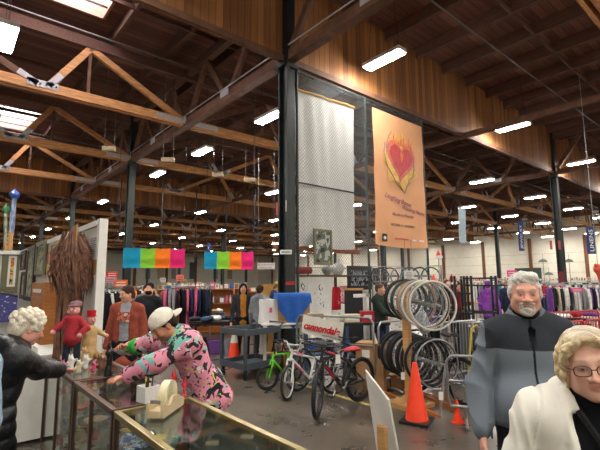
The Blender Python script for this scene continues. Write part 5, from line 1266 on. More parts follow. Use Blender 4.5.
for i, (px, py, cc, s_) in enumerate(((62, 372, 'pink', 1.0), (70, 370, 'white', 1.3), (78, 373, 'cream', 1.1), (85, 369, 'white', 1.2), (93, 372, 'pink', 0.9), (74, 364, 'cream', 1.5), (83, 362, 'tan', 1.4), (99, 368, 'brown', 1.2))):
    c = G(px, py, 1.0); d = SDF(0.004); d.rc((0, 0, .015), (0, 0, .05), .022, .016, .01); d.el((0, -.006, .078), (.017, .017, .019), .008); d.rc((.012, 0, .05), (.036, -.012, .07), .008, .007); d.rc((-.012, 0, .05), (-.034, -.012, .036), .008, .007); d.el((0.01, 0.0, .098), (.006, .004, .012), .005); d.el((-0.01, 0.0, .098), (.006, .004, .012), .005)
    o = sdf_obj('small_figure', d, mat('porcelain_' + cc, COL[cc], 0.4), None, loc=c); o.scale = (s_, s_, s_)
    tag(o, ('%s small animal figure on the far counter, %s' % (cc, ['nearest the woman in the puffer coat', 'second in the front row', 'in front of the yellow toy', 'behind the cream one', 'at the right end of the front row', 'back row left, under the red puppet', 'back row under the beige puppet', 'beside the black statue'][i])), 'figurine', 'small figures on the far counter')
# white tray
c = Vector((0.80, 5.90, 0.951)); mb = MB(); mb.box((0, 0, .01), (.22, .26, .02)); 
for sx in (-1, 1): mb.box((sx * .11, 0, .04), (.01, .26, .08)); mb.box((0, sx * .13, .04), (.22, .01, .08))
tag(mb.build('plastic_tray', m_white, loc=c), 'white open tray on the plinth behind the glass counter', 'tray')
# walker in the bottom left corner
c = D(4, 430, 1.75); o = empty('walking_frame', (c.x, c.y, 0), to_eye(c, 40), 'black and chrome handle of a walking frame in the bottom left corner', 'walking frame'); mb = MB()
for s_ in (-1, 1): mb.tube([(s_ * .02, -.2, 0), (s_ * .02, -.14, .75), (s_ * .02, -.08, .84), (s_ * .02, .06, .86)], .012, n=8) if False else mb.tube([(s_ * .2, -.2, 0), (s_ * .2, -.14, .7), (s_ * .2, -.1, .80), (s_ * .2, .02, .82)], .012, n=8); mb.tube([(s_ * .2, .2, 0), (s_ * .2, .05, .7)], .012, n=8)
mb.tube([(-.2, -.14, .6), (.2, -.14, .6)], .012, n=8); mb.build('frame', m_chrome, o, smooth=True)
for s_ in (-1, 1): mb = MB(); mb.tube([(s_ * .2, -.1, .81), (s_ * .2, .10, .83)], .019, n=10); mb.build('grip', m_black, o, smooth=True)
# foreground sign board, seen nearly edge-on
a, b_ = D(366, 371, 2.9), D(404, 452, 2.35)
o = empty('sandwich_board', (3.05, 2.35, 0), 0, 'white sign board with a wooden stake leaning in the foreground', 'sign')
q1, q2 = D(365, 370, 3.15), D(388, 400, 2.72); q3 = D(407, 470, 2.72); q4 = D(384, 470, 3.15)
nn = (q2 - q1).cross(q4 - q1).normalized() * 0.012
mb = MB(); base = Vector((3.05, 2.35, 0)); P_ = [q1, q2, Vector((q3.x, q3.y, q3.z - .25)), Vector((q4.x, q4.y, q4.z - .25))]
v = [p - base for p in P_] + [p - base + nn for p in P_]; mb.add(v, [(0, 1, 2, 3), (7, 6, 5, 4), (0, 4, 5, 1), (1, 5, 6, 2), (2, 6, 7, 3), (3, 7, 4, 0)])
mb.build('board', mat('board_white', '#d6d3ca', 0.6, var=0.08, scale=3), o)
k1, k2 = D(384, 427, 2.80), D(388, 470, 2.78); mb = MB(); s1 = D(382, 426, 2.72) - base; s2 = s1 + Vector((-.02, .0, -1.0)); s2.z = 0.0; s2.x = s1.x + .02; mb.bar(s1, s2, 0.06, 0.03); mb.build('stake', m_pine, o)
mb = MB(); l1 = (q2 * .5 + q1 * .5) - base; mb.bar(l1 + Vector((0, 0, -.5)), Vector((l1.x + .45, l1.y + .25, 0)), 0.04, 0.03); mb.build('back_leg', m_pine, o)
e1, e2 = P_[2] - base, P_[3] - base
mb = MB(); mb.bar(e1, Vector((e1.x, e1.y, 0)), 0.04, 0.03); mb.bar(e2, Vector((e2.x, e2.y, 0)), 0.04, 0.03); mb.build('front_leg', m_pine, o)
mb = MB(); 
for t, zz in ((0.12, 0.55), (0.2, 0.75), (0.32, 0.62)):
    p = (P_[1] * (1 - zz) + P_[2] * zz) * (1 - t) + (P_[0] * (1 - zz) + P_[3] * zz) * t - base - nn * 0.25; mb.bar(p, p + (P_[2] - P_[1]) * 0.05, 0.004, 0.008, up=nn)
mb.build('lettering', m_black, o)
# ================================================================ WHEELS AND BICYCLES
m_spoke = metalm('spoke_steel', '#6c6e70', 0.4, 0.8)
def wheel_bm(r, tr, spokes=16, both=False):
    tyre = MB(); tyre.torus((0, 0, 0), r - tr, tr, (0, 1, 0), 40, 8)
    rim = MB(); rim.torus((0, 0, 0), r - tr * 2.1, tr * 0.42, (0, 1, 0), 40, 6)
    sp = MB()
    for i in range(spokes):
        a = 2 * PI * i / spokes; s_ = 0.025 if i % 2 else -0.025
        sp.cyl((0.018 * math.cos(a + .8), s_, 0.018 * math.sin(a + .8)), ((r - 2.3 * tr) * math.cos(a), 0, (r - 2.3 * tr) * math.sin(a)), 0.0022, n=4, cap=False)
    hub = MB(); hub.cyl((0, -0.035, 0), (0, 0.035, 0), 0.016, n=10); hub.cyl((0, -0.030, 0), (0, -0.026, 0), 0.03, n=12); hub.cyl((0, 0.026, 0), (0, 0.030, 0), 0.03, n=12)
    return tyre, rim, sp, hub
def wheel_parts(parent, r, tr, m_t, m_r, spokes=16, loc=(0, 0, 0), steer=0.0):
    t, ri, sp, hb = wheel_bm(r, tr, spokes)
    w = t.build('wheel_tyre' if parent is None else 'wheel', m_t, parent, smooth=True, loc=loc)
    if steer: w.rotation_euler = (0, 0, steer)
    ri.build('rim', m_r, w, smooth=True); sp.build('spokes', m_spoke, w); hb.build('hub', m_steel, w, smooth=True); return w
def bicycle(front, rear, r, frame_m, fork_m, label, tyre=m_rubber, rim=m_steel, tr=0.024, steer=0.0, lean=0.0, saddle='black', style='mtb', bar_m=m_black, seat_h=None, bar_h=None, accents=None, cat='bicycle', group=None):
    """front and rear: contact points on the floor. local +x points to the front"""
    front, rear = Vector(front), Vector(rear); dr = (front - rear); dr.z = 0; wb = dr.length; rz = math.atan2(dr.y, dr.x)
    o = empty('bicycle', (rear.x, rear.y, 0), 0, label, cat, group); o.rotation_euler = (lean, 0, rz)
    k = r / 0.33; sh = seat_h or 0.88 * (0.55 + 0.45 * k); bh = bar_h or sh + 0.05
    bb = Vector((0.42 * wb, 0, r * 0.86)); st_t = Vector((0.30 * wb, 0, sh - 0.16 * k)); hd_b = Vector((wb - 0.155 * wb * (0.7 if style == 'bmx' else 1.0), 0, r * 2 + 0.06)); hd_t = hd_b + Vector((-0.04, 0, 0.13 * max(k, .8)))
    rr = 0.018 if style != 'road' else 0.015
    fr = MB(); fr.tube([bb, hd_b + Vector((0, 0, .02))], rr * 1.15); fr.tube([st_t, hd_t - Vector((0, 0, .02))], rr); fr.tube([bb, st_t], rr); fr.tube([hd_b, hd_t], rr * 1.2)
    for s_ in (-1, 1): fr.tube([bb + Vector((0, s_ * .03, 0)), (0.0, s_ * 0.06, r)], rr * .6); fr.tube([st_t + Vector((0, s_ * .015, -.03)), (0, s_ * 0.06, r)], rr * .55)
    F_ = fr.build('frame', frame_m, o, smooth=True)
    if accents:
        ac = MB(); a_, b_ = bb.lerp(hd_b, .35), bb.lerp(hd_b, .8); ac.tube([a_, b_], rr * 1.2); a_, b_ = st_t.lerp(hd_t, .55), st_t.lerp(hd_t, .85); ac.tube([a_, b_], rr * 1.06); ac.build('frame_decal', accents, F_, smooth=True)
    wheel_parts(o, r, tr, tyre, rim, loc=(0, 0, r))
    # steering assembly, turned about the head tube
    M = Matrix.Translation(hd_b) @ Matrix.Rotation(steer, 4, 'Z') @ Matrix.Translation(-hd_b)
    T = lambda p: M @ Vector(p)
    fw = wheel_parts(o, r, tr, tyre, rim, loc=T((wb, 0, r)), steer=steer)
    fk = MB()
    for s_ in (-1, 1): fk.tube([T(hd_b + Vector((0.0, s_ * .05, -.01))), T((wb, s_ * .055, r))], rr * .85)
    fk.tube([T(hd_b + Vector((0, -.055, -.01))), T(hd_b + Vector((0, .055, -.01)))], rr); fk.tube([T(hd_b), T(hd_b - Vector((0, 0, .02)))], rr); fk.build('fork', fork_m, o, smooth=True)
    hb = MB(); top = hd_t + Vector((-.01, 0, bh - hd_t.z if bh > hd_t.z + .04 else .05)); hb.tube([T(hd_t), T(top)], .014)
    w_ = 0.30 * (0.75 + .25 * k)
    if style == 'bmx': hb.tube([T(top + Vector((-.10, s_, dz))) for s_, dz in ((-w_, .10), (-w_ * .45, .09), (-w_ * .22, -.05), (w_ * .22, -.05), (w_ * .45, .09), (w_, .10))], .011); hb.tube([T(top + Vector((-.05, -w_ * .36, .05))), T(top + Vector((-.05, w_ * .36, .05)))], .008)
    elif style == 'road':
        hb.tube([T(top + Vector((.06, -.2, 0))), T(top + Vector((.06, .2, 0)))], .012)
        for s_ in (-.2, .2): hb.tube([T(top + Vector((.06, s_, 0))), T(top + Vector((.14, s_, 0))), T(top + Vector((.16, s_, -.06))), T(top + Vector((.08, s_, -.13)))], .011)
    else: hb.tube([T(top + Vector((-.05, -w_, .015))), T(top + Vector((.03, -.08, 0))), T(top + Vector((.03, .08, 0))), T(top + Vector((-.05, w_, .015)))], .012)
    H_ = hb.build('handlebar', bar_m, o, smooth=True)
    for s_ in (-1, 1):
        gp = MB(); x0 = -.10 if style == 'bmx' else -.05; z0 = .10 if style == 'bmx' else .015
        gp.tube([T(top + Vector((x0, s_ * (w_ - .11), z0))), T(top + Vector((x0, s_ * w_, z0)))], .017); gp.tube([T(top + Vector((x0 + .03, s_ * (w_ - .13), z0 - .01))), T(top + Vector((x0 + .06, s_ * (w_ - .04), z0 - .02)))], .005, n=5)
        gp.build('grip', m_black, H_, smooth=True)
    mb = MB(); mb.tube([st_t - Vector((0, 0, .02)), Vector((st_t.x - .03, 0, sh))], .013); mb.build('seat_post', m_steel, o, smooth=True)
    mb = MB(); mb.sheet(lambda u, v: (st_t.x - .17 + .27 * u, (v - .5) * (.16 * (1 - u) ** 1.3 + .045), sh + .012 - .03 * (2 * v - 1) ** 2 + .015 * (1 - u)), 8, 6, .035); mb.build('saddle', pm_(saddle), o, smooth=True)
    mb = MB(); mb.cyl(bb + Vector((0, -.05, 0)), bb + Vector((0, -.045, 0)), .085 * k, n=22); mb.cyl(bb + Vector((0, -.06, 0)), bb + Vector((0, .06, 0)), .02, n=10)
    mb.bar(bb + Vector((0, -.06, 0)), bb + Vector((.10 * k, -.065, -.13 * k)), .012, .022); mb.bar(bb + Vector((0, .06, 0)), bb + Vector((-.10 * k, .065, .13 * k)), .012, .022); mb.build('crankset', m_steel, o)
    for s_ in (-1, 1): mb = MB(); mb.box(bb + Vector((-s_ * .10 * k, s_ * .11, s_ * .13 * k)), (.08, .09, .022)); mb.build('pedal', m_black, o)
    mb = MB(); mb.tube([bb + Vector((0, -.05, .083 * k)), (0, -.05, r + .035)], .004, n=4); mb.tube([bb + Vector((0, -.05, -.083 * k)), (0, -.05, r - .035)], .004, n=4); mb.build('chain', m_black, o)
    return o
g_ = lambda x, y: Vector((x, y, 0))
m_lime = mat('lime_green_paint', '#5fc41e', 0.35); m_pinkd = mat('pink_decal', '#d0527e', 0.4); m_redd = mat('red_decal', '#b3202c', 0.4)
m_bwh = mat('bike_white', '#dcdcda', 0.3)
bicycle(g_(4.23, 5.81), g_(4.98, 6.02), 0.205, m_lime, m_lime, 'small child bicycle with a lime green frame and fork, leftmost in the row', tr=.022, steer=R(-28), style='bmx', seat_h=.62, bar_h=.66, rim=m_black)
bicycle(g_(4.10, 5.20), g_(5.02, 5.30), 0.262, m_bwh, m_bwh, 'white bicycle with pink lettering and white fork, second from left', tr=.024, steer=R(22), style='bmx', bar_m=m_bwh, seat_h=.66, bar_h=.72, accents=m_pinkd, rim=m_bwh)
bicycle(g_(3.86, 4.36), g_(4.88, 4.42), 0.325, mat('bike_black', '#17171b', 0.3), m_black, 'black mountain bicycle with red accents and a red saddle in front of the box', tr=.028, steer=R(33), saddle='red', seat_h=.80, bar_h=.80, accents=m_redd, lean=R(-3), rim=m_black)
bicycle(g_(4.58, 5.52), g_(5.52, 5.30), 0.30, pm_('charcoal'), m_black, 'dark bicycle jammed behind the white one, handlebars turned', steer=R(15), seat_h=.80, bar_h=.82)
bicycle(g_(4.9, 4.92), g_(5.88, 5.05), 0.31, pm_('black'), m_steel, 'black bicycle with silver fork between the black-red one and the cardboard box', steer=R(-15), seat_h=.74, bar_h=.86)
bicycle(g_(5.15, 4.12), g_(5.95, 3.42), 0.34, pm_('grey'), m_steel, 'grey road bicycle with black saddle, right of the row of wheels', tr=.018, style='road', seat_h=.98, bar_h=.94, steer=R(6)) if False else None
p1 = G(465, 407.5); p1.z = 0
bicycle(p1 + Vector((.30, .98, 0)), p1, 0.345, pm_('charcoal'), m_black, 'dark road bicycle with black saddle and tall wheels, right of the hanging wheels', tyre=m_rubber, rim=m_black, tr=.026, style='road', seat_h=.98, bar_h=.98, saddle='black')
# price tags on the bicycles
m_tag = mat('tag_white', '#e0ded8', 0.8, var=0.03)
for (px, py, d, lb) in ((338, 359, 5.1, 'white price tag hanging on the black and red bicycle'), (334, 392 - 12, 5.6, None), (403, 376, 6.2, 'white price tag hanging from the leftmost wheels on the stand'), (441, 396, 5.6, 'white price tag hanging low on the nearest of the stand wheels')):
    if not lb: continue
    c = D(px, py, d); mb = MB(); mb.box((0, 0, 0), (.055, .004, .10)); mb.cyl((0, 0, .05), (0, 0, .12), .0015, n=4)
    tag(mb.build('price_tag', m_tag, loc=c, rz=to_eye(c, 10)), lb, 'price tag')
# ---- row of wheels on a low stand
def hang_wheels(a, b_, n, rads, labels, group, tyres, rims, tr=.02, yaw=0, thick=None):
    a, b_ = Vector(a), Vector(b_); d = b_ - a; ang = math.atan2(d.y, d.x) - PI / 2
    for i in range(n):
        t = i / (n - 1); r = rads[i % len(rads)]; c = a.lerp(b_, t); o = empty('bicycle_wheel', c, ang + R(yaw + [3, -4, 6, -2, 5][i % 5]), labels[i], 'bicycle wheel', group)
        t_, ri, sp, hb = wheel_bm(r, thick[i % len(thick)] if thick else tr, 18)
        t_.build('tyre', tyres[i % len(tyres)], o, smooth=True); ri.build('rim', rims[i % len(rims)], o, smooth=True); sp.build('spokes', m_spoke, o); hb.build('hub', m_steel, o, smooth=True)
a, b_ = D(395, 351, 7.1), D(437, 364, 6.0)
ordn = ['farthest', 'second', 'third', 'fourth', 'fifth', 'sixth', 'seventh', 'eighth', 'nearest']
hang_wheels(a, b_, 9, [.33, .34, .34, .35, .34, .33], ['black-tyred wheel on the low stand, %s from the left' % (w if w not in ('farthest', 'nearest') else ('first' if w == 'farthest' else 'last and nearest the man,')) if w != 'nearest' else 'bare silver wheel at the right front end of the low stand' for w in ordn], 'wheels on the low stand', [m_rubber] * 8 + [m_steel], [m_black, m_steel, m_black, m_black, m_spoke], thick=[.030, .028, .032, .026, .030, .024, .022, .018, .012])
# stand for them
o = empty('wheel_stand', (0, 0, 0), 0, 'wooden and steel stand carrying the low row of bicycle wheels', 'stand')
mb = MB(); mb.tube([a + Vector((0, .25, 0.0)), b_ + Vector((0, -.15, 0))], .018, n=8); mb.build('axle_bar', m_steel, o, smooth=True)
for q in (a + Vector((0, .2, 0)),):
    mb = MB(); mb.bar((q.x, q.y, 0), (q.x, q.y, q.z + .02), .07, .07); mb.build('post', m_pine, o)
q = b_ + Vector((0, -.13, 0)); mb = MB(); mb.tube([(q.x - .2, q.y, 0.02), (q.x, q.y, q.z), (q.x + .28, q.y, .02)], .018, n=8); mb.build('end_leg', m_steel, o, smooth=True)
for s_ in (-.2, .25): mb = MB(); mb.bar((a.x + s_, a.y + .2, .02), (b_.x + s_, b_.y - .13, .02), .05, .04); mb.build('floor_rail', mat('orange_rail', '#b0672f', 0.6), o)
# timber post with the upper rail of bare rims
pq = D(408, 360, 6.3); o = empty('rim_rack', (pq.x, pq.y, 0), 0, 'timber post with a high bar that carries the upper cluster of bare rims', 'rack')
a2, b2 = D(403, 299, 6.75), D(433, 305.5, 5.65)
mb = MB(); mb.box((0, 0, 0.86), (.09, .09, 1.72)); mb.build('post', m_pine, o); mb = MB(); mb.tube([a2 - o.location + Vector((0, .15, .0)), b2 - o.location - Vector((0, .1, 0))], .02, n=8); mb.build('hanging_bar', m_steel, o, smooth=True)
mb = MB(); mb.bar((0, 0, 1.5), (a2.lerp(b2, .35) - o.location), .05, .05); mb.build('bracket', m_pine, o)
mb = MB(); mb.box((0, 0, .03), (.5, .5, .06)); mb.build('foot', m_pine, o)
m_tan_t = mat('tan_tyre', '#a9835c', 0.6); m_grn_t = mat('dark_green_tyre', '#2c3b33', 0.6); m_wht_t = mat('white_tyre', '#cfccc2', 0.5); m_cream_t = mat('cream_tyre', '#b8ad94', 0.5)
hang_wheels(a2, b2, 9, [.315, .32, .315, .325, .32, .33, .33, .325, .33], ['black wheel at the far left of the high hanging cluster', 'second black wheel in the high hanging cluster', 'dark green tyred wheel in the high cluster', 'second dark green wheel in the high cluster', 'tan tyred wheel in the middle of the high cluster', 'thin silver rim just right of the tan tyre', 'white tyred wheel, right part of the high cluster', 'cream rim second from right in the high cluster', 'large off-white rim at the right front of the high cluster'], 'wheels hanging in the high cluster', [m_black, m_rubber, m_grn_t, m_grn_t, m_tan_t, m_steel, m_wht_t, m_cream_t, m_wht_t], [m_black, m_steel, m_grn_t, m_steel, m_steel], thick=[.018, .014, .018, .012, .016, .009, .015, .010, .013])
# plastic bag and dark coat hanging at the cluster
c = D(426, 322, 5.9); d = SDF(.012); d.el((0, 0, 0), (.10, .09, .14), .03); d.el((.05, 0, -.1), (.10, .08, .09), .03); d.rc((0, 0, .1), (0, 0, .24), .03, .015, .02)
tag(sdf_obj('plastic_bag', d, mat('bag_film', '#a9adb0', 0.3, var=.3, scale=20), None, loc=c + Vector((.05, .1, 0)), noise=lambda P: .02 * fnoise(P, 25, 3)), 'crumpled clear-grey plastic bag hanging inside the upper wheels', 'bag')

# ================================================================ CONES, CART, BOXES, TABLES
def cone(p, h, base, label, band=False, dark=True):
    o = empty('traffic_cone', (p.x, p.y, 0), R(20), label, 'traffic cone'); r0 = h * .20
    mb = MB(); mb.lathe([(r0, .02 * h + .01), (r0 * .97, .05 * h), (h * .045, h * .96), (h * .035, h), (h * .022, h), (h * .02, h * .9)], n=24); mb.build('cone_body', m_orange, o, smooth=True)
    mb = MB(); 
    if dark: mb.box((0, 0, .018), (base, base, .036))
    else: mb.lathe([(base * .5, 0), (base * .5, .008), (r0, .012)], n=20)
    mb.build('cone_base', m_black if dark else m_orange, o, bevel=.006)
    if band:
        t0, t1 = .55, .78; rr_ = lambda t: r0 * .97 + (h * .045 - r0 * .97) * (t - .05) / .91
        mb = MB(); mb.lathe([(rr_(t0) + .003, h * t0), (rr_(t1) + .003, h * t1)], n=24); mb.build('reflective_band', mat('band_white', '#d8d2c6', 0.4), o, smooth=True)
    return o
p = G(417, 422); cone(p, .73, .36, 'large orange traffic cone on a black base, in front of the wheel stand')
cone(G(458, 422), .27, .17, 'small orange cone on the floor beside the man in the fleece', dark=False)
cone(G(234, 361), .74, .38, 'orange traffic cone with a pale band, behind the grey cart', band=True)
# utility cart
A, B, Cc = G(222.5, 376), G(248.5, 382.5), G(277.5, 373); 
ux = (B - A); uy = (Cc - B); cw, cl = ux.length, uy.length; cen = (A + Cc) / 2; rzc = math.atan2(ux.y, ux.x)
o = empty('utility_cart', (cen.x, cen.y, 0), rzc, 'grey two-shelf plastic utility cart left of the bicycles', 'cart')
def tray(z):
    mb = MB(); mb.box((0, 0, z), (cw, cl, .03))
    for s_ in (-1, 1): mb.box((s_ * (cw / 2 - .015), 0, z + .05), (.03, cl, .10)); mb.box((0, s_ * (cl / 2 - .015), z + .05), (cw - .06, .03, .10))
    return mb
tray(.20).build('lower_tray', m_grey_pl, o, bevel=.008); tray(.80).build('upper_tray', m_grey_pl, o, bevel=.008)
for sx in (-1, 1):
    for sy in (-1, 1):
        mb = MB(); mb.box((sx * (cw / 2 - .03), sy * (cl / 2 - .03), .5), (.055, .055, .58)); mb.build('upright', m_grey_pl, o, bevel=.006)
        mb = MB(); mb.cyl((sx * (cw / 2 - .05), sy * (cl / 2 - .05) - .015, .06), (sx * (cw / 2 - .05), sy * (cl / 2 - .05) + .015, .06), .06, n=18); mb.box((sx * (cw / 2 - .05), sy * (cl / 2 - .05), .135), (.05, .05, .09)); mb.build('caster', m_black, o)
mb = MB(); mb.tube([(-cw / 2 + .03, cl / 2, .9), (-cw / 2 + .03, cl / 2 + .10, .96), (cw / 2 - .03, cl / 2 + .10, .96), (cw / 2 - .03, cl / 2, .9)], .016, n=8); mb.build('handle', m_grey_pl, o, smooth=True)
for i, (x, y, cc, lb) in enumerate(((-.1, .1, 'charcoal', 'black'), (.08, .2, 'grey', 'grey'), (.05, -.15, 'white', 'white'))):
    q = Matrix.Rotation(rzc, 3, 'Z') @ Vector((x, y, 0)) + cen; mb = MB(); mb.tube([(-.08, 0, .02), (0, .03, .03), (.09, 0, .02)], .014, n=6); mb.box((.1, 0, .022), (.05, .05, .03))
    tag(mb.build('hand_tool', cm(cc), loc=(q.x, q.y, .816), rz=i * 1.3), '%s hand tool lying on the top tray of the grey cart' % lb, 'tool')
# white table with carton, blue cloth and white shirt
def table(name, c, rz, w, l, h, m_top, m_leg, label, lw=.05, cat='table', group=None, tt=.04):
    o = empty(name, (c[0], c[1], 0), rz, label, cat, group); mb = MB(); mb.box((0, 0, h - tt / 2), (w, l, tt)); mb.build('table_top', m_top, o, bevel=.005)
    for sx in (-1, 1):
        for sy in (-1, 1): mb = MB(); mb.box((sx * (w / 2 - lw), sy * (l / 2 - lw), (h - tt) / 2), (lw, lw, h - tt)); mb.build('leg', m_leg, o)
    mb = MB(); mb.box((0, 0, h - tt - .04), (w - lw * 2, l - lw * 2, .06)); mb.build('apron', m_leg, o); return o
c = D(284, 340, 9.0); c.z = 0
tz = .93
table('white_table', c, to_eye(c, 12), 1.00, .55, tz, m_white, m_white, 'white wooden table carrying a carton under the blue cloth', lw=.06)
rzT = to_eye(c, 12); RT = Matrix.Rotation(rzT, 3, 'Z')
q = c + RT @ Vector((.18, .02, 0)); 
def carton(loc, size, rz, label, m_=m_cardb, label_p=None, group=None):
    o = empty('cardboard_box', loc, rz, label, 'box', group); mb = MB(); mb.box((0, 0, size[2] / 2), size); mb.build('carton', m_, o, bevel=.004)
    mb = MB(); mb.box((0, 0, size[2] + .0006), (size[0], .05, .0012)); mb.box((0, -size[1] / 2 - .0006, size[2] * .9), (.05, .0012, size[2] * .2)); mb.build('packing_tape', mat('tape_tan', '#b59062', 0.3), o)
    if label_p: mb = MB(); mb.box((size[0] * label_p[0], -size[1] / 2 - .002, size[2] * label_p[1]), (size[0] * .28, .003, size[0] * .26)); mb.build('shipping_label', m_tag, o)
    return o
carton((q.x, q.y, tz), (.66, .44, .56), rzT, 'brown carton under the blue cloth on the white table')
def blue(u, v):
    x = (u - .5) * .92; dm = max(.10, .72 - 1.35 * abs(x + .06)); s_ = v * (.46 + dm); ov = max(0, abs(x) - .34); xx = math.copysign(min(abs(x), .34), x) + math.copysign(ov * .15, x)
    fo = .018 * math.sin(x * 24 + 1)
    if s_ < .46: return (xx, .24 - s_, .012 + .010 * math.sin(11 * x) * math.sin(9 * s_) - ov * 1.0)
    q_ = s_ - .46; return (xx * (1 - .12 * q_) + .03 * q_, -.235 - min(q_, .06) * .4 - fo * min(1, q_ * 4), .008 - q_ - ov * 1.0)
def blue_old(u, v):
    x = (u - .5) * 1.12; y = (v - .5) * .95; hx, hy = .36, .25; z = .005
    dx, dy = max(0, abs(x + .10) - hx), max(0, -y - hy + .02); cx2 = math.copysign(min(abs(x + .10), hx), x + .10) ; cy2 = max(y, -hy)
    drop = dx + dy; fold = .022 * math.sin(x * 22 + 1) * min(1, drop * 5)
    tri = 1.0
    zz = z - drop * (1.0 if dx < .01 or dy < .01 else 1.15); cx2 += math.copysign(dx * .12, x); 
    return (cx2 - .06, cy2 - .02 - fold - dy * .10, zz - .50 * max(0, .55 - abs(x + .05) * 2.2) * (1 if dy > .01 else 0) * min(1, dy * 4) + .012 * math.sin(9 * x) * math.sin(8 * y))
mb = MB(); mb.sheet(blue, 44, 34, .006)
tag(mb.build('blue_cloth', cloth('blue_sheet', '#2c5aa8', var=.12), smooth=True, loc=(q.x, q.y, tz + .575), rz=rzT), 'bright blue cloth draped over the carton on the white table', 'cloth')
# items on the table left of the carton: white t-shirt with pink print
qs = c + RT @ Vector((-.33, -.08, 0)); mb = MB()
mb.sheet(lambda u, v: ((u - .5) * (.38 + .08 * (1 - v)), -.04 * math.sin(PI * u) - .03 * math.sin(8 * u + 3 * v), .48 * v), 20, 16, .05)
o = mb.build('white_shirt', cloth('shirt_white', '#dcdad6', var=.05), smooth=True, loc=(qs.x, qs.y, tz), rz=rzT); tag(o, 'white t-shirt with a pink print hung beside the blue cloth', 'shirt')
mb = MB(); mb.box((.02, -.085, .26), (.06, .006, .10)); mb.build('pink_print', pm_('pink'), o)
for i, (dx, dy, s_, hh, lb) in enumerate(((-.25, .1, .34, .28, 'left'), (.15, .05, .40, .34, 'middle'), (.1, .35, .3, .42, 'rear'))):
    qq = c + RT @ Vector((dx, dy + .1, 0)); carton((qq.x, qq.y, 0), (s_, .3, hh), rzT + .2 * i, 'brown carton stored under the white table, %s one' % lb, m_cardb2)
# tall cardboard box behind the black bicycle and small carton
p = G(375, 393); carton((p.x + .16, p.y + .16, 0), (.46, .38, .76), to_eye(p, -18), 'tall brown cardboard box with a white label, behind the black bicycle', label_p=(-.12, .78))
p = G(396, 391); carton((p.x + .12, p.y + .1, 0), (.26, .24, .24), to_eye(p, 25), 'small open brown carton beside the wheel stand', m_cardb2)

# ================================================================ RAILS AND BANNER
def railing(a, b_, h, n, m_, label, lower=.2, name='crowd_barrier', bars=True, r=.018, cat='barrier', group=None):
    a, b_ = Vector(a), Vector(b_); a.z = b_.z = 0; L_ = (b_ - a).length; rz = math.atan2(b_.y - a.y, b_.x - a.x); o = empty(name, a, rz, label, cat, group)
    mb = MB(); mb.tube([(0.03, 0, lower), (0.0, 0, lower + .1), (0, 0, h - .08), (.06, 0, h), (L_ - .06, 0, h), (L_, 0, h - .08), (L_, 0, lower + .1), (L_ - .03, 0, lower), (.03, 0, lower)], r, n=8); mb.build('frame', m_, o, smooth=True)
    if bars:
        mb = MB()
        for i in range(1, n): mb.cyl((L_ * i / n, 0, lower), (L_ * i / n, 0, h), r * .42, n=6)
        mb.build('bars', m_, o, smooth=True)
    else: mb = MB(); mb.tube([(0, 0, h * .62), (L_, 0, h * .62)], r * .8, n=8); mb.build('mid_rail', m_, o, smooth=True)
    for x in (.2, L_ - .2): mb = MB(); mb.tube([(x, 0, lower), (x, 0, .05)], r, n=8); mb.tube([(x, -.28, .02), (x, -.2, .05), (x, .2, .05), (x, .28, .02)], r, n=8); mb.build('foot', m_, o, smooth=True)
    return o
A_, B_ = D(296, 311, 7.0), D(358, 321, 5.9)
railing(D(297, 311, 7.7), D(373, 318, 7.0), 1.17, 8, m_steel, 'grey tube railing that carries the red lettered banner', bars=False)
railing(D(378, 318, 7.0), D(445, 320, 8.2), 1.10, 12, m_steel, 'grey tube railing behind the upper cluster of wheels', bars=False)
railing(D(441, 330, 7.4), D(477, 325, 7.8), 1.05, 12, m_steel, 'silver crowd barrier beyond the dark road bicycle')
railing(D(446, 357, 5.6), D(500, 347, 5.4), .82, 9, m_steel, 'low silver rack bar in front of the tall bicycle wheel', bars=False)
# banner with red lettering
a, b_ = D(301.5, 314, 7.5), D(342, 322, 7.15); L_ = (b_ - a).length; rz = math.atan2(b_.y - a.y, b_.x - a.x); hB = .315
o = empty('lettered_banner', a - Vector((0, 0, hB)), 0, 'white banner with slanted red cannondale lettering hung on the grey railing', 'banner'); o.rotation_euler = (0, -math.asin((b_.z - a.z) / L_), rz)
mb = MB(); mb.sheet(lambda u, v: (L_ * u, .012 * math.sin(6 * u) - .012, hB * v + -.015 * math.sin(PI * u)), 20, 3, .004); mb.build('cloth', mat('banner_white', '#ded9cc', 0.7, var=.05), o, smooth=True)
def text(s_, size, loc, rot, m_, parent, name='lettering', align='LEFT', ext=.002, shear=0.0, off=0.0, sx=1.0):
    cu = bpy.data.curves.new(name, 'FONT'); cu.body = s_; cu.size = size; cu.extrude = ext; cu.shear = shear; cu.offset = off; cu.align_x = align
    ob = bpy.data.objects.new(name, cu); C.objects.link(ob); bpy.context.view_layer.update()
    me = bpy.data.meshes.new_from_object(ob); bpy.data.objects.remove(ob); me.materials.clear(); me.materials.append(m_)
    o_ = bpy.data.objects.new(name, me); C.objects.link(o_); o_.parent = parent; o_.location = loc; o_.rotation_euler = rot; o_.scale = (sx, 1, 1); return o_
t = text('cannondale', .165, (.035, -.034, .085), (PI / 2, 0, 0), mat('letter_red', '#c01f2c', 0.5), o, shear=.35, off=.006); bpy.context.view_layer.update(); t.scale.x = (L_ - .09) / max(t.dimensions.x, .01)
t = text('HANDMADE IN USA', .038, (L_ * .52, -.034, .022), (PI / 2, 0, 0), m_black, o, name='small_lettering'); bpy.context.view_layer.update(); t.scale.x = (L_ * .44) / max(t.dimensions.x, .01)
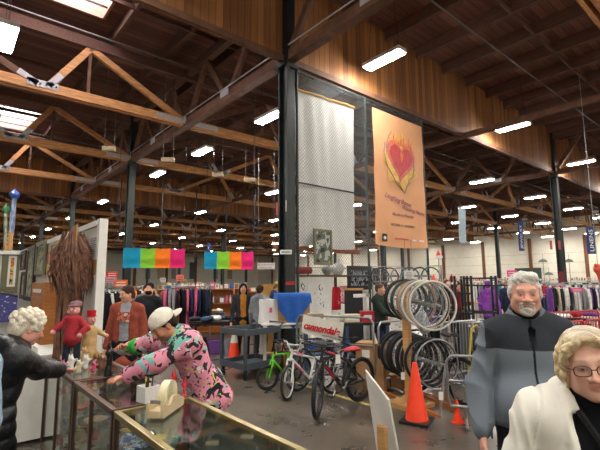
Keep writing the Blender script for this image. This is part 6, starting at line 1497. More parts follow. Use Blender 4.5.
# ================================================================ CHAIN-LINK SCREEN, SHEET, HEART BANNER
YF = 6.02 * S
XA, XB, ZT = 5.05 * S, PY(425, 180, 6.02 * S).x, ZB - .07
o = empty('chain_link_screen', ((XA + XB) / 2, YF, 0), 0, 'tall chain-link screen from the big dark column to the post right of the heart banner', 'fence')
W = XB - XA; mb = MB(); s_ = .064; r = .0036
def diag(sg):
    k = -ZT - W
    while k < W + ZT:
        # line x = k + sg*z clipped to the rectangle
        pts = []
        z0, z1 = 1.9, ZT - .05
        xa, xb = k + sg * z0, k + sg * z1
        lo, hi = -W / 2, W / 2
        ts = []
        for z, x in ((z0, xa), (z1, xb)):
            if lo <= x <= hi: ts.append(z)
        for xl in (lo, hi):
            z = (xl - k) / sg
            if z0 < z < z1: ts.append(z)
        if len(ts) >= 2 and max(ts) - min(ts) > .02:
            za, zb = min(ts), max(ts); mb.cyl((k + sg * za, sg * .003, za), (k + sg * zb, sg * .003, zb), r, n=3, cap=False)
        k += s_ * math.sqrt(2)
diag(1); diag(-1)
mb.build('wire_mesh', metalm('galvanised_wire', '#6a6e6e', 0.5, 0.6), o)
m_post = mat('fence_post', '#39403c', 0.5, 0.4)
for x in (-W / 2, -.15, W / 2): mb = MB(); mb.cyl((x, .03, 0), (x, .03, ZT), .035, n=10); mb.build('post', m_post, o, smooth=True)
for z in (ZT - .03, PY(325, 187, YF).z, 1.9): mb = MB(); mb.cyl((-W / 2, .03, z), (W / 2, .03, z), .022, n=8); mb.build('rail', m_post, o, smooth=True)
# white sheet behind the mesh
xa, xb = PY(293.5, 150, YF + .12).x + .12, PY(354, 150, YF + .12).x; zt0, zt1 = PY(296, 89, YF + .12).z, PY(353, 107, YF + .12).z; zb = PY(325, 248, YF + .12).z
o = empty('hanging_sheet', ((xa + xb) / 2, YF + .14, zb), 0, 'large grey-white sheet with a yellow top hem hung behind the chain link', 'sheet'); w = xb - xa
def sh(u, v): return ((u - .5) * w * (1 + .05 * v * (1 - 0)) - .0, .03 * math.sin(14 * u) * (1 - v * .6) + .012 * math.sin(31 * u + 4 * v), (zt0 * (1 - u) + zt1 * u - zb) * v + .02 * math.sin(7 * u) * (1 - v))
mb = MB(); mb.sheet(sh, 50, 20, .006); mb.build('cloth', cloth('sheet_white', '#e6e5e1', var=.05), o, smooth=True)
mb = MB(); mb.tube([Vector(sh(i / 12, 1.0)) + Vector((0, -.02, 0)) for i in range(13)], .035, n=6); mb.build('top_hem', mat('hem_yellow', '#c9962e', 0.7), o, smooth=True)
mb = MB(); mb.box((0, 0, 0), (2.9, .09, .12)); tag(mb.build('timber_beam', mat('orange_beam', '#9a5632', 0.7, var=.2), loc=(xb - 1.1, YF + .35, PY(325, 250, YF + .3).z)), 'reddish timber beam running under the hanging sheet', 'beam')
# orange heart banner, in front of the mesh
xa, xb = PY(373.5, 170, YF - .1).x, PY(423, 170, YF - .1).x; zt = PY(373, 107, YF - .1).z - .03; zb = PY(398, 246, YF - .1).z
w, h = xb - xa, zt - zb; o = empty('heart_banner', ((xa + xb) / 2, YF - .12, zb), 0, 'tall orange banner with a flaming red heart drawing hung on the chain link', 'banner')
def bn(u, v): return ((u - .5) * w * (1 - .02 * math.sin(PI * v)), .018 * math.sin(9 * u + 2) * (1.2 - v) + .01 * math.sin(16 * v + 5 * u), h * v + .05 * (1 - v) * math.sin(PI * u) * -1)
mb = MB(); mb.sheet(bn, 30, 40, .004); mb.build('cloth', mat('banner_orange', '#dfa478', 0.75, var=.06, scale=1.5), o, smooth=True)
def flat(poly, y, m_, name):
    mb = MB(); mb.prism(poly, .004, Matrix.Translation((0, y, 0))); return mb.build(name, m_, o)
def heart(s, cx, cz, n=40, rot=0.0): 
    P_ = []
    for i in range(n):
        t = 2 * PI * i / n; x = 16 * math.sin(t) ** 3 / 17 * s; z = (13 * math.cos(t) - 5 * math.cos(2 * t) - 2 * math.cos(3 * t) - math.cos(4 * t)) / 17 * s
        P_.append((cx + x * math.cos(rot) - z * math.sin(rot), cz + x * math.sin(rot) + z * math.cos(rot)))
    return P_
rs = random.Random(4)
# yellow flame halo, ragged
P_ = []
for i in range(40):
    t = 2 * PI * i / 40; k = 1 + .13 * math.sin(7 * t) + .06 * math.sin(17 * t); P_.append((-.03 + .30 * w * k * math.sin(t) * (1 - .22 * math.cos(t)), h * .655 + (.20 * h) * k * math.cos(t)))
P_[20] = (.06 * w, h * .40)
flat(P_, -.040, mat('halo_yellow', '#d9ad62', 0.7, var=.2, scale=6), 'halo')
flat(heart(.30 * w, -.01, h * .66, rot=-.08), -.048, mat('heart_pink', '#cf7368', 0.7, var=.2, scale=7), 'heart_rim')
flat(heart(.235 * w, -.01, h * .66, rot=-.08), -.054, mat('heart_red', '#bf4a4e', 0.7, var=.15, scale=7), 'heart')
flat([(-.06, h * .70), (-.02, h * .63), (.05, h * .66), (.12, h * .72), (.05, h * .70), (.0, h * .74)], -.059, mat('heart_orange', '#dd7a4a', 0.7), 'heart_highlight')
mb = MB()
for i in range(9):
    x = (-.20 + .05 * i) * w; b0 = h * .765 - abs(i - 4) * .006 * h; tpz = b0 + h * (.055 + .05 * ((i * 5) % 3) / 2); mb.prism([(x - .02 * w, b0), (x + .03 * w, b0), (x + .025 * w + .012 * ((i % 2) * 2 - 1), (b0 + tpz) / 2), (x + .01 * w, tpz), (x - .01 * w, (b0 + tpz) / 2)], .004, Matrix.Translation((0, -.05, 0)))
mb.build('flames', mat('flame_orange', '#d9774a', 0.7, var=.2, scale=9), o)
mb = MB(); 
for pts in ([(-.62, .76), (-.66, .68), (-.58, .60), (-.45, .55), (-.30, .50), (-.15, .45), (.02, .42)], [(.30, .80), (.48, .72), (.52, .62), (.45, .55), (.30, .52), (.2, .46)], [(-.36, .86), (-.5, .80), (-.58, .72)], [(.1, .40), (.2, .47), (.36, .50)]):
    mb.tube([(x * w * .5, -.045, z * h) for x, z in pts], .012, n=5)
mb.build('drawn_lines', mat('drawing_grey', '#7d7c78', 0.7), o)
m_pur = mat('letter_purple', '#7a3f66', 0.6)
text('Laughing Bones', .20, (-.34 * w, -.036, h * .352), (PI / 2, R(9), 0), m_pur, o, shear=.3); text('Weeping Hearts', .17, (-.02 * w, -.036, h * .285), (PI / 2, R(7), 0), m_pur, o, shear=.3)
text('Dia de los Muertos', .13, (0, -.036, h * .222), (PI / 2, 0, 0), m_pur, o, align='CENTER', shear=.2)
text('OCTOBER 11 - DECEMBER 1', .095, (0, -.036, h * .145), (PI / 2, 0, 0), m_black, o, align='CENTER')
mb = MB(); mb.box((-.36 * w, -.03, h * .052), (.085 * w, .006, .055 * h)); mb.build('square_logo', m_black, o)
mb = MB(); mb.ball((-.36 * w, -.036, h * .05), (.025 * w, .003, .013 * h), n=10); mb.build('logo_figure', m_white, o)
mb = MB()
for k in range(9): mb.box((-.16 * w + k * .03 * w, -.034, h * (.05 + .003 * (k % 2))), (.018 * w, .003, .012 * h))
mb.build('small_red_print', mat('letter_red', '#c01f2c', 0.5), o)
mb = MB()
for x, ww in ((.20, .06), (.24, .02), (.36, .09), (.40, .03)): mb.box((x * w, -.034, h * .05), (ww * w, .003, .014 * h))
mb.build('small_white_marks', m_white, o)

# ================================================================ SHELF OF THINGS UNDER THE SCREEN
ZS = 2.05
c1, c2 = D(286, 268, 9.4), D(430, 268, 9.4)
YS = 8.1
def SX(px, py=275): return PY(px, py, YS)
# shelving counter along the screen
xa, xb = SX(292).x, SX(350).x; zsh = SX(320, 276).z
o = empty('display_rail', ((xa + xb) / 2, YS, 0), 0, 'timber-topped rail with red bunting under the chain-link screen', 'rail')
mb = MB(); mb.box((0, 0, zsh), (xb - xa, .14, .06)); mb.build('top_board', m_pine, o)
for s_ in (-1, 0, 1): mb = MB(); mb.cyl((s_ * (xb - xa - .1) / 2, 0, 0), (s_ * (xb - xa - .1) / 2, 0, zsh - .03), .03, n=8); mb.build('post', m_steel, o)
mb = MB(); mb.cyl((-(xb - xa) / 2, 0, zsh + .22), ((xb - xa) / 2 + 1.6, 0, zsh + .22), .018, n=8); mb.build('upper_tube', m_steel, o)
def hung(pxa, pxb, pya, pyb, m_, label, name, cat, y=YS - .12, th=.012, marks=None, wav=.03, lw=0):
    A, B = PY(pxa, (pya + pyb) / 2, y), PY(pxb, (pya + pyb) / 2, y); zt, zb = PY((pxa + pxb) / 2, pya, y).z, PY((pxa + pxb) / 2, pyb, y).z; w = B.x - A.x; h = zt - zb
    o = empty(name, ((A.x + B.x) / 2, y, zb), 0, label, cat); mb = MB(); mb.sheet(lambda u, v: ((u - .5) * w * (1 + lw * v), wav * math.sin(9 * u + 2 * v) * (1.1 - v), h * v), 14, 8, th); mb.build('cloth', m_, o, smooth=True)
    if marks: marks(o, w, h)
    return o
def inkmarks(o, w, h):
    rs = random.Random(int(w * 1000)); mb = MB()
    for k in range(16):
        x, z = rs.uniform(-.32, .1) * w, rs.uniform(.3, .85) * h; mb.bar((x, -.05, z), (x + rs.uniform(-.05, .06), -.05, z + rs.uniform(-.08, .08)), .004, .018, up=(0, 1, 0))
    mb.build('ink_marks', m_black, o)
hung(298, 307, 278, 312, cloth('linen_white', '#ecebe6', var=.05), 'narrow white marked cloth hanging left of the large one', 'hanging_cloth', 'cloth', marks=inkmarks)
hung(309, 331, 277, 321, cloth('linen_white', '#ecebe6', var=.05), 'large white cloth with black ink marks hanging above the lettered banner', 'hanging_cloth', 'cloth', marks=inkmarks, lw=.12)
hung(333, 341, 287, 310, cm('red'), 'bright red jacket hanging right of the white marked cloth', 'hanging_jacket', 'jacket', th=.08, lw=-.4)
hung(339, 350, 286, 304, ramp_tex('red_white_print', [(0, '#b83040'), (.48, '#e0d0ce'), (.58, '#c04a58')], scale=16, detail=2), 'red and white patterned cloth beside the red jacket', 'hanging_cloth', 'cloth')
# red rolled cloth and bags on the board
c = SX(302, 274); mb = MB(); mb.cyl((-.28, 0, .09), (.28, 0, .11), .085, .09, n=16); tag(mb.build('rolled_cloth', cloth('roll_red', '#9c3026'), loc=(c.x, YS, zsh + .03), smooth=True), 'dark red rolled cloth lying on the timber rail', 'roll')
for px, s_, cc, lb in ((327, .14, '#8b8d8a', 'grey plastic bag on the rail under the hanging picture'), (338, .19, '#c9c9c4', 'crumpled white plastic bag on the rail left of the dark photograph')):
    c = SX(px); d = SDF(.014); d.el((0, 0, s_ * .9), (s_ * 1.1, .10, s_), .03); d.rc((0, 0, s_), (.04, 0, s_ * 2.2), .05, .03, .04)
    tag(sdf_obj('plastic_bag', d, mat('bag_' + cc[1:], cc, 0.4, var=.25, scale=25), None, loc=(c.x, YS, zsh + .02), noise=lambda P: .02 * fnoise(P, 22, 3)), lb, 'bag')
# pictures in this corner
art5 = ramp_tex('dark_photo', [(0, '#16161a'), (.42, '#33343a'), (.5, '#9a9ca4'), (.58, '#4b4c54'), (.66, '#c2c3c8')], scale=7, detail=4)
picture(313, 331, 229.5, 265, m_gfr, ramp_tex('grey_figure_art', [(0, '#2c302c'), (.42, '#5c645c'), (.52, '#a9aca2'), (.62, '#454c45')], scale=4), 'framed grey-green figure picture hung on the chain link below the sheet', x=YF - .06, plane='Y', fw=.06)
picture(346.5, 371.5, 266, 290, m_black, art5, 'black-framed wide photograph of a group, above the hanging clothes', x=YS - .1, plane='Y', fw=.12)
picture(367 + 5, 379, 268, 285, mat('poster_edge', '#55565a'), mat('poster_dark', '#3c3e44', 0.6, var=.4, scale=5), 'dark poster with a pale T shape, right of the group photograph', x=YS - .0, plane='Y', fw=.03)
c = PY(375.5, 277, YS - .05); mb = MB(); mb.box((0, 0, .06), (.12, .01, .035)); mb.box((0, 0, -.02), (.035, .01, .16)); 
tag(mb.build('poster_emblem', m_steel, loc=c), 'pale T-shaped emblem on the dark poster', 'emblem')
# white post and dark panel
c = D(366.5, 318, 9.2); mb = MB(); mb.box((0, 0, .75), (.09, .09, 1.5)); mb.box((-.14, 0, 1.46), (.42, .09, .07)); tag(mb.build('white_post', m_white, loc=(c.x, c.y, 0)), 'white upright post with a short arm left of the man in green', 'post')
c = D(354, 318, 9.9); mb = MB(); mb.box((0, 0, .8), (.42, .05, 1.55)); mb.box((0, -.03, 1.58), (.46, .06, .05), mi=1); tag(mb.build('dark_board', [mat('chalk_black', '#1c1c1f'), m_pine], loc=(c.x, c.y, 0), rz=to_eye(c)), 'black display board behind the white post', 'board')
# service counter with shelves under: blue uprights and red bins
c = D(345, 318, 8.7); rzw = to_eye(c, 8)
o = empty('work_bench', (c.x, c.y, 0), rzw, 'dark-topped work bench with blue steel legs behind the bicycles', 'bench')
mb = MB(); mb.box((0, 0, .93), (1.7, .6, .05)); mb.build('bench_top', m_black, o)
m_bsteel = mat('blue_steel', '#33506e', 0.5)
for sx in (-.8, 0.0, .8):
    for sy in (-.25, .25): mb = MB(); mb.box((sx, sy, .455), (.06, .06, .9)); mb.build('leg', m_bsteel, o)
mb = MB(); mb.box((0, 0, .35), (1.66, .55, .03)); mb.build('lower_shelf', m_bsteel, o)
Rb = Matrix.Rotation(rzw, 3, 'Z'); rs = random.Random(9)
for i, (x, cc, sz, lb) in enumerate(((.45, 'red', (.26, .22, .20), 'red plastic bin on the work bench, left one'), (.74, 'red', (.22, .22, .20), 'red plastic bin at the right end of the work bench'), (.13, 'cream', (.30, .2, .14), 'cream carton on the work bench left of the red bins'), (-.25, 'cream', (.24, .2, .12), 'cream carton near the lettered banner on the work bench'), (-.6, 'tan', (.3, .25, .16), 'tan box at the left end of the work bench'))):
    q = c + Rb @ Vector((x, 0, 0)); mb = MB(); mb.box((0, 0, sz[2] / 2), sz); mb.box((0, -sz[1] / 2 - .004, sz[2] * .5), (sz[0] * .6, .008, sz[2] * .35), mi=1); mb.box((0, 0, sz[2]), (sz[0] + .02, sz[1] + .02, .015))
    tag(mb.build('storage_bin', [pm_(cc), m_white], loc=(q.x, q.y, .956), rz=rzw), lb, 'bin')
for i in range(9):
    q = c + Rb @ Vector((-.66 + i * .165, rs.uniform(-.1, .05), 0)); cc = ['blue', 'grey', 'navy', 'white', 'blue', 'charcoal', 'denim', 'white', 'grey'][i]; hh = rs.uniform(.16, .34); d = SDF(.014); d.el((0, 0, hh * .45), (.085, .12, hh * .45), .03); d.rc((0, 0, hh * .7), (.03, 0, hh), .03, .02, .03)
    tag(sdf_obj('parts_bag', d, cm(cc), None, loc=(q.x, q.y, .372), noise=lambda P: .012 * fnoise(P, 26, 4)), '%s bag of parts, %s from left, on the lower shelf of the work bench' % (cc, ORD[i + 1]), 'bag', 'bags on the lower bench shelf')
# paper sign on the upper tube
c = D(409, 278, 6.9); mb = MB(); mb.box((0, 0, 0), (.15, .006, .24)); o = mb.build('paper_sign', m_tag, loc=c, rz=to_eye(c)); tag(o, 'white paper sign hanging above the upper cluster of wheels', 'sign')
mb = MB(); 
for k in range(8): mb.box((0, -.005, .085 - k * .022), (.11 if k % 3 else .08, .002, .006))
mb.cyl((-.05, 0, .12), (-.05, 0, .62), .002, n=4); mb.cyl((.05, 0, .12), (.05, 0, .62), .002, n=4); mb.build('printed_lines', m_black, o)
# high metal rack along with hanging hoops
a, b_ = D(372, 265, 10.0), D(441, 268, 9.5); a.z = b_.z = 0
o = empty('hoop_rack', a, math.atan2(b_.y - a.y, b_.x - a.x), 'grey metal rack high behind the wheels with hoops hung from it', 'rack'); L_ = (b_ - a).length; mb = MB(); 
mb.tube([(0, 0, 0), (0, 0, 2.1), (L_, 0, 2.1), (L_, 0, 0)], .022, n=8); mb.tube([(0, 0, 1.75), (L_, 0, 1.75)], .016, n=8); mb.build('frame', m_steel, o, smooth=True)
rackM = Matrix.Translation(a) @ Matrix.Rotation(o.rotation_euler[2], 4, 'Z')
for i in range(6):
    q = rackM @ Vector((.18 + i * (L_ - .3) / 5.5, 0, 2.10 - .24)); cc = ['black', 'maroon', 'grey', 'denim', 'black', 'green'][i]
    w_ = empty('bicycle_wheel', q, o.rotation_euler[2] + R([10, -15, 20, 0, 30, -10][i]), '%s wheel hung on the high rack, %s' % (cc, ['leftmost', 'second from left', 'third from left', 'fourth from left', 'fifth from left', 'rightmost'][i]), 'bicycle wheel', 'wheels hung on the high rack')
    t_, ri, sp, hb = wheel_bm(.22, .014, 12); t_.build('tyre', pm_(cc), w_, smooth=True); ri.build('rim', m_steel, w_, smooth=True); sp.build('spokes', m_steel, w_); hb.build('hub', m_steel, w_)
for px, py, d, s_, lb in ((434, 282 + 2, 8.6, .16, 'red and white festive hat shape right of the wheel cluster'), (452, 283, 9.2, .16, 'second red pointed hat shape, further right'), (438.5, 257, 8.9, .12, 'small orange pennant above the wheel cluster')):
    c = D(px, py, d); mb = MB(); mb.lathe([(s_ * .62, 0), (s_ * .5, .02), (s_ * .05, s_ * 1.2), (0, s_ * 1.25)], n=14); mb.lathe([(s_ * .66, -.03), (s_ * .7, 0), (s_ * .62, .03), (s_ * .5, .02)], n=14, mi=1); mb.cyl((0, 0, -.0), (0, 0, -c.z if False else -.5), .012, n=6, mi=2)
    tag(mb.build('pointed_hat', [mat('hat_red', '#d8452f'), m_white, m_steel], smooth=True, loc=c), lb, 'hat')

# ================================================================ COLOURED FLAGS, SIGNS, HANGING BITS
FL = [((123.5, 141, 247, 268), 'teal'), ((141, 155.5, 248, 268), 'green'), ((155.5, 170.5, 248, 268), 'orange'), ((170.5, 185, 248.5, 268), 'pink'), ((204.5, 217, 251, 269), 'teal'), ((217, 229.5, 251, 269), 'green'), ((229.5, 241.5, 251, 269.5), 'orange'), ((241.5, 253.5, 251.5, 269.5), 'pink')]
fc = {'teal': '#1e93b8', 'green': '#86c63a', 'orange': '#ee7a22', 'pink': '#dd2a72'}
dF = 15.0
for i, ((xa, xb, ya, yb), cc) in enumerate(FL):
    A, B = D(xa, ya, dF), D(xb, ya, dF); zb = D(xa, yb, dF).z; w = (B - A).length * 1.0; h = A.z - zb; rz = to_eye(A, 0) ; side = 'left' if i < 4 else 'right'
    mb = MB(); mb.sheet(lambda u, v: ((u - .5) * w, .05 * math.sin(PI * u) * math.sin(v * 9) * (1 - v) * .8 - .02 * math.sin(PI * u), h * v - .04 * math.sin(PI * u) * (v) ), 14, 14, .006)
    o = mb.build('coloured_flag', cloth('flag_' + cc, fc[cc], var=.08), smooth=True, loc=((A.x + B.x) / 2, (A.y + B.y) / 2, zb), rz=vface((-_F.x, -_F.y))); tag(o, '%s cloth flag in the %s row of four hanging flags' % (cc if cc != 'teal' else 'turquoise blue', side), 'flag', 'coloured cloth flags')
for i, (xa, xb, y_) in enumerate(((112, 187, 247.6), (203, 255, 251))):
    A, B = D(xa, y_, dF), D(xb, y_, dF); mb = MB(); mb.tube([(0, 0, 0), B - A], .015, n=6)
    for t in (.05, .95): q = (B - A) * t; mb.tube([q, q + Vector((0, 0, ZB - A.z))], .006, n=4)
    tag(mb.build('flag_line', m_bolt, loc=A), 'thin line carrying the %s row of coloured flags' % ('left' if i == 0 else 'right'), 'line')
# thin drop pipes from the roof
for px, pyt, pyb, d in ((162, 212, 262, 22), (196, 213, 262, 24), (226, 216, 262, 24), (254.5, 219, 262, 24), (120.5, 206, 240, 21)):
    A, B = D(px, pyt, d), D(px, pyb, d); mb = MB(); mb.cyl((0, 0, 0), (0, 0, ZB - B.z), .034, n=8)
    struct('drop_pipe', mb, m_bolt, loc=(A.x, A.y, B.z))
# small boards hung on twin cords
for px, pyt, pyb, z in ((109, 116, 149, 6), (168, 120, 160, 6), (218, 140, 175, 6), (250, 145, 180, 6), (171, 115, 134, 6)):
    d = 13.75 if px < 200 else 15.6; B = D(px, pyb, d)
    if px == 171: continue
    o = empty('hanging_block', B, vface((-_F.x, -_F.y)), 'small pale wooden block hung on two cords, %s' % {109: 'left of the left dark column', 168: 'between the two dark columns, leftmost there', 218: 'middle one between the columns', 250: 'nearest the big column'}[px], 'hanging block'); mb = MB(); mb.box((0, 0, 0), (.42, .15, .15)); mb.build('block', mat('block_pale', '#b3a184', 0.7), o, bevel=.01)
    for s_ in (-1, 1): mb = MB(); mb.cyl((s_ * .17, 0, .05), (s_ * .17, 0, (ZR - .3 - B.z)), .011, n=5); mb.build('cord', m_pipe, o)
# hanging banners at right
for (pxa, pxb, ya, yb, cc, d, tx, lb) in ((457.5, 464.5, 208, 243, '#9fb0b8', 17.0, '', 'narrow pale grey banner hanging left of the thin column at right'), (517, 522.5, 221, 251, '#27356c', 20.0, 'JEWELRY', 'narrow dark blue banner with white lettering, middle of the right side'), (585, 594, 227, 254, '#22346a', 17.0, 'LINENS', 'dark blue banner with white lettering near the right edge'), (207, 211, 243.5, 252, '#3458a8', 24.0, 'A', 'tiny blue sign hanging above the right row of flags')):
    A, B = D(pxa, ya, d), D(pxb, ya, d); w = (B - A).length; zb = D(pxa, yb, d).z; h = A.z - zb; o = empty('hanging_banner', ((A.x + B.x) / 2, (A.y + B.y) / 2, zb), vface((-_F.x, -_F.y)), lb, 'banner')
    mb = MB(); mb.sheet(lambda u, v: ((u - .5) * w + .03 * (v), .02 * math.sin(5 * v), h * v), 4, 10, .01); mb.build('cloth', mat('banner_' + cc[1:], cc, 0.7), o)
    mb = MB(); mb.cyl((-.02, 0, h), (-.02, 0, ZB - zb), .006, n=5); mb.cyl((-w / 2, 0, h), (w / 2, 0, h), .015, n=6); mb.build('hanger', m_bolt, o)
    if tx: t = text(tx, w * .62, (w * .22, -.03, h * .08), (0, -PI / 2, PI / 2) if False else (PI / 2, -PI / 2, 0), m_white, o); bpy.context.view_layer.update(); t.scale.x = h * .8 / max(t.dimensions.x, .01) if t.dimensions.x > 0 else 1
# white sign with black letters, left of the big column
c = D(266, 266, 16); o = empty('hanging_sign', c, vface((-_F.x, -_F.y)), 'white hanging sign with two lines of black lettering, left of the big column', 'sign'); mb = MB(); mb.box((0, 0, 0), (.66, .02, .24)); mb.build('sign_board', m_white, o)
text('HOUSEWARES', .10, (0, -.02, .02), (PI / 2, 0, 0), m_black, o, align='CENTER'); text('FURNITURE', .09, (0, -.02, -.09), (PI / 2, 0, 0), m_black, o, align='CENTER')
mb = MB(); 
for s_ in (-.3, .3): mb.cyl((s_, 0, .12), (s_, 0, ZB - c.z), .006, n=4)
mb.build('hanger_wire', m_steel, o)
# notices and red signs on the columns
def colnotice(x, y, z, m_, lb, w=.12, h=.55, face=1, txt=None):
    mb = MB(); mb.box((0, 0, 0), (w, .012, h)); o = mb.build('column_notice', m_, loc=(x, y, z), rz=to_eye((x, y), 0)); tag(o, lb, 'notice')
    if txt: t = text(txt, w * .7, (w * .28, -.012, -h * .45), (PI / 2, -PI / 2, 0), m_white, o)
m_sred = mat('sign_red_pale', '#b5524c', 0.6)
c = D(277, 209, 9.48); colnotice(c.x, c.y, c.z, m_sred, 'narrow red notice on the left face of the big column', w=.05, h=.30)
c = D(286, 206, 9.42); colnotice(c.x, c.y, c.z, mat('sign_grey', '#a09c98'), 'narrow pale notice on the front of the big column', w=.035, h=.26)
c = D(286, 252, 9.4); mb = MB(); mb.box((0, 0, 0), (.26, .02, .10)); mb.box((0, -.011, 0), (.2, .003, .05), mi=1); tag(mb.build('column_plate', [m_white, m_steel], loc=c, rz=to_eye(c, 0)), 'white electrical box strip on the big column below the notices', 'plate')
c = D(290, 283, 9.4); mb = MB(); mb.box((0, 0, 0), (.20, .015, .07)); tag(mb.build('column_band', mat('band_red', '#b01f2c'), loc=c, rz=to_eye(c, 0)), 'red strip low on the big dark column', 'band')
for px, lb in ((551, 'left'), (559.5, 'right')):
    c = D(px, 245, 19.9); colnotice(c.x, c.y, c.z, m_sred, 'pale red notice on the %s side of the column behind the grey-haired man' % lb, w=.10, h=.42)
c = D(562, 285, 20.4); mb = MB(); mb.box((0, 0, 0), (.24, .05, 1.3)); tag(mb.build('red_column_wrap', mat('dark_red_pad', '#6e1a24'), loc=c, rz=to_eye(c)), 'dark red padded wrap on the column behind the grey-haired man', 'wrap')
# ================================================================ GARMENT RACKS
def garment_mesh(kind):
    """a garment on a hanger, hanging from z=0 down; broad side faces x"""
    mb = MB(); L_ = {'shirt': .72, 'coat': 1.05, 'dress': 1.15, 'trousers': .95}[kind]; W_ = {'shirt': .23, 'coat': .24, 'dress': .20, 'trousers': .16}[kind]
    prof = [(0.0, .05), (.03, .10), (.07, W_ * .92), (.12, W_), (.22, W_ * .80), (.5, W_ * .84), (.8, W_ * .92), (1.0, W_ * 1.0)]
    if kind == 'dress': prof[-2:] = [(.8, W_ * 1.25), (1.0, W_ * 1.45)]
    if kind == 'trousers': prof = [(0, .13), (.05, .15), (.5, .14), (1.0, .12)]
    nu = 14; rows = []
    for t, w in prof:
        ring = []
        for i in range(nu):
            a = 2 * PI * i / nu; dy = w * math.cos(a); th = (.045 if t > .1 else .03) * (1 + .25 * math.sin(5 * a + 9 * t)) * (1 + .5 * t)
            ring.append((th * math.sin(a), dy, -.07 - L_ * t - (.03 * math.cos(a * 2) if t == 1.0 else 0)))
        rows.append(ring)
    v = [p for r_ in rows for p in r_]; f = [(a * nu + i, a * nu + (i + 1) % nu, (a + 1) * nu + (i + 1) % nu, (a + 1) * nu + i) for a in range(len(rows) - 1) for i in range(nu)]
    f += [tuple(range(nu)), tuple(range((len(rows) - 1) * nu, len(rows) * nu))]; mb.add(v, f)
    if kind in ('shirt', 'coat'):
        for s_ in (-1, 1): mb.tube([(0, s_ * W_ * .86, -.12), (.015, s_ * (W_ + .04), -.30), (.02, s_ * (W_ + .03), -.07 - L_ * (.78 if kind == 'shirt' else .62))], [.055, .05, .038], n=7)
    h = MB(); h.tube([(0, -.19, -.10), (0, -.05, -.055), (0, 0, -.05), (0, .05, -.055), (0, .19, -.10)], .006, n=4); h.tube([(0, 0, -.05), (0, 0, -.01), (0, .02, .015), (0, .0, .028), (0, -.015, .015)], .003, n=4)
    return mb, h
PROTO = {}
def garment(kind, p, rz, col, label, group, sc=1.0):
    if kind not in PROTO:
        g, h = garment_mesh(kind); o = g.build('garment', cm(col), smooth=True); hh = h.build('hanger', m_steel, o, smooth=True); PROTO[kind] = (o.data, hh.data); bpy.data.objects.remove(hh); bpy.data.objects.remove(o)
    o = bpy.data.objects.new('hanging_' + kind, PROTO[kind][0]); C.objects.link(o); o.location = p; o.rotation_euler = (0, 0, rz); o.scale = (sc, sc, sc)
    h = bpy.data.objects.new('hanger', PROTO[kind][1]); C.objects.link(h); h.parent = o
    o.material_slots[0].link = 'OBJECT'; o.material_slots[0].material = cm(col)
    return tag(o, label, 'clothes' if kind != 'trousers' else 'trousers', group)
NRACK = 0
def rack(a, b_, h, label, where, cols, n, kinds=('shirt', 'coat'), m_=m_steel, seed=1, two=False):
    a, b_ = Vector(a), Vector(b_); a.z = b_.z = 0; L_ = (b_ - a).length; rz = math.atan2(b_.y - a.y, b_.x - a.x); o = empty('garment_rack', a, rz, label, 'clothes rack'); rs = random.Random(seed)
    mb = MB(); mb.cyl((0, 0, h), (L_, 0, h), .016, n=8); mb.build('top_bar', m_, o, smooth=True)
    for x in (.02, L_ - .02): mb = MB(); mb.cyl((x, 0, .06), (x, 0, h + .02), .018, n=8); mb.build('upright', m_, o, smooth=True); mb = MB(); mb.box((x, 0, .05), (.05, .5, .035)); mb.build('foot', m_, o)
    seen = {}
    for i in range(n):
        t = (i + .6) / (n + .2); p = a.lerp(b_, t); p.z = h - .012 + .0; c = rs.choice(cols); k = rs.choice(kinds)
        lb = '%s %s, %s from the left %s' % (c, {'shirt': 'top', 'coat': 'long coat', 'dress': 'dress', 'trousers': 'trousers'}[k], ORD[i + 1], where)
        garment(k, p, rz + R(rs.uniform(-14, 14)), c, lb, 'clothes ' + where, rs.uniform(.9, 1.03))
    return o
dk = ['black', 'charcoal', 'navy', 'black', 'charcoal', 'maroon', 'pink', 'denim', 'black']
rack(D(164, 300, 12.6), D(211, 300, 12.9), 1.64, 'chrome clothes rack full of dark and pink garments behind the capped man', 'on the rack behind the capped man', ['black', 'charcoal', 'navy', 'pink', 'black', 'navy', 'pink', 'charcoal', 'grey'], 17, seed=3)
rack(D(98, 300, 8.6), D(122, 300, 8.9), 1.66, 'clothes rack with white and black tops beside the partition end', 'on the rack beside the partition end', ['white', 'black', 'grey', 'white', 'black'], 8, kinds=('shirt',), seed=5)
rack(D(124, 300, 12.8), D(156, 300, 13.4), 1.62, 'clothes rack with mixed colours behind the masked man', 'on the rack behind the masked man', ['grey', 'tan', 'red', 'charcoal', 'cream', 'orange'], 9, seed=6)
mixed = ['black', 'white', 'grey', 'navy', 'denim', 'cream', 'red', 'purple', 'brown', 'teal', 'tan', 'charcoal', 'pink']
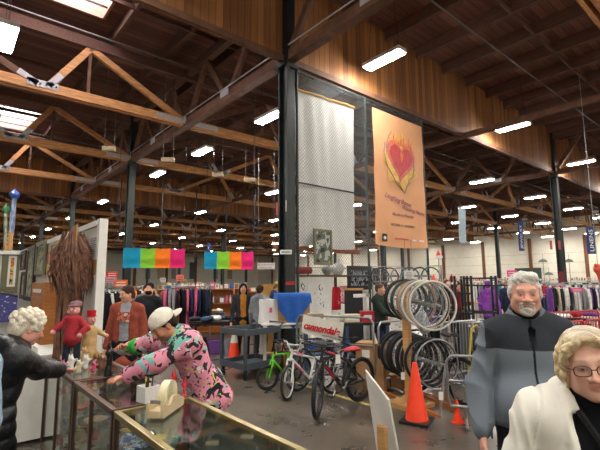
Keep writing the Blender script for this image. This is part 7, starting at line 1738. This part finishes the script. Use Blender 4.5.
R2 = [((548, 9.8 + 3), (602, 12.2), 1.62, ['black', 'charcoal', 'white', 'cream', 'grey', 'purple', 'white'], 20, 'on the near rack at the right edge', 'clothes rack with black, pale and purple tops at the right edge'),
      ((528, 14.0), (560, 13.4), 1.30, ['denim', 'denim', 'navy', 'denim'], 12, 'on the low denim rail right of the grey-haired man', 'low rail of blue denim right of the grey-haired man'),
      ((540, 16.5), (566, 16.0), 1.62, ['red', 'maroon', 'red', 'white', 'pink'], 10, 'on the red rack behind the padded column', 'clothes rack of red and white tops behind the padded column'),
      ((432, 19.0), (476, 18.0), 1.60, mixed, 14, 'on the far rack beyond the black uprights', 'long clothes rack of mixed colours beyond the black uprights'),
      ((478, 21.0), (524, 19.5), 1.60, mixed, 14, 'on the far rack left of the grey-haired man', 'long clothes rack of mixed colours left of the grey-haired man'),
      ((560, 20.5), (602, 19.0), 1.62, ['white', 'cream', 'black', 'tan', 'white', 'grey'], 14, 'on the pale rack below the blue banner', 'clothes rack of pale garments below the blue banner'),
      ((500, 27.0), (560, 25.0), 1.62, mixed, 16, 'on the rack along the far right wall', 'clothes rack of mixed colours along the far right wall'),
      ((565, 29.0), (605, 27.0), 1.64, mixed, 12, 'on the farthest rack at the right edge', 'farthest clothes rack at the right edge'),
      ((440, 28.0), (492, 27.0), 1.60, mixed, 14, 'on the farthest rack behind the purple jacket', 'farthest clothes rack behind the purple jacket')]
for i, (a, b_, h, cols, n, wh, lb) in enumerate(R2): rack(D(a[0], 300, a[1]), D(b_[0], 300, b_[1]), h, lb, wh, cols, n, kinds=('shirt', 'shirt', 'coat') if i != 1 else ('trousers',), seed=20 + i)
# ================================================================ TABLES WITH HEAPS
def heap(c, w, l, z, cols, label, seed, n=7, group=None):
    rs = random.Random(seed)
    for i in range(n):
        x, y = (i / max(n - 1, 1) - .5) * .8 * w, rs.uniform(-.3, .3) * l; d = SDF(.016); r0 = rs.uniform(.10, .16)
        d.el((0, 0, .05), (r0 * 1.4, r0, .055), .03); d.rc((-r0, 0, .04), (r0 * 1.2, r0 * .5, .05), .045, .035, .03)
        cc = cols[i % len(cols)]; o = sdf_obj('folded_clothes', d, cm(cc), None, loc=(c[0] + x, c[1] + y, z), noise=lambda P: .016 * fnoise(P, 20, i)); o.rotation_euler = (0, 0, rs.uniform(0, 6))
        tag(o, '%s clothes, %s from left, heaped %s' % (cc, ORD[i + 1], label), 'clothes', group or 'clothes heaped ' + label)
m_dkw = mat('dark_table', '#2a2422', 0.6)
c = D(216, 320, 11.2); c.z = 0; table('display_table', c, to_eye(c, -8), 1.25, .8, .78, m_dkw, m_dkw, 'dark table heaped with clothes, left of the mustard-top woman'); heap(c, 1.2, .75, .78, ['charcoal', 'navy', 'teal', 'black', 'white', 'grey', 'denim'], 'on the dark table left of the mustard-top woman', 2, 9)
c2 = D(205, 320, 13.6); c2.z = 0; table('display_table', c2, to_eye(c2, 0), 1.2, .8, .80, m_dkw, m_dkw, 'second dark table with clothes farther back, right of the dark clothes rack'); heap(c2, 1.1, .7, .80, ['white', 'grey', 'cream', 'tan'], 'on the second table farther back', 4, 5)
q = D(219, 338, 10.9); mb = MB(); mb.box((0, 0, .15), (.52, .36, .30)); mb.box((0, 0, .31), (.55, .39, .03)); tag(mb.build('storage_tub', pm_('purple'), loc=(q.x, q.y, 0), rz=to_eye(q), bevel=.01), 'magenta-purple storage tub under the dark table', 'tub')
q = D(232, 338, 10.5); mb = MB(); mb.lathe([(.16, 0), (.2, .38), (.21, .40), (.19, .40), (.15, .02)], n=20); tag(mb.build('waste_bin', pm_('grey'), smooth=True, loc=(q.x, q.y, 0)), 'grey bin beside the purple tub', 'bin')
q = D(204, 330, 9.6); d = SDF(.015); d.rc((0, 0, .14), (0, 0, .5), .15, .06, .03)
tag(sdf_obj('black_sack', d, cloth('sack_black', '#0f0f11'), None, loc=(q.x, q.y, 0), noise=lambda P: .012 * fnoise(P, 18, 4)), 'black sack standing on the floor behind the capped man', 'sack')
# ================================================================ BOOKCASES AND BOXES AT THE BACK LEFT
def bookcase(c, rz, w, h, dp, n_sh, label, wh, seed, m_=m_oak, back=True):
    o = empty('bookcase', (c[0], c[1], 0), rz, label, 'bookcase'); rs = random.Random(seed); Rm = Matrix.Rotation(rz, 3, 'Z')
    for s_ in (-1, 1): mb = MB(); mb.box((s_ * (w / 2 - .015), 0, h / 2), (.03, dp, h)); mb.build('side_panel', m_, o)
    if back: mb = MB(); mb.box((0, dp / 2 - .01, h / 2), (w - .06, .02, h)); mb.build('back_panel', m_, o)
    for k in range(n_sh + 1):
        z = .05 + (h - .07) * k / n_sh; mb = MB(); mb.box((0, 0, z), (w - .06, dp - .02, .025)); mb.build('shelf', m_, o)
        if k < n_sh and z < h * .45: continue
        cnt = 0; x = -w / 2 + .06; mx = (h / n_sh - .08) if k < n_sh else .26
        while x < w / 2 - .14:
            bw = rs.uniform(.05, .20); bh = rs.uniform(.45, .95) * mx; cc = rs.choice(['white', 'cream', 'blue', 'pink', 'tan', 'white', 'grey', 'red', 'white', 'brown', 'teal'])
            q = Vector(c) + Rm @ Vector((x + bw / 2, -.02, 0)); mb = MB()
            t_ = rs.randrange(3)
            if t_ == 0: mb.box((0, 0, bh / 2), (bw, .16, bh)); mb.box((0, -.081, bh * .6), (bw * .6, .004, bh * .3), mi=1); nm = 'boxed_item'
            elif t_ == 1: mb.lathe([(bw * .3, 0), (bw * .45, bh * .2), (bw * .4, bh * .6), (bw * .2, bh * .8), (bw * .25, bh)], n=10); nm = 'vase'
            else: mb.box((0, 0, bh / 2), (bw, .02, bh)); mb.box((0, -.012, bh / 2), (bw * .75, .004, bh * .78), mi=1); mb.box((0, .04, bh * .3), (bw * .3, .06, bh * .02 + .01)); nm = 'framed_print'
            ob = mb.build(nm, [pm_(cc), m_cardb if cc == 'white' else m_white], loc=(q.x, q.y, z + .013), rz=rz, smooth=(t_ == 1))
            cnt = cnt + 1; tag(ob, '%s %s, %s from left, %s shelf, %s' % (cc, nm.replace('_', ' '), ORD[cnt], 'top' if k == n_sh else 'upper', wh), nm.replace('_', ' '), 'goods on the bookcase ' + wh); x += bw + .03
    return o
bk = [((150, 15.5), 1.3, 1.50, 'behind the clothes racks at left'), ((186, 17.5), 1.3, 1.55, 'behind the dark clothes rack'), ((214, 15.0), 1.4, 1.52, 'above the heaped tables'), ((232, 16.5), 1.5, 1.50, 'directly behind the mustard-top woman'), ((257, 15.0), 1.2, 1.42, 'left of the big column')]
for i, ((px, d), w, h, wh) in enumerate(bk):
    c = D(px, 300, d); bookcase((c.x, c.y, 0), vface((-_F.x, -_F.y)) + R([6, -4, 3, -6, 8][i]), w, h, .3, 3, 'orange-brown wooden bookcase %s' % wh, wh, 40 + i)
q = D(270.5, 300, 11.2); mb = MB(); mb.box((0, 0, .85), (.42, .35, 1.70)); mb.box((-.0, -.18, 1.0), (.36, .01, 1.2)); tag(mb.build('plywood_cabinet', mat('plywood', '#b78a4a', 0.6, var=.15), loc=(q.x, q.y, 0), rz=to_eye(q)), 'tall tan plywood cabinet just left of the big column', 'cabinet')
# signs at the left
for px, py, d, w, h, cc, lb, tx in ((112, 274.5, 9.6, .22, .13, '#d02a2c', 'plain red sign above the clothes rack beside the partition end', None), (108, 280, 9.3, .34, .12, '#d8a0ac', 'pink paper sign strip under the red sign', None), (121, 283.5, 9.0, .26, .16, '#e0662c', 'orange paper card above the rust cardigan woman', None), (180, 278, 14.5, .26, .22, '#ea7a70', 'coral pink paper shape on top of the dark clothes rack', None), (163, 280, 14.8, .2, .16, '#cfcac0', 'white card on top of the racks at left', None), (168.5, 287, 12.2, .14, .1, '#4a9ac0', 'blue size marker on the dark clothes rack', None), (512, 273.5, 17, .36, .26, '#e24a8c', 'bright pink sign just left of the grey-haired man', None), (577, 290, 12.0, .30, .10, '#e24a8c', 'pink sign strip on the near rack at the right edge', None), (184, 281, 16, .2, .12, '#d8c04a', 'yellow card on the bookcases', None)):
    c = D(px, py, d); o = empty('paper_sign', c, to_eye(c), lb, 'sign'); mb = MB(); mb.box((0, 0, 0), (w, .008, h)); mb.build('card', mat('card_' + cc[1:], cc, 0.7, var=.04), o); mb = MB(); mb.cyl((0, .012, -c.z + .02), (0, .012, 0), .008, n=6); mb.box((0, .012, -c.z + .02), (.25, .25, .02)); mb.build('stand_pole', m_steel, o)
    mb = MB(); 
    for k in (-.2, .15): mb.box((0, -.006, h * k), (w * .7, .003, h * .12))
    mb.build('printed_lines', m_white if cc in ('#d02a2c', '#e24a8c', '#e0662c') else m_black, o)
# ================================================================ RIGHT MIDDLE GROUND
# black uprights (open frames)
for i, (px, d, w, lb) in enumerate(((462, 8.9, .32, 'left of the two tall black open frames beyond the wheels'), (479, 9.1, .62, 'right, wider one of the two tall black open frames beyond the wheels'))):
    c = D(px, 300, d); o = empty('open_frame_rack', (c.x, c.y, 0), to_eye(c, 10), lb, 'rack'); h = 1.86
    for s_ in (-1, 1):
        for y in (-.2, .2): mb = MB(); mb.box((s_ * w / 2, y, h / 2), (.045, .045, h)); mb.build('upright', m_black, o)
    for z in (.12, 1.1, h - .05 if i else 1.5): mb = MB(); mb.box((0, -.2, z), (w, .035, .035)); mb.box((0, .2, z), (w, .035, .035)); mb.box((w / 2, 0, z), (.035, .4, .035)); mb.box((-w / 2, 0, z), (.035, .4, .035)); mb.build('crossbar', m_black, o)
    if i: mb = MB(); mb.box((.35, -.2, h - .2), (1.3, .03, .03)); mb.build('arm', m_black, o)
q = D(470.5, 330, 8.4); mb = MB(); mb.box((0, 0, .45), (.36, .36, .90)); mb.box((0, 0, .93), (.40, .42, .08)); mb.cyl((-.15, .2, .06), (.15, .2, .06), .06, n=14); tag(mb.build('wheeled_bin', mat('bin_grey', '#5d6266', 0.6), loc=(q.x, q.y, 0), rz=to_eye(q), bevel=.015), 'grey wheeled bin with lid between the black frames', 'bin')
q = D(473, 300, 9.8); d = SDF(.014); d.el((0, 0, .12), (.14, .12, .13), .03); d.rc((0, 0, .1), (.05, 0, .3), .08, .05, .03)
c = D(471, 343, 6.9); mb = MB(); mb.tube([(.12, 0, 1.02), (.10, 0, 1.06), (.02, 0, 1.0), (-.02, 0, .7), (-.06, 0, .3), (-.12, 0, .03), (.05, 0, .015)], .017, n=8); tag(mb.build('yellow_hose', mat('hose_yellow', '#c9b23c', 0.5), smooth=True, loc=(c.x, c.y, 0), rz=to_eye(c)), 'yellow hose bent over the silver barrier near the grey-haired man', 'hose')
# white bicycle handlebars / light cluster near 487,318
c1 = D(478, 350, 7.6); c1.z = 0
bicycle(c1, c1 + Vector((.75, .62, 0)), .33, pm_('black'), m_black, 'black bicycle with pale handlebars just left of the grey-haired man', seat_h=.92, bar_h=1.02, bar_m=m_white, saddle='white', steer=R(20))
# red barriers with bicycles at right
railing(D(545, 340, 5.9), D(585, 335, 6.6), 1.15, 12, m_red, 'red crowd barrier right of the grey-haired man', lower=.35)
railing(D(586, 335, 6.6), D(625, 332, 7.1), 1.15, 12, m_red, 'red crowd barrier at the right edge', lower=.35)
railing(D(540, 330, 8.6), D(600, 328, 9.4), 1.10, 18, m_red, 'second row of red barrier farther back on the right', lower=.35)
for i, (px, d, cc, lb) in enumerate(((557, 5.2, 'black', 'black bicycle in front of the red barrier, nearest the woman in white'), (586, 5.6, 'charcoal', 'charcoal bicycle before the red barrier at the right edge'), (566, 7.6, 'red', 'red bicycle behind the red barrier'), (598, 8.0, 'grey', 'grey bicycle behind the red barrier at the right edge'))):
    c1 = D(px, 350, d); c1.z = 0; bicycle(c1, c1 + Vector((.70, -.68, 0)) * (1 if i % 2 else 1), .33, pm_(cc), m_black, lb, seat_h=.9, bar_h=1.0, steer=R(-18 + 12 * i), saddle='black', tr=.022)
# blue rag on the dark road bicycle
q = D(470, 382, 5.5); d = SDF(.012); d.el((0, 0, 0), (.10, .05, .05), .02); d.rc((0, 0, 0), (.10, 0, -.06), .04, .03, .02); 
tag(sdf_obj('blue_rag', d, cm('blue'), None, loc=q, noise=lambda P: .014 * fnoise(P, 30, 2)), 'blue rag caught on the tall bicycle wheel beside the man in the fleece', 'rag')
# dark coat hanging behind the upper wheels
hung(432, 447, 300, 343, cm('black'), 'black coat hanging on the rail right of the wheel cluster', 'hanging_coat', 'coat', y=5.35, th=.10, lw=-.35)
hung(424, 436, 312, 330, cm('purple'), 'mauve cloth hanging low between the wheel cluster and the black coat', 'hanging_cloth', 'cloth', y=5.25, th=.05)
# heap tables right
for i, (px, d, wh) in enumerate(((448, 13.0, 'on the table beyond the black coat'), (505, 16.0, 'on the table behind the navy shopper'), (590, 10.5, 'on the table at the right edge'))):
    c = D(px, 310, d); c.z = 0; table('display_table', c, to_eye(c, 10), 1.4, .8, .9, m_white if i == 2 else m_dkw, m_dkw, '%s table with clothes %s' % ('white-topped' if i == 2 else 'dark', wh.replace('on the table ', ''))); heap(c, 1.2, .6, .9, [mixed[(i * 3 + k) % len(mixed)] for k in range(6)], wh, 60 + i, 6)
# far wall: green shutter, goods shelves, small pendant shades
A, B = PX(515, 272, WXM - .15), PX(541, 272, WXM - .15); za, zb = PX(528, 268, WXM - .15).z, PX(528, 279, WXM - .15).z
o = empty('door_1', (WXM - .12, (A.y + B.y) / 2, 0), 0, kind='structure'); w = abs(A.y - B.y); mb = MB(); mb.box((0, 0, (za) / 2), (.12, w, za)); mb.build('shutter', mat('shutter_green', '#3c4a40', 0.6), o)
mb = MB()
for k in range(12): mb.box((-.07, 0, za * (k + .5) / 12), (.02, w, .03))
mb.build('slats', mat('shutter_slat', '#4c5a50', 0.6), o)
for px, lb in ((543, 'left of the padded column'), (569, 'right of the padded column'), (549, 'lower one, left of the padded column')):
    c = D(px, 262 if px != 549 else 275, 24); o = empty('parasol_shade', c, 0, 'small grey-green shade on a thin arm, %s' % lb, 'shade'); mb = MB(); mb.lathe([(.26, 0), (.16, .12), (.03, .17), (0, .18)], n=12); mb.build('shade', mat('shade_green', '#5e6a58', 0.7), o, smooth=True); mb = MB(); mb.cyl((0, 0, .15), (0, 0, .45), .012, n=5); mb.cyl((0, 0, 0), (0, 0, -c.z), .02, n=6); mb.build('arm', m_steel, o)
for i, (px, d) in enumerate(((448, 33), (471, 37), (498, 32), (528, 31), (553, 34), (585, 30))):
    c = D(px, 300, d); bookcase((c.x, c.y, 0), -PI / 2 + R(20), 2.2, 1.7, .4, 3, 'pale shelving unit far off by the right wall, %s' % ['behind the festive hats', 'behind the black frames', 'behind the purple jacket', 'under the green shutter', 'behind the padded column', 'under the blue banner'][i], ['shelving behind the hats', 'shelving behind the black frames', 'shelving behind the purple jacket', 'shelving under the green shutter', 'shelving behind the padded column', 'shelving under the blue banner'][i], 70 + i, m_=mat('shelf_cream', '#b8ad94', 0.6), back=False)
# orange figure board at the extreme right
c = D(598, 269, 10.5); d = SDF(.02); d.el((0, 0, 0), (.16, .10, .12), .03); d.rc((-.15, 0, .1), (.2, 0, .05), .04, .04, .03); d.rc((0, 0, -.1), (.08, 0, -.32), .05, .03, .03)
o = sdf_obj('orange_kite', d, mat('kite_orange', '#d0583a', 0.6), None, loc=c); tag(o, 'orange-red hanging ornament at the right edge below the blue banner', 'ornament'); mb = MB(); mb.cyl((0, 0, .1), (0, 0, ZB - c.z), .008, n=4); mb.build('cord', m_steel, o)
# posters on the far left wall
rs = random.Random(8)
for i, px in enumerate((146, 158, 172, 190, 214, 228, 262)):
    A, B = PY(px, 272, WYM - .3), PY(px + rs.uniform(4, 7), 272, WYM - .3); zt, zb = PY(px, 262, WYM - .3).z, PY(px, 279, WYM - .3).z
    mb = MB(); mb.box((0, 0, (zb + zt) / 2), (B.x - A.x, .05, zt - zb)); tag(mb.build('wall_poster', mat('poster_%d' % i, ['#8a8f90', '#c9b48a', '#b8b0a0', '#5f6a70', '#9aa7a0', '#bfa27a', '#7a7f88'][i], 0.8), loc=((A.x + B.x) / 2, WYM - .04, 0)), 'large pale poster on the far back wall, %s from the left' % ['first', 'second', 'third', 'fourth', 'fifth', 'sixth', 'seventh'][i], 'poster')

# cables and floor clutter near the cones
for pts, lb in (([(376, 397), (386, 392), (398, 388), (404, 384)], 'black cable lying on the floor left of the large cone'), ([(418, 392), (430, 395), (444, 399), (462, 404)], 'orange cable on the floor between the two cones')):
    P_ = [G(x, y) + Vector((0, 0, .012)) for x, y in pts]; o0 = P_[0].copy(); mb = MB(); mb.tube([p - o0 for p in P_], .010, n=6)
    tag(mb.build('floor_cable', m_black if 'black' in lb else pm_('orange'), smooth=True, loc=o0), lb, 'cable')
